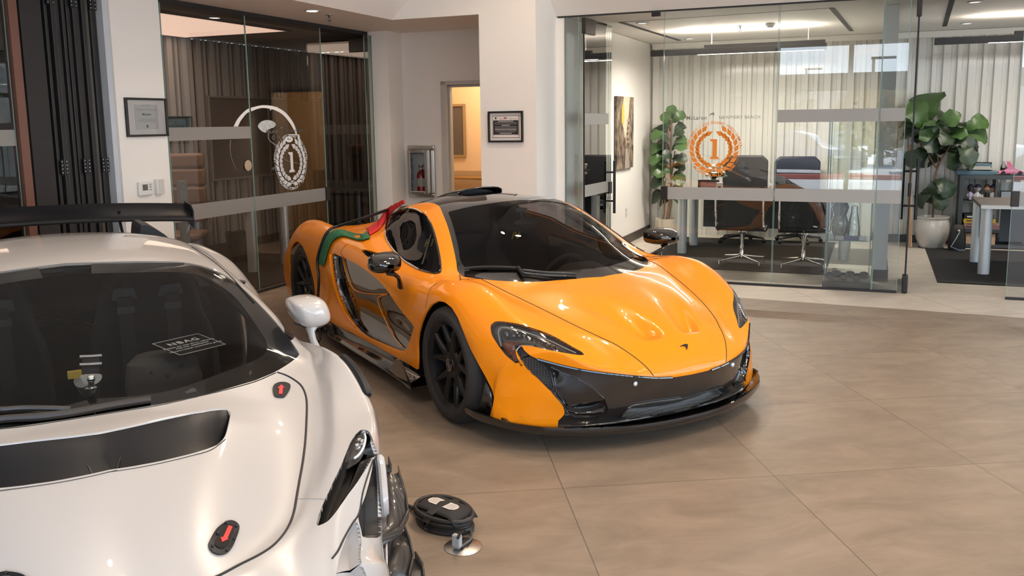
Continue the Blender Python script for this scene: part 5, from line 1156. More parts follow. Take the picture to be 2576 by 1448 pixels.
# boards and pictures
M_frm = mat('picture_frame_black', (.010, .009, .009), .35); M_mount = mat('picture_mount', (.70, .66, .63), .6)
def framed(name, label, cat, origin, rz, w, h, fw, mounts, art, depth=.025, frame_m=None):
    """origin = lower left corner on the wall, local x along the wall, local -y out of it"""
    t = thing(name, label, cat, origin, rz)
    b = MB(); 
    for a in ((0, w, 0, fw), (0, w, h-fw, h), (0, fw, fw, h-fw), (w-fw, w, fw, h-fw)): b.box(a[0], a[1], -depth, 0, a[2], a[3])
    b.build('frame', frame_m or M_frm, t, smooth=0, bevel=.003)
    b = MB(); b.box(fw, w-fw, -.008, -.002, fw, h-fw); b.build('mount', mounts, t, smooth=0)
    if art: art(t, w, h)
    return t
def gloss_sheet(t, w, h, fw): b = MB(); b.poly([(fw, -.014, fw), (w-fw, -.014, fw), (w-fw, -.014, h-fw), (fw, -.014, h-fw)]); b.build('cover_glass', glassmat('frame_glass', (.97, .97, .97), 1.2), t, smooth=0, fix=False)
TX = lambda x, y, z: Matrix.Translation((x, y, z)) @ Matrix.Rotation(PI/2, 4, 'X')
M_txt = mat('print_black', (.03, .03, .03), .6); M_txtg = mat('print_grey', (.30, .29, .29), .6)
def cert(t, w, h):
    b = MB(); b.box(.10, w-.10, -.0095, -.008, .06, h-.055); b.build('certificate', mat('certificate_paper', (.52, .52, .51), .6), t, smooth=0)
    b = MB(); 
    b.text('Certificate of Designation', .024, TX(w/2, -.0105, h-.095), .0005, shear=.3); b.text('STATE OF MERIT', .012, TX(w/2, -.0105, h-.062), .0005)
    for k, L in enumerate((.17, .20, .19)): b.box(w/2-L/2, w/2+L/2, -.0108, -.0104, h-.175-.011*k, h-.171-.011*k)
    b.build('certificate_text', M_txtg, t, smooth=0)
    b = MB(); b.text('McLaren', .028, TX(w/2, -.0105, h-.135), .0005, bold=.0005); b.lathe([(0, 0), (.012, 0)], 16, TX(w/2, -.0106, .085), cap=False); b.build('certificate_title', M_txt, t, smooth=0)
    gloss_sheet(t, w, h, .018)
framed('framed_certificate', 'black framed certificate hanging on the white column', 'picture', W(-5.6495, 5.515, 1.573), YAW+PI/2, .452, .318, .018, M_mount, cert)
def notice(t, w, h):
    b = MB(); b.box(.045, w-.045, -.0095, -.008, .045, h-.045); b.build('notice_border', M_frm, t, smooth=0)
    b = MB(); b.box(.049, w-.049, -.0105, -.009, .049, h-.049); b.build('notice_sheet', M_mount, t, smooth=0)
    b = MB(); b.box(.053, w-.053, -.0112, -.010, .075, h-.092); b.build('notice_panel', mat('notice_black', (.02, .02, .022), .5), t, smooth=0)
    b = MB()
    for k, (L, hh) in enumerate(((.17,.008),(.24,.003),(.24,.003),(.09,.008),(.24,.003),(.24,.003),(.235,.008),(.24,.003),(.2,.003),(.13,.008),(.24,.003))):
        z = h-.102-k*.0135; b.box(w/2-L/2, w/2+L/2, -.0118, -.0114, z-hh/2, z+hh/2)
    b.build('notice_text', mat('notice_print', (.42, .40, .38), .6), t, smooth=0)
    b = MB(); b.text('McLaren', .014, TX(w*.38, -.0112, h-.078), .0005); b.text('MASERATI', .009, TX(w*.655, -.0112, h-.078), .0005); b.text('PORSCHE', .007, TX(w*.80, -.0112, h-.078), .0005); b.prism([(-.008, .012), (.008, .012), (.008, -.002), (0, -.014), (-.008, -.002)], 0, .0005, TX(w*.215, -.0112, h-.072)); b.build('notice_logos', M_txt, t, smooth=0)
    b = MB(); b.lathe([(0, 0), (.019, 0)], 24, TX(w*.49, -.0112, h-.070) @ Matrix.Diagonal((1, .5, 1, 1)), cap=False); b.build('oval_logo', mat('logo_red', (.45, .02, .03), .5), t, smooth=0)
    b = MB(); b.text('BUGATTI', .009, TX(w*.49, -.0117, h-.070), .0005); b.build('oval_text', M_mount, t, smooth=0)
framed('framed_notice', 'black framed notice on the white pillar above the orange car', 'picture', W(-3.692, 8.388, 1.450), YAW, .384, .314, .019, M_mount, notice, .03)
def poster(t, w, h):
    b = MB(); b.box(.03, w-.03, -.010, -.008, .03, h-.03); b.build('poster_sheet', mat('poster_brown', (.10, .085, .08), .4), t, smooth=0)
    b = MB(); b.prism([(-.03, .028), (.03, .028), (.026, -.01), (0, -.035), (-.026, -.01)], 0, .001, TX(w*.52, -.0105, h-.13)); b.build('shield_logo', mat('logo_cream', (.5, .42, .34), .5), t, smooth=0)
    b = MB(); b.prism([(-.018, .018), (.018, .018), (.015, -.006), (0, -.022), (-.015, -.006)], 0, .0006, TX(w*.52, -.0117, h-.13)); b.build('shield_centre', M_txt, t, smooth=0)
    b = MB(); b.prism([(-.19, -.01), (-.17, .045), (-.10, .085), (-.02, .09), (.05, .055), (.085, .03), (.09, -.03), (.06, -.05), (-.16, -.06)], 0, .001, TX(w*.45, -.0105, h*.45)); b.build('pictured_car', mat('poster_orange', (.62, .05, .015), .4), t, smooth=0)
    b = MB(); 
    for x in (.045, -.14): b.lathe([(.0, 0), (.032, 0)], 20, TX(w*.45+x, -.0117, h*.45-.035), cap=False)
    b.box(w*.45+.0, w*.45+.10, -.0117, -.0113, h*.45+.095, h*.45+.102); b.box(w*.45-.2, w*.45+.12, -.0117, -.0113, h*.45-.075, h*.45-.062)
    b.build('pictured_wheels', M_txt, t, smooth=0)
uL, zT = PV(1136, 262, 11.04); uR, zB = PV(1173, 395, 11.04)
framed('framed_poster', 'gilt framed poster of a red car in the corridor beyond the doorway', 'picture', W(uR-.62, 11.048, zB), YAW, .62, zT-zB, .032, M_mount, poster, .03, mat('frame_gilt', (.42, .33, .20), .35, .8))
# corridor handrail
b = MB(); b.tube([(0, 0, 0), (1.7, 0, -.02)], .022, 10); uh, zh = PV(1141, 446, 10.98); single('handrail', 'brass handrail along the cream corridor wall', 'handrail', b, M_brass, W(-5.4, 10.98, zh))
b = MB(); b.box(0, 1.9, -.012, .0, 0, 1.0); uh2, zh2 = PV(1160, 452, 11.03); single('wainscot', 'tan wainscot panel under the corridor handrail', 'wall panel', b, mat('wainscot_tan', (.50, .33, .18), .5), W(-5.5, 11.045, .0), smooth=0)
# canvas on the office wall
def canvas():
    m = mat('canvas_print', (.2, .12, .06), .6); nt = m.node_tree; bs = nt.nodes['Principled BSDF']; tc = nt.nodes.new('ShaderNodeTexCoord'); s = nt.nodes.new('ShaderNodeSeparateXYZ'); nt.links.new(tc.outputs['Object'], s.inputs[0])
    n = nt.nodes.new('ShaderNodeTexNoise'); n.inputs['Scale'].default_value = 14; n.inputs['Detail'].default_value = 8; mp = nt.nodes.new('ShaderNodeMapping'); mp.inputs['Scale'].default_value = (1, 1, .6); nt.links.new(tc.outputs['Object'], mp.inputs[0]); nt.links.new(mp.outputs[0], n.inputs[0])
    r = nt.nodes.new('ShaderNodeValToRGB'); e = r.color_ramp.elements; e[0].position = .36; e[0].color = (.035, .022, .014, 1); e[1].position = .68; e[1].color = (.33, .25, .18, 1); nt.links.new(n.outputs['Fac'], r.inputs[0])
    nt.links.new(r.outputs[0], bs.inputs['Base Color'])
    t = thing('canvas_picture', 'tall brown canvas print of a canal on the office side wall', 'picture', W(-3.079, 10.92, 1.03), YAW+PI/2)
    b = MB(); b.box(0, .82, -.04, -.001, 0, .93); b.build('canvas_board', m, t, smooth=0, bevel=.004)
    b = MB(); b.prism([(.20, .62), (.30, .93), (.62, .93), (.55, .70), (.47, .55), (.42, .42), (.36, .40), (.30, .52)], 0, .001, TX(0, -.0415, 0)); b.build('pictured_sky', mat('canvas_sky', (.62, .50, .36), .6, noise=(5, .2)), t, smooth=0)
    b = MB(); b.lathe([(0, 0), (.09, 0)], 20, TX(.27, -.0435, .70) @ Matrix.Diagonal((.8, 1.5, 1, 1)), cap=False); b.build('pictured_sun', mat('canvas_glow', (.80, .42, .08), .6), t, smooth=0)
    b = MB(); b.prism([(.36, .0), (.62, .0), (.50, .26), (.40, .26)], 0, .001, TX(0, -.0425, 0)); b.build('pictured_water', mat('canvas_water', (.34, .29, .25), .5, noise=(22, .4)), t, smooth=0)
    b = MB()
    for k in range(5): b.box(.44, .49, -.0436, -.0428, .33+.07*k, .365+.07*k); b.box(.53, .57, -.0436, -.0428, .33+.07*k, .365+.07*k)
    b.build('pictured_windows', mat('canvas_pale', (.45, .38, .31), .6), t, smooth=0)
canvas()
def wallplate(name, label, cat, v, z, w, h, th=.006, slots=True):
    t = thing(name, label, cat, W(-3.079, v, z), YAW+PI/2); b = MB(); b.box(0, w, -th, 0, 0, h); b.build('plate', M_white, t, smooth=0, bevel=.002)
    b = MB(); b.box(w*.3, w*.7, -th-.002, -th, h*.14, h*.42); b.box(w*.3, w*.7, -th-.002, -th, h*.58, h*.86); b.build('sockets', mat('socket_grey', (.5, .5, .48), .4), t, smooth=0)
wallplate('wall_outlet', 'white wall outlet low on the office side wall', 'outlet', 11.49, .37, .08, .125)
# board and small picture in the dark office
b = MB(); t = framed('wall_board', 'large brown framed board on the dark office slat wall', 'board', W(-7.945, 9.12, .95), YAW+PI/2, 2.5, 1.09, .025, mat('board_brown', (.105, .080, .068), .45), None, .03, mat('board_frame', (.22, .19, .17), .4))
v1_, z1_ = PU(485, 322, -7.93); v0_, z0_ = PU(420, 292, -7.93)
def cityart(t, w, h): 
    b = MB(); b.box(.04, w-.04, -.012, -.008, .04, h-.04); b.build('art_print', mat('art_blue', (.08, .14, .16), .4, noise=(12, .6)), t, smooth=0)
framed('small_picture', 'small blue picture in dark frame behind the left glass', 'picture', W(-7.945, v0_-.05, z1_-.06), YAW+PI/2, v1_-v0_+.05, z0_-z1_+.06, .02, mat('art_mount', (.16, .19, .17), .5), cityart)
# thermostat and sensor box on the column
t = thing('thermostat', 'white wall thermostat on the column under the certificate', 'thermostat', W(-5.6495, 5.585, 1.085), YAW+PI/2)
b = MB(); b.box(0, .155, -.028, 0, 0, .12); b.build('housing', M_white, t, smooth=0, bevel=.012)
b = MB(); b.box(.035, .092, -.0295, -.027, .045, .095); b.build('display', mat('lcd_grey', (.12, .13, .12), .3), t, smooth=0)
b = MB(); b.box(.11, .13, -.031, -.027, .085, .097); b.box(.11, .13, -.031, -.027, .065, .077); b.box(.11, .13, -.031, -.027, .042, .054); b.build('buttons', mat('button_grey', (.32, .32, .32), .4), t, smooth=0)
t = thing('sensor_box', 'narrow white sensor box beside the thermostat', 'sensor', W(-5.6495, 5.775, 1.085), YAW+PI/2)
b = MB(); b.box(0, .085, -.032, 0, 0, .13); b.build('housing', M_white, t, smooth=0, bevel=.004)
b = MB(); b.box(.02, .083, -.034, -.031, .004, .126); b.build('cover', mat('cover_cream', (.62, .61, .57), .45), t, smooth=0)
# lock disc on the dark glass
b = MB(); b.lathe([(0, -.02), (.012, -.02), (.014, -.014), (.036, -.012), (.050, -.006), (.052, 0)], 32, Matrix.Rotation(PI/2, 4, 'Y') @ Matrix.Rotation(PI, 4, 'X')); o = b.build('lock_disc', M_chrome, PANE_L1); o.location = (PU(622, 416, LU)[0]-5.98, -.012, PU(622, 416, LU)[1]); o.rotation_euler = (0, 0, PI/2)
for (pn, x, z0, z1) in ((PANE_L2, 1.245-.02, .815, .965), (PANE_A, .0, .845, .985), (PANE_C, .0, .845, .985)):
    b = MB(); b.box(x-.012, x+.055-.012*0, -.022, .022, z0, z1); b.build('strike_box', mat('patch_bronze'), pn, smooth=0, bevel=.004)
# fire extinguisher in its recessed cabinet
uE, zE = -5.335, .745
t = thing('extinguisher_cabinet', 'steel framed extinguisher cabinet with glass door in the alcove wall', 'cabinet', W(uE, 9.649, zE), YAW)
b = MB(); w, h = .372, .645
for a in ((0, w, 0, .055), (0, w, h-.055, h), (0, .055, .055, h-.055), (w-.055, w, .055, h-.055)): b.box(a[0], a[1], -.035, -.001, a[2], a[3])
b.build('frame', M_steel, t, smooth=0, bevel=.014)
b = MB(); b.box(.05, w-.05, -.006, -.002, .05, h-.05); b.build('back_panel', mat('cabinet_white', (.60, .62, .61), .4), t, smooth=0)
b = MB()
for a in ((.055, .09, .055, h-.055), (w-.09, w-.055, .055, h-.055), (.09, w-.09, .055, .09), (.09, w-.09, h-.09, h-.055)): b.box(a[0], a[1], -.130, -.122, a[2], a[3])
b.build('door_frame', M_steel, t, smooth=0, bevel=.003)
b = MB()
for a in ((.055, .06, .055, h-.055), (w-.06, w-.055, .055, h-.055)): b.box(a[0], a[1], -.13, -.03, a[2], a[3])
for a in ((.055, w-.055, .055, .06), (.055, w-.055, h-.06, h-.055)): b.box(a[0], a[1], -.13, -.03, a[2], a[3])
b.build('cabinet_side', M_steel, t, smooth=0)
b = MB(); b.poly([(.09, -.126, .09), (w-.09, -.126, .09), (w-.09, -.126, h-.09), (.09, -.126, h-.09)]); b.build('door_glass', glassmat('frame_glass', (.97, .97, .97), 1.2), t, smooth=0, fix=False)
b = MB()
for k, ch in enumerate('FIRE EXTINGUISHER'): b.text(ch, .034, TX(.113, -.129, h-.115-.0265*k), .0006, bold=.0006)
b.build('lettering', M_txt, t, smooth=0)
t = thing('fire_extinguisher', 'red fire extinguisher inside the steel wall cabinet', 'fire extinguisher', W(uE+.205, 9.649-.066, zE+.062), YAW)
b = MB(); b.lathe([(0, 0), (.048, 0), (.054, .008), (.054, .22), (.046, .25), (.025, .27), (.018, .285), (0, .285)], 32); b.build('cylinder', mat('extinguisher_red', (.42, .012, .015), .25, coat=1), t)
b = MB(); b.lathe([(.0548, .085), (.0548, .185)], 32, cap=False); b.build('label_wrap', mat('label_cream', (.62, .58, .48), .5), t, fix=False)
b = MB(); b.cyl((0, 0, .28), (0, 0, .31), .016, 14); b.tube([(0, 0, .31), (-.01, -.03, .335), (-.02, -.06, .33)], .009, 8); b.tube([(0, 0, .30), (.03, -.02, .33), (.05, -.03, .345)], .008, 8); b.build('valve_handle', M_chrome, t)
b = MB(); b.tube([(.012, -.01, .29), (.05, -.02, .28), (.055, -.035, .24), (.035, -.05, .21)], .008, 8); b.build('hose', M_black, t)
b = MB(); b.tube([(.02+.014*math.cos(a), -.056, .245+.014*math.sin(a)) for a in np.linspace(0, 2*PI, 20, endpoint=False)], .004, 6, True); b.build('gauge_ring', M_chrome, t)
# soffit fittings
downl = downlight if 'downlight' in globals() else None
def sprinkler(u, v, label, z=ZS):
    t = thing('ceiling_sprinkler', label, 'sprinkler', W(u, v, z), YAW); b = MB(); b.lathe([(.035, -.004), (.035, 0), (0, 0)], 20, cap=False); b.lathe([(0, -.005), (.034, -.004)], 20, cap=False); b.build('escutcheon', M_steel, t, fix=False)
    b = MB(); b.cyl((0, 0, -.03), (0, 0, -.004), .008, 8); b.tube([(-.012, 0, -.03), (-.014, 0, -.05), (0, 0, -.06)], .003, 6); b.tube([(.012, 0, -.03), (.014, 0, -.05), (0, 0, -.06)], .003, 6); b.lathe([(0, -.062), (.02, -.062), (.02, -.060), (0, -.060)], 14); b.build('deflector', M_darkgrey, t)
def PZ(x, y, z):
    d = ray(x, y); k = (z-CAMZ)/d[2]; P_ = CAM+d*k; return float(P_ @ E1), float(P_ @ E2)
sprinkler(*PZ(828, 40, ZS-.01), 'sprinkler head on the left soffit beside the downlight')
downlight(*PZ(785, 27, ZS-.002), ZS-.002, 'glowing recessed downlight in the left soffit beside the sprinkler', 8, None, r=.055)
M_lensdim = mat('lamp_lens_dim', (.8, .78, .74), .5, emit=((1, .92, .82), 1.6))
for (x_, y_, lb_) in ((1616, 58, 'round ceiling light near the open door of the first office'), (1735, 97, 'round ceiling light near the back wall of the first office'), (2452, 5, 'round ceiling light beside the air slot in the second office'), (2432, 59, 'round ceiling light near the back wall of the second office')): downlight(*PZ(x_, y_, ZS), ZS, lb_, 0, None, m=M_lensdim)
sprinkler(*PZ(1862, 66, ZS), 'sprinkler head in the first office ceiling near the glass joint')
t = thing('smoke_detector', 'round white smoke detector on the first office ceiling', 'smoke detector', W(*PZ(1938, 60, ZS), ZS), YAW); b = MB(); b.lathe([(0, -.045), (.035, -.045), (.045, -.03), (.06, -.012), (.06, 0)], 24, cap=False); b.build('housing', M_white, t)
# linear pendant lamps
def pendant(u0, u1, v, z, label, lit0, pw=1.25):
    t = thing('pendant_lamp', label, 'pendant lamp', W(u0, v, z), YAW); L = u1-u0
    b = MB(); b.box(0, L, -.035, .035, 0, .075); b.build('housing', mat('pendant_black', (.030, .029, .029), .45), t, smooth=0, bevel=.003)
    b = MB(); b.box(L*.32, L-.02, -.034, .034, .075, .115); b.build('driver_box', mat('pendant_black'), t, smooth=0, bevel=.003)
    b = MB(); b.box(lit0*L, L-.03, -.026, .026, -.003, .002); b.build('diffuser', mat('pendant_glow', (1, .9, .8), .5, emit=((1, .90, .78), 4)), t, smooth=0)
    for x in (L*.36, L*.9): b = MB(); b.cyl((x, 0, .115), (x, 0, ZS-z), .004, 6); b.build('suspension_wire', M_white, t)
    light('pendant_light', 'AREA', W((u0+u1)/2+lit0*.3, v, z-.02), 48*pw, (1, .92, .81), size=L*.7, size_y=.05, rot=(0, 0, YAW))
    light('pendant_up_light', 'AREA', W((u0+u1)/2+lit0*.3, v, z+.13), 22*pw, (1, .87, .74), size=L*.7, size_y=.05, rot=(PI, 0, YAW))
pendant(-2.68, -.59, 11.2, 2.445, 'black linear pendant lamp over the first office desk', .28)
pendant(.55, 3.0, 11.2, 2.445, 'black linear pendant lamp over the second office desk', .22, .6)
# ceiling slots
for (lab, pts) in (('long thin air slot in the first office ceiling', ((1560, 56), (1710, 102))), ('short wide air slot in the second office ceiling', ((2396, -4), (2376, 66))), ('angled air slot above the glass joint in the first office ceiling', ((2092, 20), (2142, 78)))):
    a, b_ = PZ(*pts[0], ZS), PZ(*pts[1], ZS); p, q = W(*a, ZS), W(*b_, ZS); L = (q-p).length; ang = math.atan2((q-p).y, (q-p).x)
    m = MB(); m.box(0, L, -.025, .025, -.003, -.0005); single('air_slot', lab, 'air vent', m, M_blackm, p, ang, smooth=0)
a, b_ = PZ(1560, 56, ZS), PZ(2090, 20, ZS); p, q = W(*a, ZS), W(*b_, ZS); m = MB(); m.box(0, (q-p).length, -.008, .008, -.003, -.0005); single('air_slot', 'narrow shadow line across the first office ceiling', 'air vent', m, M_blackm, p, math.atan2((q-p).y, (q-p).x), smooth=0)
# sensor on header
m = MB(); m.box(-.045, .045, -.03, .0, -.045, -.001); uu, zz = PV(1652, 31, VG); single('ceiling_sensor', 'small black sensor under the header above the open office door', 'sensor', m, M_black, W(uu, VG-.01, ZS-.012), smooth=0, bevel=.004)
# fiddle leaf figs
M_leaf = mat('fig_leaf', (.05, .105, .028), .38, noise=(9, .45)); M_leafd = mat('fig_leaf_dark', (.022, .042, .018), .4, noise=(9, .4)); M_bark = mat('fig_bark', (.16, .09, .05), .8, noise=(30, .4)); M_soil = mat('soil', (.03, .02, .014), .95)
def leafgeo(mb, base, d, size, up, curl=.15):
    d = Vector(d).normalized(); upv = Vector(up); side = d.cross(upv)
    side = side.normalized() if side.length > 1e-3 else d.orthogonal().normalized(); nrm = side.cross(d).normalized(); rows = []; ph = size*37
    wid = pchip([0, .06, .14, .30, .46, .62, .78, .90, .97, 1], [.015, .03, .13, .235, .265, .36, .415, .33, .17, .03])
    for k, t in enumerate((0, .06, .13, .22, .32, .42, .52, .62, .71, .80, .88, .94, 1.0)):
        w = float(wid(t)); c = base+d*size*t+nrm*size*(.16*math.sin(t*PI)-curl*1.5*t*t); row = []
        for q in (-1, -.66, -.33, 0, .33, .66, 1):
            rip = .035*math.sin(k*1.9+ph+q*2)*q*q
            row.append(c+side*size*w*q*(1+.06*math.sin(k*2.6+ph))+nrm*size*(.22*abs(q)**1.4*w+rip+(.012 if abs(abs(q)-.33) < .1 else 0)))
        rows.append(row)
    mb.grid(rows)
def fig(name, label, loc, pot, trunk, leaves, pot_parts):
    t = thing(name, label, 'potted plant', loc, YAW); pot_parts(t)
    b = MB()
    for tr in trunk: b.tube(catmull(tr[0], 4), tr[1], 7)
    b.build('trunk', M_bark, t)
    for nm, m, L in (('bright_leaves', M_leaf, leaves[0]), ('dark_leaves', M_leafd, leaves[1])):
        b = MB()
        for (p, d, s, up) in L: leafgeo(b, Vector(p), d, s, up)
        b.build(nm, m, t, fix=False)
    return t
# fig by the doorway (second office): wide crown
base2 = W(.70, 12.36); R2 = random.Random(3)
def pot2(t):
    b = MB(); b.lathe([(.13, 0), (.145, .02), (.185, .12), (.205, .22), (.195, .32), (.185, .37), (.20, .385), (.20, .40), (.18, .40), (.175, .37), (.0, .36)], 72)
    for i, v in enumerate(b.v):
        x, y, z = v; a = math.atan2(y, x); r = math.hypot(x, y)
        if .03 < z < .345 and r > .1: k = 1+.020*math.sin(a*26+2.2*math.sin(z*24)); b.v[i] = (x*k, y*k, z)
    b.build('pot', mat('pot_white_glaze', (.62, .59, .55), .25, coat=.6), t, smooth=50)
    b = MB(); b.lathe([(0, .005), (.15, .005)], 24, cap=False); b.build('saucer', M_blackm, t); b = MB(); b.lathe([(0, .365), (.18, .365)], 24, cap=False); b.build('soil', M_soil, t)
def lp2(x, y, dv=0):   # pixel -> local offset in the plant frame at depth 12.3+dv
    u, z = PV(x, y, 12.36+dv); return Vector((u-.70, dv, z))
LB, LD = [], []
spec_b = [(2337,318,2334,240,1.0),(2322,325,2300,268,-.1),(2318,330,2305,300,.1),(2395,330,2398,288,-.05),(2425,328,2474,303,0),(2425,340,2478,342,.05),(2360,318,2400,295,-.2),(2350,335,2330,340,-.2),(2380,345,2420,335,-.15),(2395,350,2440,325,.1),(2360,345,2340,322,-.1)]
spec_d = [(2310,325,2275,310,.1),(2312,322,2290,290,.15),(2345,318,2372,282,.2),(2330,345,2345,350,.0),(2335,375,2290,405,-.1),(2340,375,2310,410,.05),(2338,378,2345,402,.1),(2360,380,2340,365,-.2),(2365,375,2398,372,.1),(2385,380,2400,415,-.1),(2385,378,2450,400,.1),(2405,355,2455,352,.15),(2400,350,2440,365,-.1),(2410,345,2425,310,.3),(2410,365,2440,400,-.2),(2350,452,2340,480,.0),(2352,450,2390,482,-.1),(2345,485,2312,508,.05),(2346,486,2362,508,-.1),(2344,487,2335,505,.15),(2380,345,2375,320,.2),(2320,340,2280,325,.1),(2395,340,2380,350,-.2)]
for L, sp_ in ((LB, spec_b), (LD, spec_d)):
    for (x0, y0, x1, y1, dv) in sp_:
        dv = max(-.28, min(.28, dv)); a = lp2(x0, y0, dv*.3); e = lp2(x1, y1, dv); L.append((a, e-a, max(.25, (e-a).length*1.2), (R2.uniform(-.5, .5), -1, R2.uniform(.2, .9))))
for k in range(16):
    a = lp2(R2.uniform(2310, 2430), R2.uniform(300, 375), R2.uniform(-.15, .2)); LD.append((a, (R2.uniform(-1, 1), R2.uniform(-1, 1), R2.uniform(-.3, .5)), R2.uniform(.20, .30), (0, 0, 1)))
fig('potted_fig', 'fiddle leaf fig in ribbed white pot beside the second office door', base2, None,
    [([(0, 0, .36), (0, 0, .7), lp2(2350, 470), lp2(2352, 440), lp2(2358, 425)], .013), ([lp2(2358, 428), lp2(2345, 405), lp2(2330, 375), lp2(2325, 340)], .009), ([lp2(2358, 425), lp2(2368, 400), lp2(2385, 375), lp2(2400, 345)], .009), ([lp2(2356, 425), lp2(2360, 400), lp2(2352, 370), lp2(2345, 330)], .008), ([lp2(2345, 405), lp2(2318, 370), lp2(2312, 330)], .007)], (LB, LD), pot2)
# fig in the corner of the first office: tall narrow
base1 = W(-2.74, 12.42)
def pot1(t):
    b = MB(); b.lathe([(.115, 0), (.135, .02), (.145, .12), (.145, .27), (.135, .27), (.13, .24), (0, .24)], 40); b.build('pot', mat('pot_cream', (.55, .49, .40), .5), t)
    b = MB(); b.lathe([(0, .245), (.13, .245)], 24, cap=False); b.build('soil', M_soil, t)
def lp1(x, y, dv=0): u, z = PV(x, y, 12.42+dv); return Vector((u+2.74, dv, z))
LB, LD = [], []
for (x0, y0, x1, y1, dv) in [(1690,300,1690,268,-.1),(1692,310,1718,282,0),(1685,318,1672,285,-.1),(1680,345,1640,340,-.15),(1695,362,1722,348,-.1),(1672,370,1636,375,-.1),(1695,372,1722,368,-.2),(1672,398,1634,404,-.15),(1690,432,1640,424,-.1),(1690,445,1720,455,-.1),(1675,440,1650,436,-.2)]:
    a = lp1(x0, y0, dv*.3); e = lp1(x1, y1, dv); LB.append((a, e-a, max(.18, (e-a).length*1.05), (R2.uniform(-.4, .4), -1, R2.uniform(.4, 1))))
for (x0, y0, x1, y1, dv) in [(1690,330,1660,320,.1),(1695,330,1722,312,.1),(1692,345,1716,330,-.1),(1680,355,1650,318,.05),(1690,380,1712,362,.1),(1685,385,1655,352,.1),(1690,400,1724,400,-.1),(1675,392,1632,392,.1),(1690,418,1722,420,0),(1685,415,1665,410,-.15),(1688,460,1638,460,-.1),(1690,470,1716,470,.1),(1688,490,1638,498,0),(1685,505,1655,515,.1),(1692,500,1714,512,.05),(1692,440,1716,436,.15),(1686,360,1668,345,-.2),(1690,398,1672,385,-.2)]:
    a = lp1(x0, y0, dv*.3); e = lp1(x1, y1, dv); LD.append((a, e-a, max(.17, (e-a).length*1.05), (R2.uniform(-.4, .4), -1, R2.uniform(.4, 1))))
fig('potted_fig', 'tall narrow fiddle leaf fig in cream pot in the office corner', base1, None, [([(-.03, 0, .24), lp1(1672, 520), lp1(1672, 430), lp1(1676, 370), lp1(1682, 320)], .012), ([(.04, 0, .24), lp1(1690, 500), lp1(1686, 400), lp1(1690, 300)], .012), ([(.01, 0, .24), lp1(1682, 520), lp1(1690, 440), lp1(1698, 380)], .010)], (LB, LD), pot1)
# desk items seen above the frosted band
uf, zf = PV(1782, 470, 11.0)
t = thing('framed_photo', 'small dark photo frame on the desk below the orange emblem', 'photo frame', W(uf-.13, 11.0, .742), YAW); b = MB(); b.box(0, .26, 0, .02, 0, zf+.085-.74); b.build('frame', mat('photo_brown', (.05, .03, .025), .4), t, smooth=0, bevel=.003)
b = MB(); b.box(.035, .225, -.004, -.001, .03, zf+.06-.74); b.build('photo', mat('photo_print', (.45, .22, .20), .4, noise=(30, .8)), t, smooth=0)
uf, zf = PV(1808, 470, 10.95)
t = thing('badge_box', 'small pale box with dark shield on the desk beside the photo', 'box', W(uf-.03, 10.95, .7425), YAW); b = MB(); b.box(0, .075, 0, .03, 0, zf+.05-.74); b.build('box_body', M_mount, t, smooth=0, bevel=.003); b = MB(); b.prism([(-.02, .025), (.02, .025), (.017, -.01), (0, -.03), (-.017, -.01)], 0, .001, TX(.0375, -.0015, (zf-.74)*.5+.03)); b.build('shield', M_txt, t, smooth=0)
uf, zf = PV(1795, 430, 11.2)
t = thing('flower_vase', 'small vase of pale flowers on the desk behind the emblem', 'flowers', W(uf, 11.2, .742), YAW); b = MB(); b.lathe([(0, 0), (.04, 0), (.05, .08), (.03, .16), (.035, .18)], 20, cap=False); b.build('vase', M_glass_edge, t)
b = MB(); RR = random.Random(5)
for k in range(14): a = RR.uniform(0, 6.28); r = RR.uniform(.01, .13); b.sphere((r*math.cos(a), r*math.sin(a)*.6, .27+RR.uniform(-.06, .10)), .03, 8, 5, (1, 1, .7))
b.build('blossoms', mat('blossom_cream', (.62, .55, .46), .7), t)
b = MB()
for k in range(14): a = RR.uniform(0, 6.28); leafgeo(b, Vector((.02*math.cos(a), .02*math.sin(a), .17)), (math.cos(a), math.sin(a)*.6, RR.uniform(.3, 1.2)), RR.uniform(.10, .18), (0, 0, 1))
b.build('greenery', M_leafd, t, fix=False)
# glass display case
CW = (-.42, -.035, 9.06, 9.52)
t = thing('display_case', 'tall glass display case standing behind the front glass', 'display case', W(CW[0], CW[2]), YAW); L, D = CW[1]-CW[0]+.02, CW[3]-CW[2]
b = MB(); b.box(-.015, L+.015, -.015, D+.015, .001, .07); b.build('plinth', mat('case_base', (.035, .032, .032), .4), t, smooth=0, bevel=.004)
b = MB(); b.box(-.005, L+.005, -.005, D+.005, 1.625, 1.65); b.build('case_top', mat('case_top_grey', (.12, .13, .135), .4), t, smooth=0)
cg = glassmat('case_glass', (.90, .95, .94), 1.2)
for pts in (((0, 0), (L, 0)), ((L, 0), (L, D)), ((L, D), (0, D)), ((0, D), (0, 0))):
    b = MB(); (x0, y0), (x1, y1) = pts; b.poly([(x0, y0, .07), (x1, y1, .07), (x1, y1, 1.625), (x0, y0, 1.625)]); b.build('glass_side', cg, t, smooth=0, fix=False)
for (x, y) in ((0, 0), (L, 0), (L, D), (0, D)): b = MB(); b.box(x-.004, x+.004, y-.004, y+.004, .07, 1.625); b.build('glass_corner', M_glass_edge, t, smooth=0)
for z in (.47, .86, 1.26): b = MB(); b.box(.006, L-.006, .006, D-.006, z, z+.006); b.build('glass_shelf', M_glass_edge if z < .5 else cg, t, smooth=0)
def lz(x, y, v): u, z = PV(x, y, v); return u, z
def inbox(name, label, cat, u, v, z, mb, m, **kw): return single(name, label, cat, mb, m, W(u, v, z), **kw)
RR = random.Random(9)
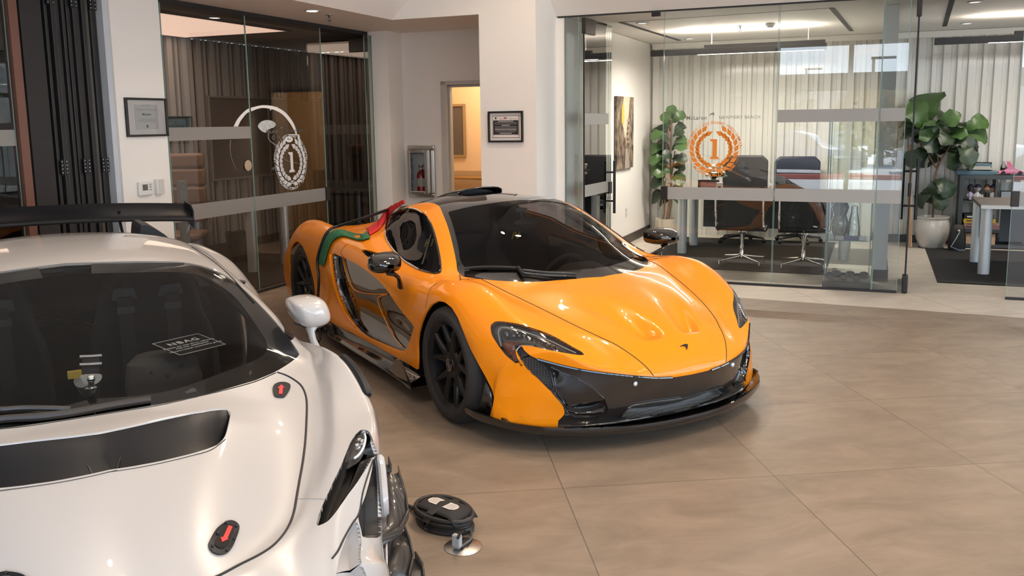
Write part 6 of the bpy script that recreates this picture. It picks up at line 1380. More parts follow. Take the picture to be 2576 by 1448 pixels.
for k in range(6):
    b = MB(); b.sphere((0, 0, .042), .05, 14, 8, (1.05, .9, .82)); inbox('dark_ball', 'dark glossy cap shaped ball at the bottom of the display case', 'ornament', CW[0]+.05+.062*k, 9.13+.11*(k % 2), .0715, b, mat('ornament_dark', (.018, .018, .03), .2, coat=1), grp='dark balls in the display case')
b = MB(); b.lathe([(0, 0), (.055, 0), (.062, .02), (.058, .10), (.045, .20), (.032, .26), (.03, .32), (.022, .325), (.0, .33)], 28); inbox('glass_bottle', 'tall clear bottle shaped glass ornament on the middle case shelf', 'ornament', -.17, 9.22, .477, b, glassmat('bottle_glass', (.86, .90, .93), 2.2))
b = MB(); 
for k, (r, z) in enumerate(((.05, 0), (.075, .08), (.085, .16), (.06, .24), (.085, .33), (.07, .38), (.03, .40))): pass
b.lathe([(0, 0), (.05, .0), (.08, .08), (.085, .16), (.06, .23), (.085, .31), (.06, .37), (0, .38)], 24); inbox('chrome_figure', 'curvy smoky glass figure on the left of the middle case shelf', 'ornament', -.30, 9.24, .477, b, glassmat('smoke_glass', (.52, .50, .46), 2.5))
for k, (x0, x1, m, lab) in enumerate(((-.385, -.345, M_mount, 'tiny white block at the left of the case shelf'), (-.335, -.255, M_mount, 'small cream card at the middle of the case shelf'), (-.25, -.12, mat('box_navy', (.05, .06, .20), .4), 'small navy box on the case shelf under the bottle'), (-.115, -.05, M_mount, 'small white card at the right of the case shelf'))):
    b = MB(); b.box(0, x1-x0, 0, .02, 0, .04); inbox('shelf_card', lab, 'card', x0, 9.09, .4775, b, m, smooth=0)
b = MB(); b.box(-.022, .022, -.012, .012, 0, .045); b.tube([(-.014, 0, .045), (-.014, 0, .07), (.014, 0, .07), (.014, 0, .045)], .004, 8); u_, z_ = PV(2092, 680, 9.4); inbox('padlock', 'small grey padlock shaped ornament low in the display case', 'padlock', -.34, 9.42, .0715, b, M_darkgrey, smooth=0)
# second office shelf unit
SV = 12.42; sh = thing('shelf_unit', 'dark grey open shelf unit with typewriter on top', 'shelf', W(.99, SV), YAW); M_sh = mat('shelf_slate', (.045, .052, .058), .5)
def bx(name, *a): b = MB(); b.box(*a); b.build(name, M_sh, sh, smooth=0, bevel=.002)
bx('shelf_top', 0, 1.9, 0, .34, .87, .92); bx('side_panel', 0, .05, 0, .34, .012, .87); bx('side_panel', 1.85, 1.9, 0, .34, .012, .87); bx('divider', .40, .425, 0, .34, .60, .87)
bx('shelf_board', .05, 1.85, 0, .34, .57, .595); bx('shelf_board', .05, 1.85, 0, .34, .20, .245); bx('plinth_board', .05, 1.85, .02, .34, .012, .05)
def onshelf(x): return W(.99+x, SV+.0, 0)
t = thing('typewriter', 'blue portable typewriter on the dark shelf unit', 'typewriter', W(1.06, SV+.03, .9205), YAW+.0); M_tw = mat('typewriter_blue', (.06, .12, .16), .4)
b = MB(); b.prism([(-.11, 0), (.30, 0), (.33, .02), (.36, .045), (-.11, .06)], 0, .30, Matrix.Translation((0, .30, 0)) @ Matrix.Rotation(PI/2, 4, 'X')); b.build('base', M_tw, t, smooth=0, bevel=.008)
b = MB(); b.prism([(.02, .055), (.30, .055), (.28, .135), (.04, .145)], 0, .18, Matrix.Translation((0, .29, 0)) @ Matrix.Rotation(PI/2, 4, 'X')); b.build('body', M_tw, t, smooth=0, bevel=.008)
for r in range(4):
    for k in range(10):
        b = MB(); b.box(.055+.022*k+.005*r, .071+.022*k+.005*r, .085-.026*r, .10-.026*r, .068+.010*(3-r), .078+.010*(3-r)); b.build('key', mat('key_cream', (.62, .56, .50), .5), t, smooth=0)
b = MB(); b.cyl((-.02, .24, .135), (.30, .24, .135), .017, 14); b.build('platen', M_blackm, t)
def fig_bottle():
    u, z = PV(2500, 415, SV+.2); t = thing('glass_flask', 'small clear flask with black label behind the typewriter', 'bottle', W(u+.11, SV+.20, .9205), YAW)
    b = MB(); b.lathe([(0, 0), (.035, 0), (.035, .10), (.012, .14), (.012, .17)], 20, cap=False); b.build('flask', glassmat('bottle_glass', (.86, .90, .93), 2.2), t); b = MB(); b.lathe([(.0355, .03), (.0355, .085)], 20, cap=False); b.build('label_band', M_black, t, fix=False)
    u, z = PV(2513, 415, SV+.2); t = thing('brass_ornament', 'small brass bell ornament behind the typewriter', 'ornament', W(u+.12, SV+.24, .9205), YAW); b = MB(); b.lathe([(0, 0), (.02, 0), (.022, .01), (.006, .03), (.006, .10), (.022, .115), (.014, .14), (.004, .15), (.004, .18), (0, .185)], 16); b.build('bell', M_brass, t)
fig_bottle()
def toycar(u):
    t = thing('toy_car', 'pink toy sports car with raised door on the shelf unit', 'toy car', W(u, SV+.08, .9205), YAW); m = mat('toy_pink', (.55, .10, .22), .3, coat=1)
    b = MB(); b.prism([(-.01, .022), (.0, .05), (.06, .062), (.10, .095), (.16, .10), (.21, .068), (.30, .035), (.31, .02), (.0, .015)], 0, .13, Matrix.Translation((0, .13, 0)) @ Matrix.Rotation(PI/2, 4, 'X')); b.build('body', m, t, smooth=0, bevel=.006)
    b = MB(); b.prism([(.09, .09), (.16, .085), (.12, .16), (.08, .175)], 0, .006, Matrix.Translation((0, -.004, 0)) @ Matrix.Rotation(PI/2, 4, 'X')); b.build('raised_door', m, t, smooth=0)
    for x in (.05, .235):
        for y in (-.003, .115): b = MB(); b.cyl((x, y, .026), (x, y+.02, .026), .026, 16); b.build('wheel', M_black, t)
toycar(PV(2512, 430, SV+.1)[0])
# bobble heads on the upper shelf
def bobble(px, py, label, cap, face, shirt, scale=1.):
    u, _ = PV(px, py, SV+.1); t = thing('bobblehead_figure', label, 'figurine', W(u, SV+.10, .5955), YAW, None); t.scale = (.86, .86, 1)
    b = MB(); b.lathe([(0, 0), (.03, 0), (.03, .012), (0, .012)], 16); b.build('base', M_black, t)
    b = MB(); b.lathe([(0, .012), (.020, .012), (.028, .05), (.030, .085), (.018, .105), (.010, .115), (0, .115)], 16); b.build('body', shirt, t)
    for s in (-1, 1): b = MB(); b.tube([(s*.026, 0, .09), (s*.040, -.012, .065), (s*.030, -.03, .05)], .008, 8); b.build('arm', shirt, t)
    b = MB(); b.sphere((0, 0, .155), .042, 16, 10, (.88, .95, 1.08)); b.sphere((0, -.042, .148), .008, 8, 6); b.sphere((-.037, 0, .152), .010, 8, 5); b.sphere((.037, 0, .152), .010, 8, 5); b.build('head', face, t)
    b = MB()
    for s in (-1, 1): b.sphere((s*.014, -.037, .160), .005, 8, 5)
    b.box(-.012, .012, -.041, -.036, .128, .131); b.build('facial_features', M_txt, t)
    b = MB(); b.sphere((0, .004, .175), .044, 16, 8, (.92, .98, .75)); 
    if cap is not M_hair: b.lathe([(0, 0), (.030, 0), (.030, .004), (0, .004)], 14, Matrix.Translation((0, -.035, .172)))
    b.build('cap' if cap is not M_hair else 'hair', cap, t)
M_hair = mat('brown_hair', (.10, .035, .015), .7); M_navy = mat('cap_navy', (.012, .014, .04), .6); M_face = mat('figure_skin', (.42, .25, .17), .5); M_faceg = mat('figure_grey', (.40, .40, .38), .5); M_faced = mat('figure_dark', (.05, .035, .05), .5); M_jersey = mat('jersey_white', (.55, .55, .55), .6)
bobble(2440, 500, 'leftmost bobblehead with navy cap and dark face on upper shelf', M_navy, M_faced, mat('jersey_lilac', (.40, .34, .46), .6))
bobble(2458, 500, 'grey faced bobblehead with navy cap and white jersey', M_navy, M_faceg, M_jersey)
bobble(2482, 500, 'bobblehead with brown hair and dark suit on the upper shelf', M_hair, M_face, M_black)
bobble(2497, 500, 'rightmost bobblehead with navy cap and cream collar', M_navy, M_face, M_mount)
b = MB(); b.sphere((0, 0, .04), .045, 14, 8, (1, .7, .85)); single('white_ball', 'cream rounded ornament between the bobbleheads on the upper shelf', 'ornament', b, M_mount, W(PV(2470, 500, SV+.16)[0], SV+.16, .5955))
t = thing('tablet', 'black framed tablet on the upper shelf of the shelf unit', 'tablet', W(1.46, SV+.12, .5955), YAW); b = MB(); b.box(0, .22, 0, .012, 0, .13); b.build('bezel', M_black, t, smooth=0); b = MB(); b.box(.012, .208, -.002, 0, .012, .118); b.build('screen', mat('tablet_screen', (.30, .33, .36), .2), t, smooth=0)
for k, (z, h, c, lab) in enumerate(((.2455, .045, (.26, .13, .16), 'thick pink book at the bottom of the shelf stack'), (.291, .03, (.36, .22, .14), 'tan book second from the bottom of the stack'), (.3215, .05, (.55, .34, .03), 'yellow book in the middle of the shelf stack'), (.372, .055, (.02, .02, .022), 'black book with white lettering on top of the stack'))):
    t = thing('book', lab, 'book', W(1.06+.008*(k % 2), SV+.02, z), YAW+.03*(k % 2), 'books stacked on the lower shelf'); b = MB(); b.box(0, .42-.03*k, 0, .24, 0, h-.001); b.build('cover', mat('book_%d' % k, c, .5), t, smooth=0); b = MB(); b.box(.03, .20, -.0012, -.0002, h*.35, h*.62); b.build('spine_lettering', M_ink if k == 3 else M_txt, t, smooth=0)
b = MB(); b.box(0, .36, 0, .22, 0, .135); single('cardboard_box', 'brown cardboard box in the bottom of the shelf unit', 'box', b, M_wood, W(1.07, SV+.03, .0505), smooth=0, bevel=.003)
b = MB(); b.box(0, .32, 0, .22, 0, .135); single('cardboard_box', 'second brown box further right in the shelf bottom', 'box', b, M_wood, W(1.75, SV+.03, .0505), smooth=0, bevel=.003)
# backpack, plank
t = thing('backpack', 'black backpack on the floor between potted fig and shelf', 'bag', W(.975, 12.14, .0105), YAW); b = MB(); rows = []
for z, w, d in ((0, .095, .09), (.06, .10, .10), (.16, .098, .095), (.25, .085, .08), (.31, .07, .06), (.33, .02, .02)): rows.append([(w*math.copysign(abs(math.cos(a))**.6, math.cos(a)), d*math.copysign(abs(math.sin(a))**.6, math.sin(a)), z) for a in np.linspace(0, 2*PI, 25)])
b.grid(rows); b.build('bag_body', mat('bag_black', (.008, .008, .009), .6), t, smooth=60)
b = MB(); b.tube([(.02, -.095, .24), (-.02, -.108, .15), (-.07, -.113, .05), (.02, -.12, .012), (.09, -.11, .015)], .009, 8, flat=.4); b.build('strap', mat('strap_grey', (.30, .34, .37), .5), t)
b = MB(); b.sphere((.01, -.092, .25), .014, 10, 6); b.build('buckle', M_white, t)
a, e = PV(2283, 480, 12.55), PV(2290, 620, 12.2)
b = MB(); b.tube([Vector((a[0], 0, 1.3)), Vector((e[0], -.35, .012))], .03, 4, flat=.4); o = single('wood_plank', 'wooden plank leaning on the ribbed wall behind the second office door', 'plank', b, M_wood, W(0, 12.6, 0), smooth=0)
# chair at the right edge
guest2 = exec_chair(2.05, 9.76, YAW+.4, 'dark office chair at the right edge beside the grey desk', .82, .24, mat('panel_slate'))
# door stand seen behind the dark glass
t = thing('brochure_stand', 'grey upright stand with oval badge behind the dark left glass', 'stand', W(-6.3, PU(447, 455, -6.3)[0], .0), YAW+PI/2); b = MB(); b.box(0, .10, -.02, .02, .012, PU(447, 455, -6.3)[1]); b.build('post', mat('stand_grey', (.30, .30, .29), .5), t, smooth=0); b = MB(); b.lathe([(.030, 0), (.034, 0)], 24, TX(.05, -.0215, PU(447, 470, -6.3)[1]), cap=False); b.build('badge_ring', M_txt, t, fix=False)
b = MB(); b.box(-.06, .16, -.10, .10, .011, .02); b.build('foot', M_darkgrey, t, smooth=0)
# luminous ceiling in the dark office
t = thing('light_panel', 'large glowing peach ceiling light panel in the dark left office', 'ceiling light', W(-7.9, 5.2, ZS+.008), YAW); b = MB(); b.box(0, 1.53, 0, 3.56, -.012, .004); b.build('diffuser', mat('panel_glow', (1, .8, .65), .6, emit=((1, .67, .52), .68)), t, smooth=0)
b = MB()
for a in ((-.03, 1.56, -.03, 0), (-.03, 1.56, 3.56, 3.59), (-.03, 0, 0, 3.56), (1.53, 1.56, 0, 3.56)): b.box(a[0], a[1], a[2], a[3], -.02, .004)
b.build('panel_frame', M_blackm, t, smooth=0)
light('panel_light', 'AREA', W(-7.1, 7.0, ZS-.03), 16, (1, .78, .62), size=1.5, size_y=3.4, rot=(0, 0, YAW))
# ---- folded door stack at the far left
def foldstack():
    t = thing('folding_door', 'stack of black folding door panels with hinges beside the white column', 'folding door', W(-5.76, 4.70), YAW+PI/2)
    b = MB(); b.box(0, .18, -.03, .20, .001, ZS-.03); b.build('jamb', mat('fold_black', (.016, .015, .016), .5), t, smooth=0)
    xs = [.215, .262, .31, .355, .41, .455, .50, .54, .58, .62, .655]
    for k, x in enumerate(xs):
        b = MB(); w = .036 if k % 3 else .028; b.box(x, x+w, -.02-(.016 if k % 2 else 0), .70, .008, ZS-.03); b.build('door_panel', mat('fold_black') if k not in (8,) else mat('fold_olive', (.085, .08, .07), .5), t, smooth=0, bevel=.004)
    b = MB(); b.box(.18, .70, .05, .70, .008, ZS-.03); b.build('panel_core', M_blackm, t, smooth=0)
    for x in (.255, .465, .645):
        for z in (1.30, 2.56):
            b = MB(); b.box(x-.032, x+.032, -.046, -.037, z, z+.115); b.cyl((x, -.046, z), (x, -.046, z+.115), .008, 10); h = b.build('hinge', M_black, t, smooth=0)
            b = MB()
            for sx in (-.021, .021):
                for q in range(4): b.sphere((x+sx, -.0465, z+.016+.028*q), .0045, 8, 5)
            b.build('hinge_screw', M_alu, h)
foldstack()
uvbox('trim_4', -5.82, -5.74, 4.62, 4.69, 0, ZS, mat('jamb_copper', (.20, .095, .07), .35, .3))
uvbox('wall_left_front', -5.9, -5.8, -2.6, 2.3, 0, ZS, M_wall)
pane('shopfront_glazing', 'dark glass panel at the far left edge beside the copper jamb', W(-5.78, 2.32), W(-5.78, 4.61), .02, ZS-.01, M_glass_dark, ((1.53, 1.645),), fm=M_frostb)
uvbox('wall_far_left', -8.1, -8.0, 1.5, 3.9, 0, ZS, M_lw); uvbox('wall_far_left_end', -8.1, -5.9, 1.4, 1.5, 0, ZS, M_lw)
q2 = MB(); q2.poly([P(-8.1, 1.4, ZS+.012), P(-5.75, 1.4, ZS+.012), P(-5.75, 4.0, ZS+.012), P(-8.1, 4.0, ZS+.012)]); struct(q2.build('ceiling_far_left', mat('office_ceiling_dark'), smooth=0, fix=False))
t = thing('light_panel', 'glowing peach ceiling light seen at the far left edge', 'ceiling light', W(-7.7, 2.2, ZS+.004), YAW); b = MB(); b.box(0, 1.7, 0, 1.55, -.012, .004); b.build('diffuser', mat('panel_glow'), t, smooth=0)
# ================================================================== graphics on the glass
def wreath(parent, cx, cz, R, m, y=-.004, pre='emblem'):
    """laurel ring with a numeral and lettering round it; local x along the pane"""
    B_ = lambda x, z: Matrix.Translation((cx, y, cz)) @ Matrix.Rotation(PI/2, 4, 'X')
    M0 = B_(0, 0); b = MB(); r0 = R*.69
    for s in (-1, 1):
        for k in range(10):
            a = math.radians(-86+k*15.5); rr = r0*(1-.0*k)
            for off, tilt, ln, wd in ((-.055, .18, .34, .075), (.035, -.30, .32, .068)):
                p = Vector((s*(rr+off*R*1.6)*math.cos(a), (rr+off*R*1.6)*math.sin(a), 0)); tg = Vector((-s*math.sin(a), math.cos(a), 0)); rd = Vector((s*math.cos(a), math.sin(a), 0))
                d = (tg+rd*(-tilt*.9 if off < 0 else -tilt)).normalized(); n = Vector((-d.y, d.x, 0)); L = ln*R; w = wd*R*1.25
                b.poly([p, p+d*L*.45+n*w, p+d*L, p+d*L*.45-n*w], M0)
    for s in (-1, 1): b.poly([Vector((s*.02*R, -r0-.02*R, 0)), Vector((-s*.20*R, -r0+.10*R, 0)), Vector((-s*.06*R, -r0-.02*R, 0)), Vector((-s*.10*R, -r0-.13*R, 0))] if False else [Vector((s*.14*R, -r0+.06*R, 0)), Vector((s*.0*R, -r0+.02*R, 0)), Vector((-s*.12*R, -r0-.16*R, 0)), Vector((s*.02*R, -r0-.04*R, 0))], M0)
    b.build('laurel', m, parent, smooth=0, fix=False, solid=.0005)
    b = MB(); q = R*.36
    b.poly([(-.42*q, -q, 0), (.55*q, -q, 0), (.42*q, -.74*q, 0), (.30*q, -.74*q, 0), (.30*q, 1.0*q, 0), (-.46*q, 1.0*q, 0), (-.36*q, .82*q, 0), (-.14*q, .70*q, 0), (-.14*q, -.74*q, 0), (-.30*q, -.74*q, 0)], M0); b.build('numeral', m, parent, smooth=0, fix=False, solid=.0005)
    def arc(string, a0, a1, r, size, top=True):
        b = MB(); n = len(string)
        for k, ch in enumerate(string):
            if ch == ' ': continue
            a = math.radians(a0+(a1-a0)*(k+.5)/n); T_ = Matrix.Translation((r*math.cos(a), r*math.sin(a), 0)) @ Matrix.Rotation(a-PI/2 if top else a+PI/2, 4, 'Z'); b.text(ch, size, M0 @ T_, .0005, bold=.0004)
        b.build('ring_lettering', m, parent, smooth=0, fix=False)
    arc("LANDO NORRIS / 2025 DRIVERS' WORLD CHAMPION", 178, 4, R*.95, R*.145)
    arc('McLAREN FORMULA 1 TEAM', 222, 322, R*.95, R*.15, False)
    b = MB()
    for a0, a1 in ((181, 218), (326, 361)): b.tube([(R*.94*math.cos(math.radians(a)), R*.94*math.sin(math.radians(a)), 0) for a in np.linspace(a0, a1, 12)], .0018, 4, M=M0)
    b.build('ring_line', m, parent, smooth=0)
M_org = mat('vinyl_orange', (.82, .26, .025), .5); M_vw = mat('vinyl_white', (.70, .70, .70), .5); M_vg = mat('vinyl_grey', (.22, .22, .21), .5); M_vg2 = mat('vinyl_dim', (.17, .16, .15), .5)
uo, zo = PV(1796, 375, VG); wreath(PANE_A, uo+2.02, zo, .275, M_org)
def wordmark(parent, x0, z, h, m, gap):
    b = MB(); T_ = lambda x: Matrix.Translation((x, -.004, z)) @ Matrix.Rotation(PI/2, 4, 'X')
    b.text('McLaren', h*1.25, T_(x0), .0005, 'LEFT', bold=.0008, space=1.05); b.poly([(0, 0, 0), (.5*h, .55*h, 0), (1.25*h, .85*h, 0), (1.35*h, .5*h, 0), (1.1*h, -.1*h, 0), (.95*h, .45*h, 0), (.5*h, .25*h, 0)], T_(x0+h*4.9) @ Matrix.Translation((0, .35*h, 0)))
    b.build('dealer_wordmark', m, parent, smooth=0, fix=False); b = MB()
    b.text('NEWPORT BEACH', h*1.0, T_(x0+h*4.9+gap), .0005, 'LEFT', space=1.1); b.build('dealer_name', m, parent, smooth=0, fix=False)
ua, za = PV(1726, 297, VG); ub, zb = PV(1965, 297, VG); wordmark(PANE_A, ua+2.02, za, .045, M_vg, .105)
b = MB(); ub, zb = PV(1676, 456, VG); b.text('Julie Milew', .052, Matrix.Translation((ub+2.02, -.004, zb)) @ Matrix.Rotation(PI/2, 4, 'X'), .0005, 'LEFT'); b.build('name_lettering', M_vw, PANE_A, smooth=0, fix=False)
b = MB(); ub, zb = PV(2563, 474, VG); b.text('Ma', .06, Matrix.Translation((ub-1.145, -.004, zb)) @ Matrix.Rotation(PI/2, 4, 'X'), .0005, 'LEFT'); b.build('name_lettering', M_vw, PANE_C, smooth=0, fix=False)
# left pane: local x = v - 7.075, outside face is +y of the pane frame turned by 90 degrees
def LP(x, y): v, z = PU(x, y, LU); return v-7.075, z
cx, cz = LP(732, 408)[0], 1.27
wreath(PANE_L2, cx, cz, .29, M_vw)
vx, vz = LP(668, 331); wordmark(PANE_L2, vx, vz, .043, M_vg2, .10)
def strip(parent, name, outer, inner, m, fn, y=-.0035):
    O = [fn(*p) for p in catmull(outer, 5)]; I = [fn(*p) for p in catmull(inner, 5)]; b = MB(); b.grid([[(x, y, z) for x, z in O], [(x, y, z) for x, z in I]]); b.build(name, m, parent, smooth=0, fix=False, solid=.0004)
M_vb = mat('vinyl_bright', (.80, .80, .79), .5)
fnL1 = lambda x, y: ((lambda q: (q[0]-5.98, q[1]))(PU(x, y, LU)))
strip(PANE_L2, 'helmet_crown', [(630,271),(650,266),(665,264.5),(690,268),(715,281),(735,305),(744,326),(747,340)], [(631,280),(650,273),(665,271.5),(688,276),(710,288),(729,310),(740,330),(745,341)], M_vb, LP)
strip(PANE_L1, 'helmet_crown', [(587,318),(595,302),(606,288),(618,277),(627,272)], [(598,318),(604,305),(612,294),(620,285),(627,281)], M_vb, fnL1)
strip(PANE_L1, 'helmet_back', [(578,353),(577,370),(580,395),(590,420),(596,430)], [(581,353),(579,370),(581.5,395),(591,420),(596.5,430)], M_vg2, fnL1)
strip(PANE_L2, 'visor_edge', [(752,338),(757,365),(764,390),(770,410)], [(747,338),(753,366),(761,391),(767,411)], M_vb, LP)
strip(PANE_L2, 'visor_top', [(727,338),(740,337),(752,338)], [(727,340),(740,339),(752,341)], M_vb, LP)
strip(PANE_L2, 'cheek_line', [(674,335),(673,345),(678,355),(688,363),(698,371)], [(676,335),(675,345),(680,354),(690,361),(700,369)], M_vg, LP)
strip(PANE_L2, 'chin_line', [(712,396),(722,404),(735,406),(748,410)], [(712,397.5),(722,405.5),(735,407.5),(748,411.5)], M_vg, LP)
def blob(name, pts, m):
    b = MB(); b.poly([(x, -.0033, z) for x, z in (LP(*p) for p in catmull(pts, 3, True))]); b.build(name, m, PANE_L2, smooth=0, fix=False, solid=.0003)
blob('helmet_highlight', [(648,318),(655,307),(668,302),(684,304),(693,312),(688,320),(676,325),(668,333),(658,330)], mat('vinyl_sheen', (.52, .56, .57), .5, noise=(30, .5)))
blob('oval_badge', [(718,347),(727,342),(735,347),(735,354),(727,358),(718,354)], M_vb)
b = MB(); x, z = LP(726.5, 350); b.text('BELL', .028, Matrix.Translation((x, -.0045, z)) @ Matrix.Rotation(PI/2, 4, 'X'), .0004); b.build('badge_lettering', M_txt, PANE_L2, smooth=0, fix=False)
b = MB(); x, z = LP(688, 424); b.text('HPE', .045, Matrix.Translation((x, -.0035, z)) @ Matrix.Rotation(PI/2, 4, 'X'), .0004, shear=.25); b.build('sponsor_lettering', M_vg, PANE_L2, smooth=0, fix=False)
for (px_, py_, r) in ((687, 346, .022), (700, 345, .016)):
    x, z = LP(px_, py_); b = MB(); b.lathe([(r*.72, 0), (r, 0)], 24, Matrix.Translation((x, -.0035, z)) @ Matrix.Rotation(PI/2, 4, 'X'), cap=False); b.build('visor_pivot', M_vg, PANE_L2, smooth=0, fix=False)
for (px_, py_) in ((680, 275), (696, 271), (720, 288)):
    x, z = LP(px_, py_); b = MB(); b.lathe([(0, 0), (.010, 0)], 12, Matrix.Translation((x, -.0042, z)) @ Matrix.Rotation(PI/2, 4, 'X'), cap=False); b.build('helmet_rivet', M_vb, PANE_L2, smooth=0, fix=False)

# ================================================================== cable, cloths, floor box
M_cab = mat('cable_black', (.012, .011, .011), .45)
YM = Matrix.Translation((YP[0], YP[1], 0)) @ Matrix.Rotation(YP[2], 4, 'Z')
def yh(x, y, off=.012): h = Y.hit(x, y, False, off); return YM @ h if h is not None else None
def yc(x, y, off=.03):
    h = Y.hit(x, y, False, .004)
    return YM @ h - Vector(ray(x, y)).normalized()*off if h is not None else lpl(x, y, -.58)
def lpl(x, y, ly):
    o = Y.local(CAM); d = ray(x, y) @ Y.R; k = (ly-o[1])/d[1]; return YM @ Vector(o+d*k)
pts = [yh(1030, 506, .02), lpl(1000, 518, -.52), lpl(950, 536, -.62), lpl(900, 553, -.74), yh(851, 578, .03), yh(838, 583, .03), yh(826, 597, .03), yh(817, 615, .025), yh(810, 636, .025), yh(806, 660, .025)]
pts = [p for p in pts if p]
q = lpl(802, 700, -1.0); pts += [q, lpl(799, 760, -1.0), lpl(798, 800, -1.01)]
end = lpl(797, 806, -1.02); pts += [Vector((end.x, end.y, .03)), Vector((end.x-.25, end.y-.25, .014)), Vector((end.x-.6, end.y-.35, .013))]
b = MB(); b.tube(catmull([tuple(p) for p in pts], 6), .011, 8); o = b.build('charging_cable', M_cab); tag(o, 'black charging cable hanging over the rear flank of the orange car', 'cable')
def cloth(name, label, left, right, m, off=.030, seed=1):
    A = [yc(*p, off) for p in catmull(left, 5)]; B_ = [yc(*p, off) for p in catmull(right, 5)]; n = min(len(A), len(B_)); rr = random.Random(seed); rows = []
    for i in range(n):
        a, c = A[i], B_[i]
        if a is None or c is None: continue
        nn = Vector((0, 0, 1)) if True else None; rows.append([a.lerp(c, t)+Vector((0, 0, .016*math.sin(t*PI)+.004*math.sin(i*1.3+t*9))) for t in np.linspace(0, 1, 9)])
    for k in range(2):   # relax
        R_ = [[p.copy() for p in r] for r in rows]
        for i in range(1, len(rows)-1):
            for j in range(9): rows[i][j] = R_[i][j]*.5+(R_[i-1][j]+R_[i+1][j])*.25
    b = MB(); b.grid(rows); o = b.build(name, m, solid=.006, smooth=60); return tag(o, label, 'cloth')
cloth('polishing_cloth', 'green cloth draped over the rear shoulder of the orange car', [(802,667),(804,650),(808,630),(814,608),(823,592),(836,582),(852,578),(870,581),(890,588),(910,591),(927,586)], [(814,671),(819,655),(824,636),(831,616),(841,603),(854,596),(866,594),(880,598),(898,603),(915,604),(931,598)], mat('microfibre_green', (.030, .14, .065), .95, noise=(40, .3)), seed=2)
cloth('polishing_cloth', 'red cloth draped behind the side window of the orange car', [(921,577),(936,567),(950,556),(961,542),(970,528),(984,518),(1000,511),(1014,506)], [(930,592),(943,584),(955,576),(966,562),(975,548),(986,535),(1000,522),(1018,511)], mat('microfibre_red', (.62, .025, .03), .95, noise=(40, .3)), seed=4)
# coil of cable on the floor
cx, cy = PZ(1116, 1290, .05); base = W(cx, cy, 0); CS = .80
t = thing('cable_coil', 'coiled black cable bound with a strap and white labels on the floor', 'cable', base, YAW+math.radians(-18)); t.scale = (.82, .82, .80)
rr = random.Random(11)
for k in range(9):
    rx, ry = .165-.006*(k % 4)+rr.uniform(-.006, .006), .105-.005*(k % 4)+rr.uniform(-.005, .005); z0 = .012+.011*k*.85; b = MB()
    b.tube([(rx*math.cos(a)+.008*math.sin(2*a+k), ry*math.sin(a), max(.0115, z0+.008*math.sin(a+k*.7))) for a in np.linspace(0, 2*PI, 44, endpoint=False)], .011, 8, True); b.build('cable_loop', mat('cable_brown', (.022, .019, .018), .5), t)
b = MB(); b.grid([[(x, y, .112-2.2*y*y-(.030*((abs(x)-.10)/.05)**2 if abs(x) > .10 else 0)) for y in np.linspace(-.082, .082, 9)] for x in np.linspace(-.158, .158, 13)]); b.build('wrap_sleeve', mat('sleeve_black', (.014, .013, .013), .7), t, solid=.006, smooth=40)
for s in (-1, 1):
    b = MB(); b.prism([(s*.022, -.032), (s*.07, -.032), (s*.092, -.02), (s*.098, 0), (s*.092, .02), (s*.07, .032), (s*.022, .032)], 0, .0015, Matrix.Translation((0, 0, .1145))); lb = b.build('paper_label', mat('label_white', (.68, .62, .58), .5), t, smooth=0)
    b = MB(); 
    for k in range(4): b.box(s*.035, s*.085, -.020+.012*k, -.0165+.012*k, .1162, .1166)
    b.build('label_print', M_txtg, lb, smooth=0)
b = MB(); b.tube([(0.0, -.125, .02), (0, -.128, .06), (0, -.10, .098), (0, 0, .121), (0, .10, .098), (0, .128, .06), (0, .125, .02)], .024, 6, flat=.12, up=(0, 0, 1)); b.build('binding_strap', mat('sleeve_black'), t)
q = W(*PZ(1022, 1268, .02), .013); Mi = (Matrix.Translation(base) @ Matrix.Rotation(YAW+math.radians(-18), 4, 'Z') @ Matrix.Diagonal((.82, .82, .80, 1))).inverted()
loc_ = lambda x, y, z: Mi @ W(*PZ(x, y, z), z)
b = MB(); b.tube(catmull([tuple(loc_(*p)) for p in ((985,1262,.013),(1025,1272,.013),(1042,1279,.02),(1058,1290,.03))], 5), .011, 8); b.build('cable_tail', M_cab, t)
b = MB(); b.tube(catmull([tuple(loc_(*p)) for p in ((1190,1325,.02),(1186,1333,.015),(1170,1334,.02),(1160,1338,.05),(1152,1352,.07))], 5), .008, 8); b.build('cable_lead', M_cab, t)
b = MB(); b.tube(catmull([tuple(loc_(*p)) for p in ((1180,1330,.012),(1187,1345,.012),(1182,1358,.013),(1168,1368,.013),(1160,1374,.016))], 5), .006, 8); b.build('cable_thin', mat('cable_grey', (.10, .095, .09), .5), t)
fx, fy = PZ(1165, 1375, 0)
t = thing('floor_outlet', 'round brushed metal floor outlet cover with a grey plug', 'outlet', W(fx, fy, .0005), YAW)
b = MB(); b.lathe([(0, .004), (.070, .004), (.075, .002), (.075, 0)], 48, cap=False); b.build('cover_plate', M_steel, t)
b = MB(); b.box(-.030, -.002, -.006, .016, .004, .006); b.build('socket', M_black, t, smooth=0)
b = MB(); b.tube([(.02+.0*k, .012*k-.01, .0046) for k in range(3)], .0015, 4); b.tube([(.0, -.025, .0046), (.012, -.03, .0046)], .0015, 4); b.build('plate_mark', M_black, t)
t2 = thing('power_plug', 'grey power plug standing in the round floor outlet', 'plug', W(*PZ(1150, 1375, .012), .0065), YAW-.1)
b = MB(); b.box(-.019, .019, -.012, .012, .006, .058); b.build('plug_body', mat('plug_grey', (.40, .40, .41), .4), t2, smooth=0, bevel=.007, segs=3); b = MB(); b.box(-.008, .008, -.006, .006, 0, .008); b.build('plug_neck', mat('plug_grey'), t2, smooth=0)

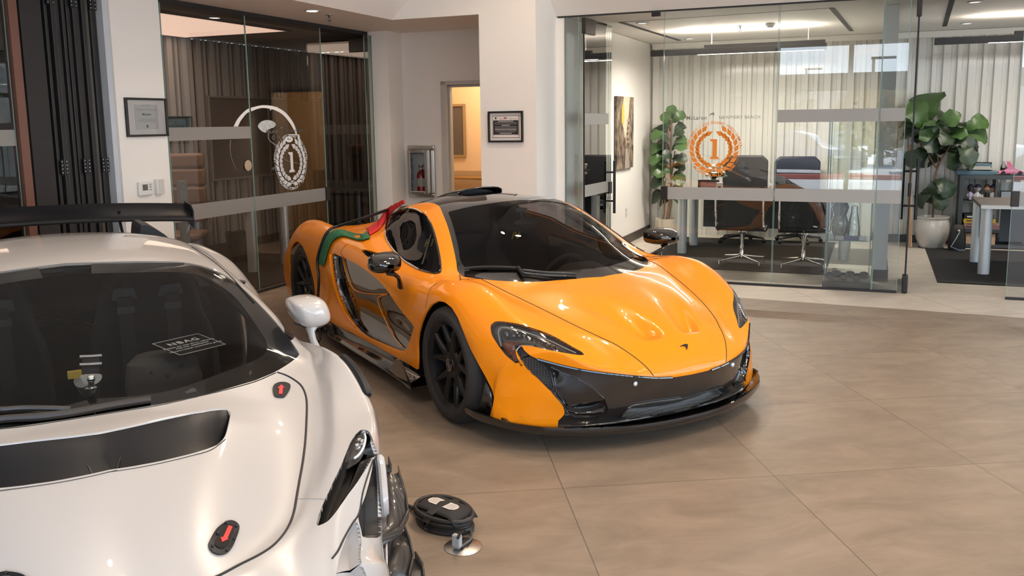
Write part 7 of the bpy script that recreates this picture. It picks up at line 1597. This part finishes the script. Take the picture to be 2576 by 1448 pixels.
# ================================================================== outside the storefront (seen mirrored in the glass)
b = MB(); b.poly([P(-60, -70, -.12), P(70, -70, -.12), P(70, -2.62, -.02), P(-60, -2.62, -.02)]); o = b.build('ground_outside', mat('asphalt', (.42, .41, .40), .8, noise=(.6, .2)), smooth=0, fix=False); struct(o)
SUN = bpy.data.lights.new('sun', 'SUN'); SUN.energy = 16; SUN.angle = .01; SUN.color = (1, .94, .85); so = bpy.data.objects.new('sun', SUN); COL.objects.link(so); so.rotation_euler = (math.radians(27), 0, YAW+math.radians(25))
def tree(u, v, h, r, label, m, seed):
    R_ = random.Random(seed); t = thing('tree', label, 'tree', W(u, v, -.1), 0); b = MB(); b.tube([(0, 0, 0), (.05, 0, h*.3), (0, .05, h*.6)], [.16, .12, .07], 8); b.build('trunk', M_bark, t)
    b = MB()
    for k in range(900):
        a = R_.uniform(0, 6.283); ph = math.acos(R_.uniform(-1, 1)); q = R_.random()**.4*r; c = Vector((q*math.sin(ph)*math.cos(a), q*math.sin(ph)*math.sin(a), h*.68+q*math.cos(ph)*.85)); d = Vector((R_.gauss(0, 1), R_.gauss(0, 1), R_.gauss(0, 1))).normalized(); n = d.orthogonal().normalized(); s = R_.uniform(.12, .26); b.poly([c-n*s*.5, c+d*s, c+n*s*.5, c-d*s])
    b.build('foliage', m, t, smooth=0, fix=False)
M_gold = mat('leaf_gold', (.34, .22, .05), .7, noise=(3, .5)); M_grn = mat('leaf_green', (.10, .14, .05), .7, noise=(3, .5))
tree(.1, -16, 2.55, 1.6, 'golden tree outside beyond the storefront, nearest the entrance', M_gold, 1); tree(2.6, -19, 2.9, 1.8, 'green tree outside beyond the storefront, behind the golden one', M_grn, 2); tree(-4.5, -24, 3.2, 1.9, 'green tree outside left of the golden one', M_grn, 3)
def lamp_post(u, v, h, label):
    t = thing('street_lamp', label, 'street lamp', W(u, v, -.1), YAW); b = MB(); b.cyl((0, 0, 0), (0, 0, h), .09, 10, .06); b.build('pole', M_darkgrey, t); b = MB(); b.box(-.1, .9, -.12, .12, h, h+.10); b.build('lamp_head', M_darkgrey, t, smooth=0)
lamp_post(PV(2029, 173, 58)[0], -40, PV(2029, 172, 58)[1], 'street lamp outside, smaller and further of the two'); lamp_post(PV(2198, 150, 42)[0], -24, PV(2198, 143, 42)[1], 'street lamp outside, taller and nearer of the two')
def parked(u, v, rz, label, col, hgt=1.4):
    t = thing('parked_car', label, 'car', W(u, v, -.08), YAW+rz); m = mat('paint_'+label[:9], col, .3, coat=1); secs = []
    prof = [(-2.1, .45, .55), (-2.05, .75, .80), (-1.6, .85, .86), (-1.0, .88, .9), (-.5, hgt-.08, .66), (.1, hgt, .66), (.6, hgt-.12, .66), (1.0, .95, .88), (1.6, .85, .86), (2.0, .70, .80), (2.1, .45, .6)]
    for x, z, w in prof: secs.append([(x, -w*.95, .22), (x, -.9, .5), (x, -.88, min(z, .82)), (x, -w*.9, z-.03), (x, 0, z), (x, w*.9, z-.03), (x, .88, min(z, .82)), (x, .9, .5), (x, w*.95, .22)])
    b = MB(); b.grid(secs); b.build('body', m, t, smooth=50)
    for s in (-1, 1):
        b = MB(); b.poly([(-.9, s*.80, .93), (-.45, s*.66, hgt-.14), (.55, s*.66, hgt-.18), (.95, s*.82, .95)]); b.build('side_glass', M_gblk, t, smooth=0)
        for x in (-1.3, 1.3): b = MB(); b.cyl((x, s*.72, .33), (x, s*.93, .33), .33, 20); b.build('wheel', M_black, t)
parked(-2.4, -10.5, .1, 'dark blue car parked outside the storefront', (.03, .05, .12)); parked(2.6, -11.5, -.05, 'white car parked outside the storefront', (.7, .7, .7)); parked(7.8, -10.8, .05, 'red car parked outside the storefront', (.45, .03, .03)); parked(-7.8, -13, 1.2, 'silver car parked outside at the far end', (.4, .4, .42), 1.55)
b = MB(); b.box(-8, 12, 0, .2, 0, .16); single('kerb', 'red painted kerb outside the storefront', 'kerb', b, mat('kerb_red', (.5, .08, .06), .7), W(0, -8.2, -.06), smooth=0)
b = MB(); b.box(-30, 30, 0, 6, 0, 3.4); o = b.build('building_outside', mat('facade_tan', (.35, .30, .26), .8), loc=W(0, -48, -.1), rot=YAW, smooth=0); tag(o, 'long low tan building across the parking lot outside', 'building')
# low furniture and fittings in the room behind the viewpoint are not in the picture
for (cu, cv, e) in ((-1.45, 4.9, CA), (.9, 3.0, CB), (-2.6, 1.9, CC), (3.6, 3.2, CD), (3.6, .4, CD), (.6, .2, CD)):
    for (du, dv) in ((-.22, -.22), (.22, .22), (-.22, .22), (.22, -.22)):
        downlight(cu+du, cv+dv, ZC, 'small recessed downlight in the high ceiling', e, 'ceiling downlights')
for (du, dv) in ((0, 0), (.35, 0)): downlight(-2.95+du, 7.0+dv, ZC, 'small recessed downlight in the high ceiling', CE, 'ceiling downlights')
# daylight portals in the storefront openings
for (z0, z1) in ((.06, 2.22), (2.60, 3.18)):
    l = light('window_portal', 'AREA', W(3.25, -2.5, (z0+z1)/2), 1, size=10.6, size_y=z1-z0, rot=(math.radians(90), 0, YAW+PI)); l.data.cycles.is_portal = True
l = light('window_portal', 'AREA', W(9.0, 3.0, 1.68), 1, size=9.2, size_y=3.24, rot=(math.radians(90), 0, YAW+math.radians(90))); l.data.cycles.is_portal = True
light('added_corridor_light', 'AREA', W(-4.6, 10.4, ZS-.03), 22, (1, .80, .58), size=.5, rot=(0, 0, 0))  # unseen lamp without a fixture, added to brighten the corridor beyond the doorway
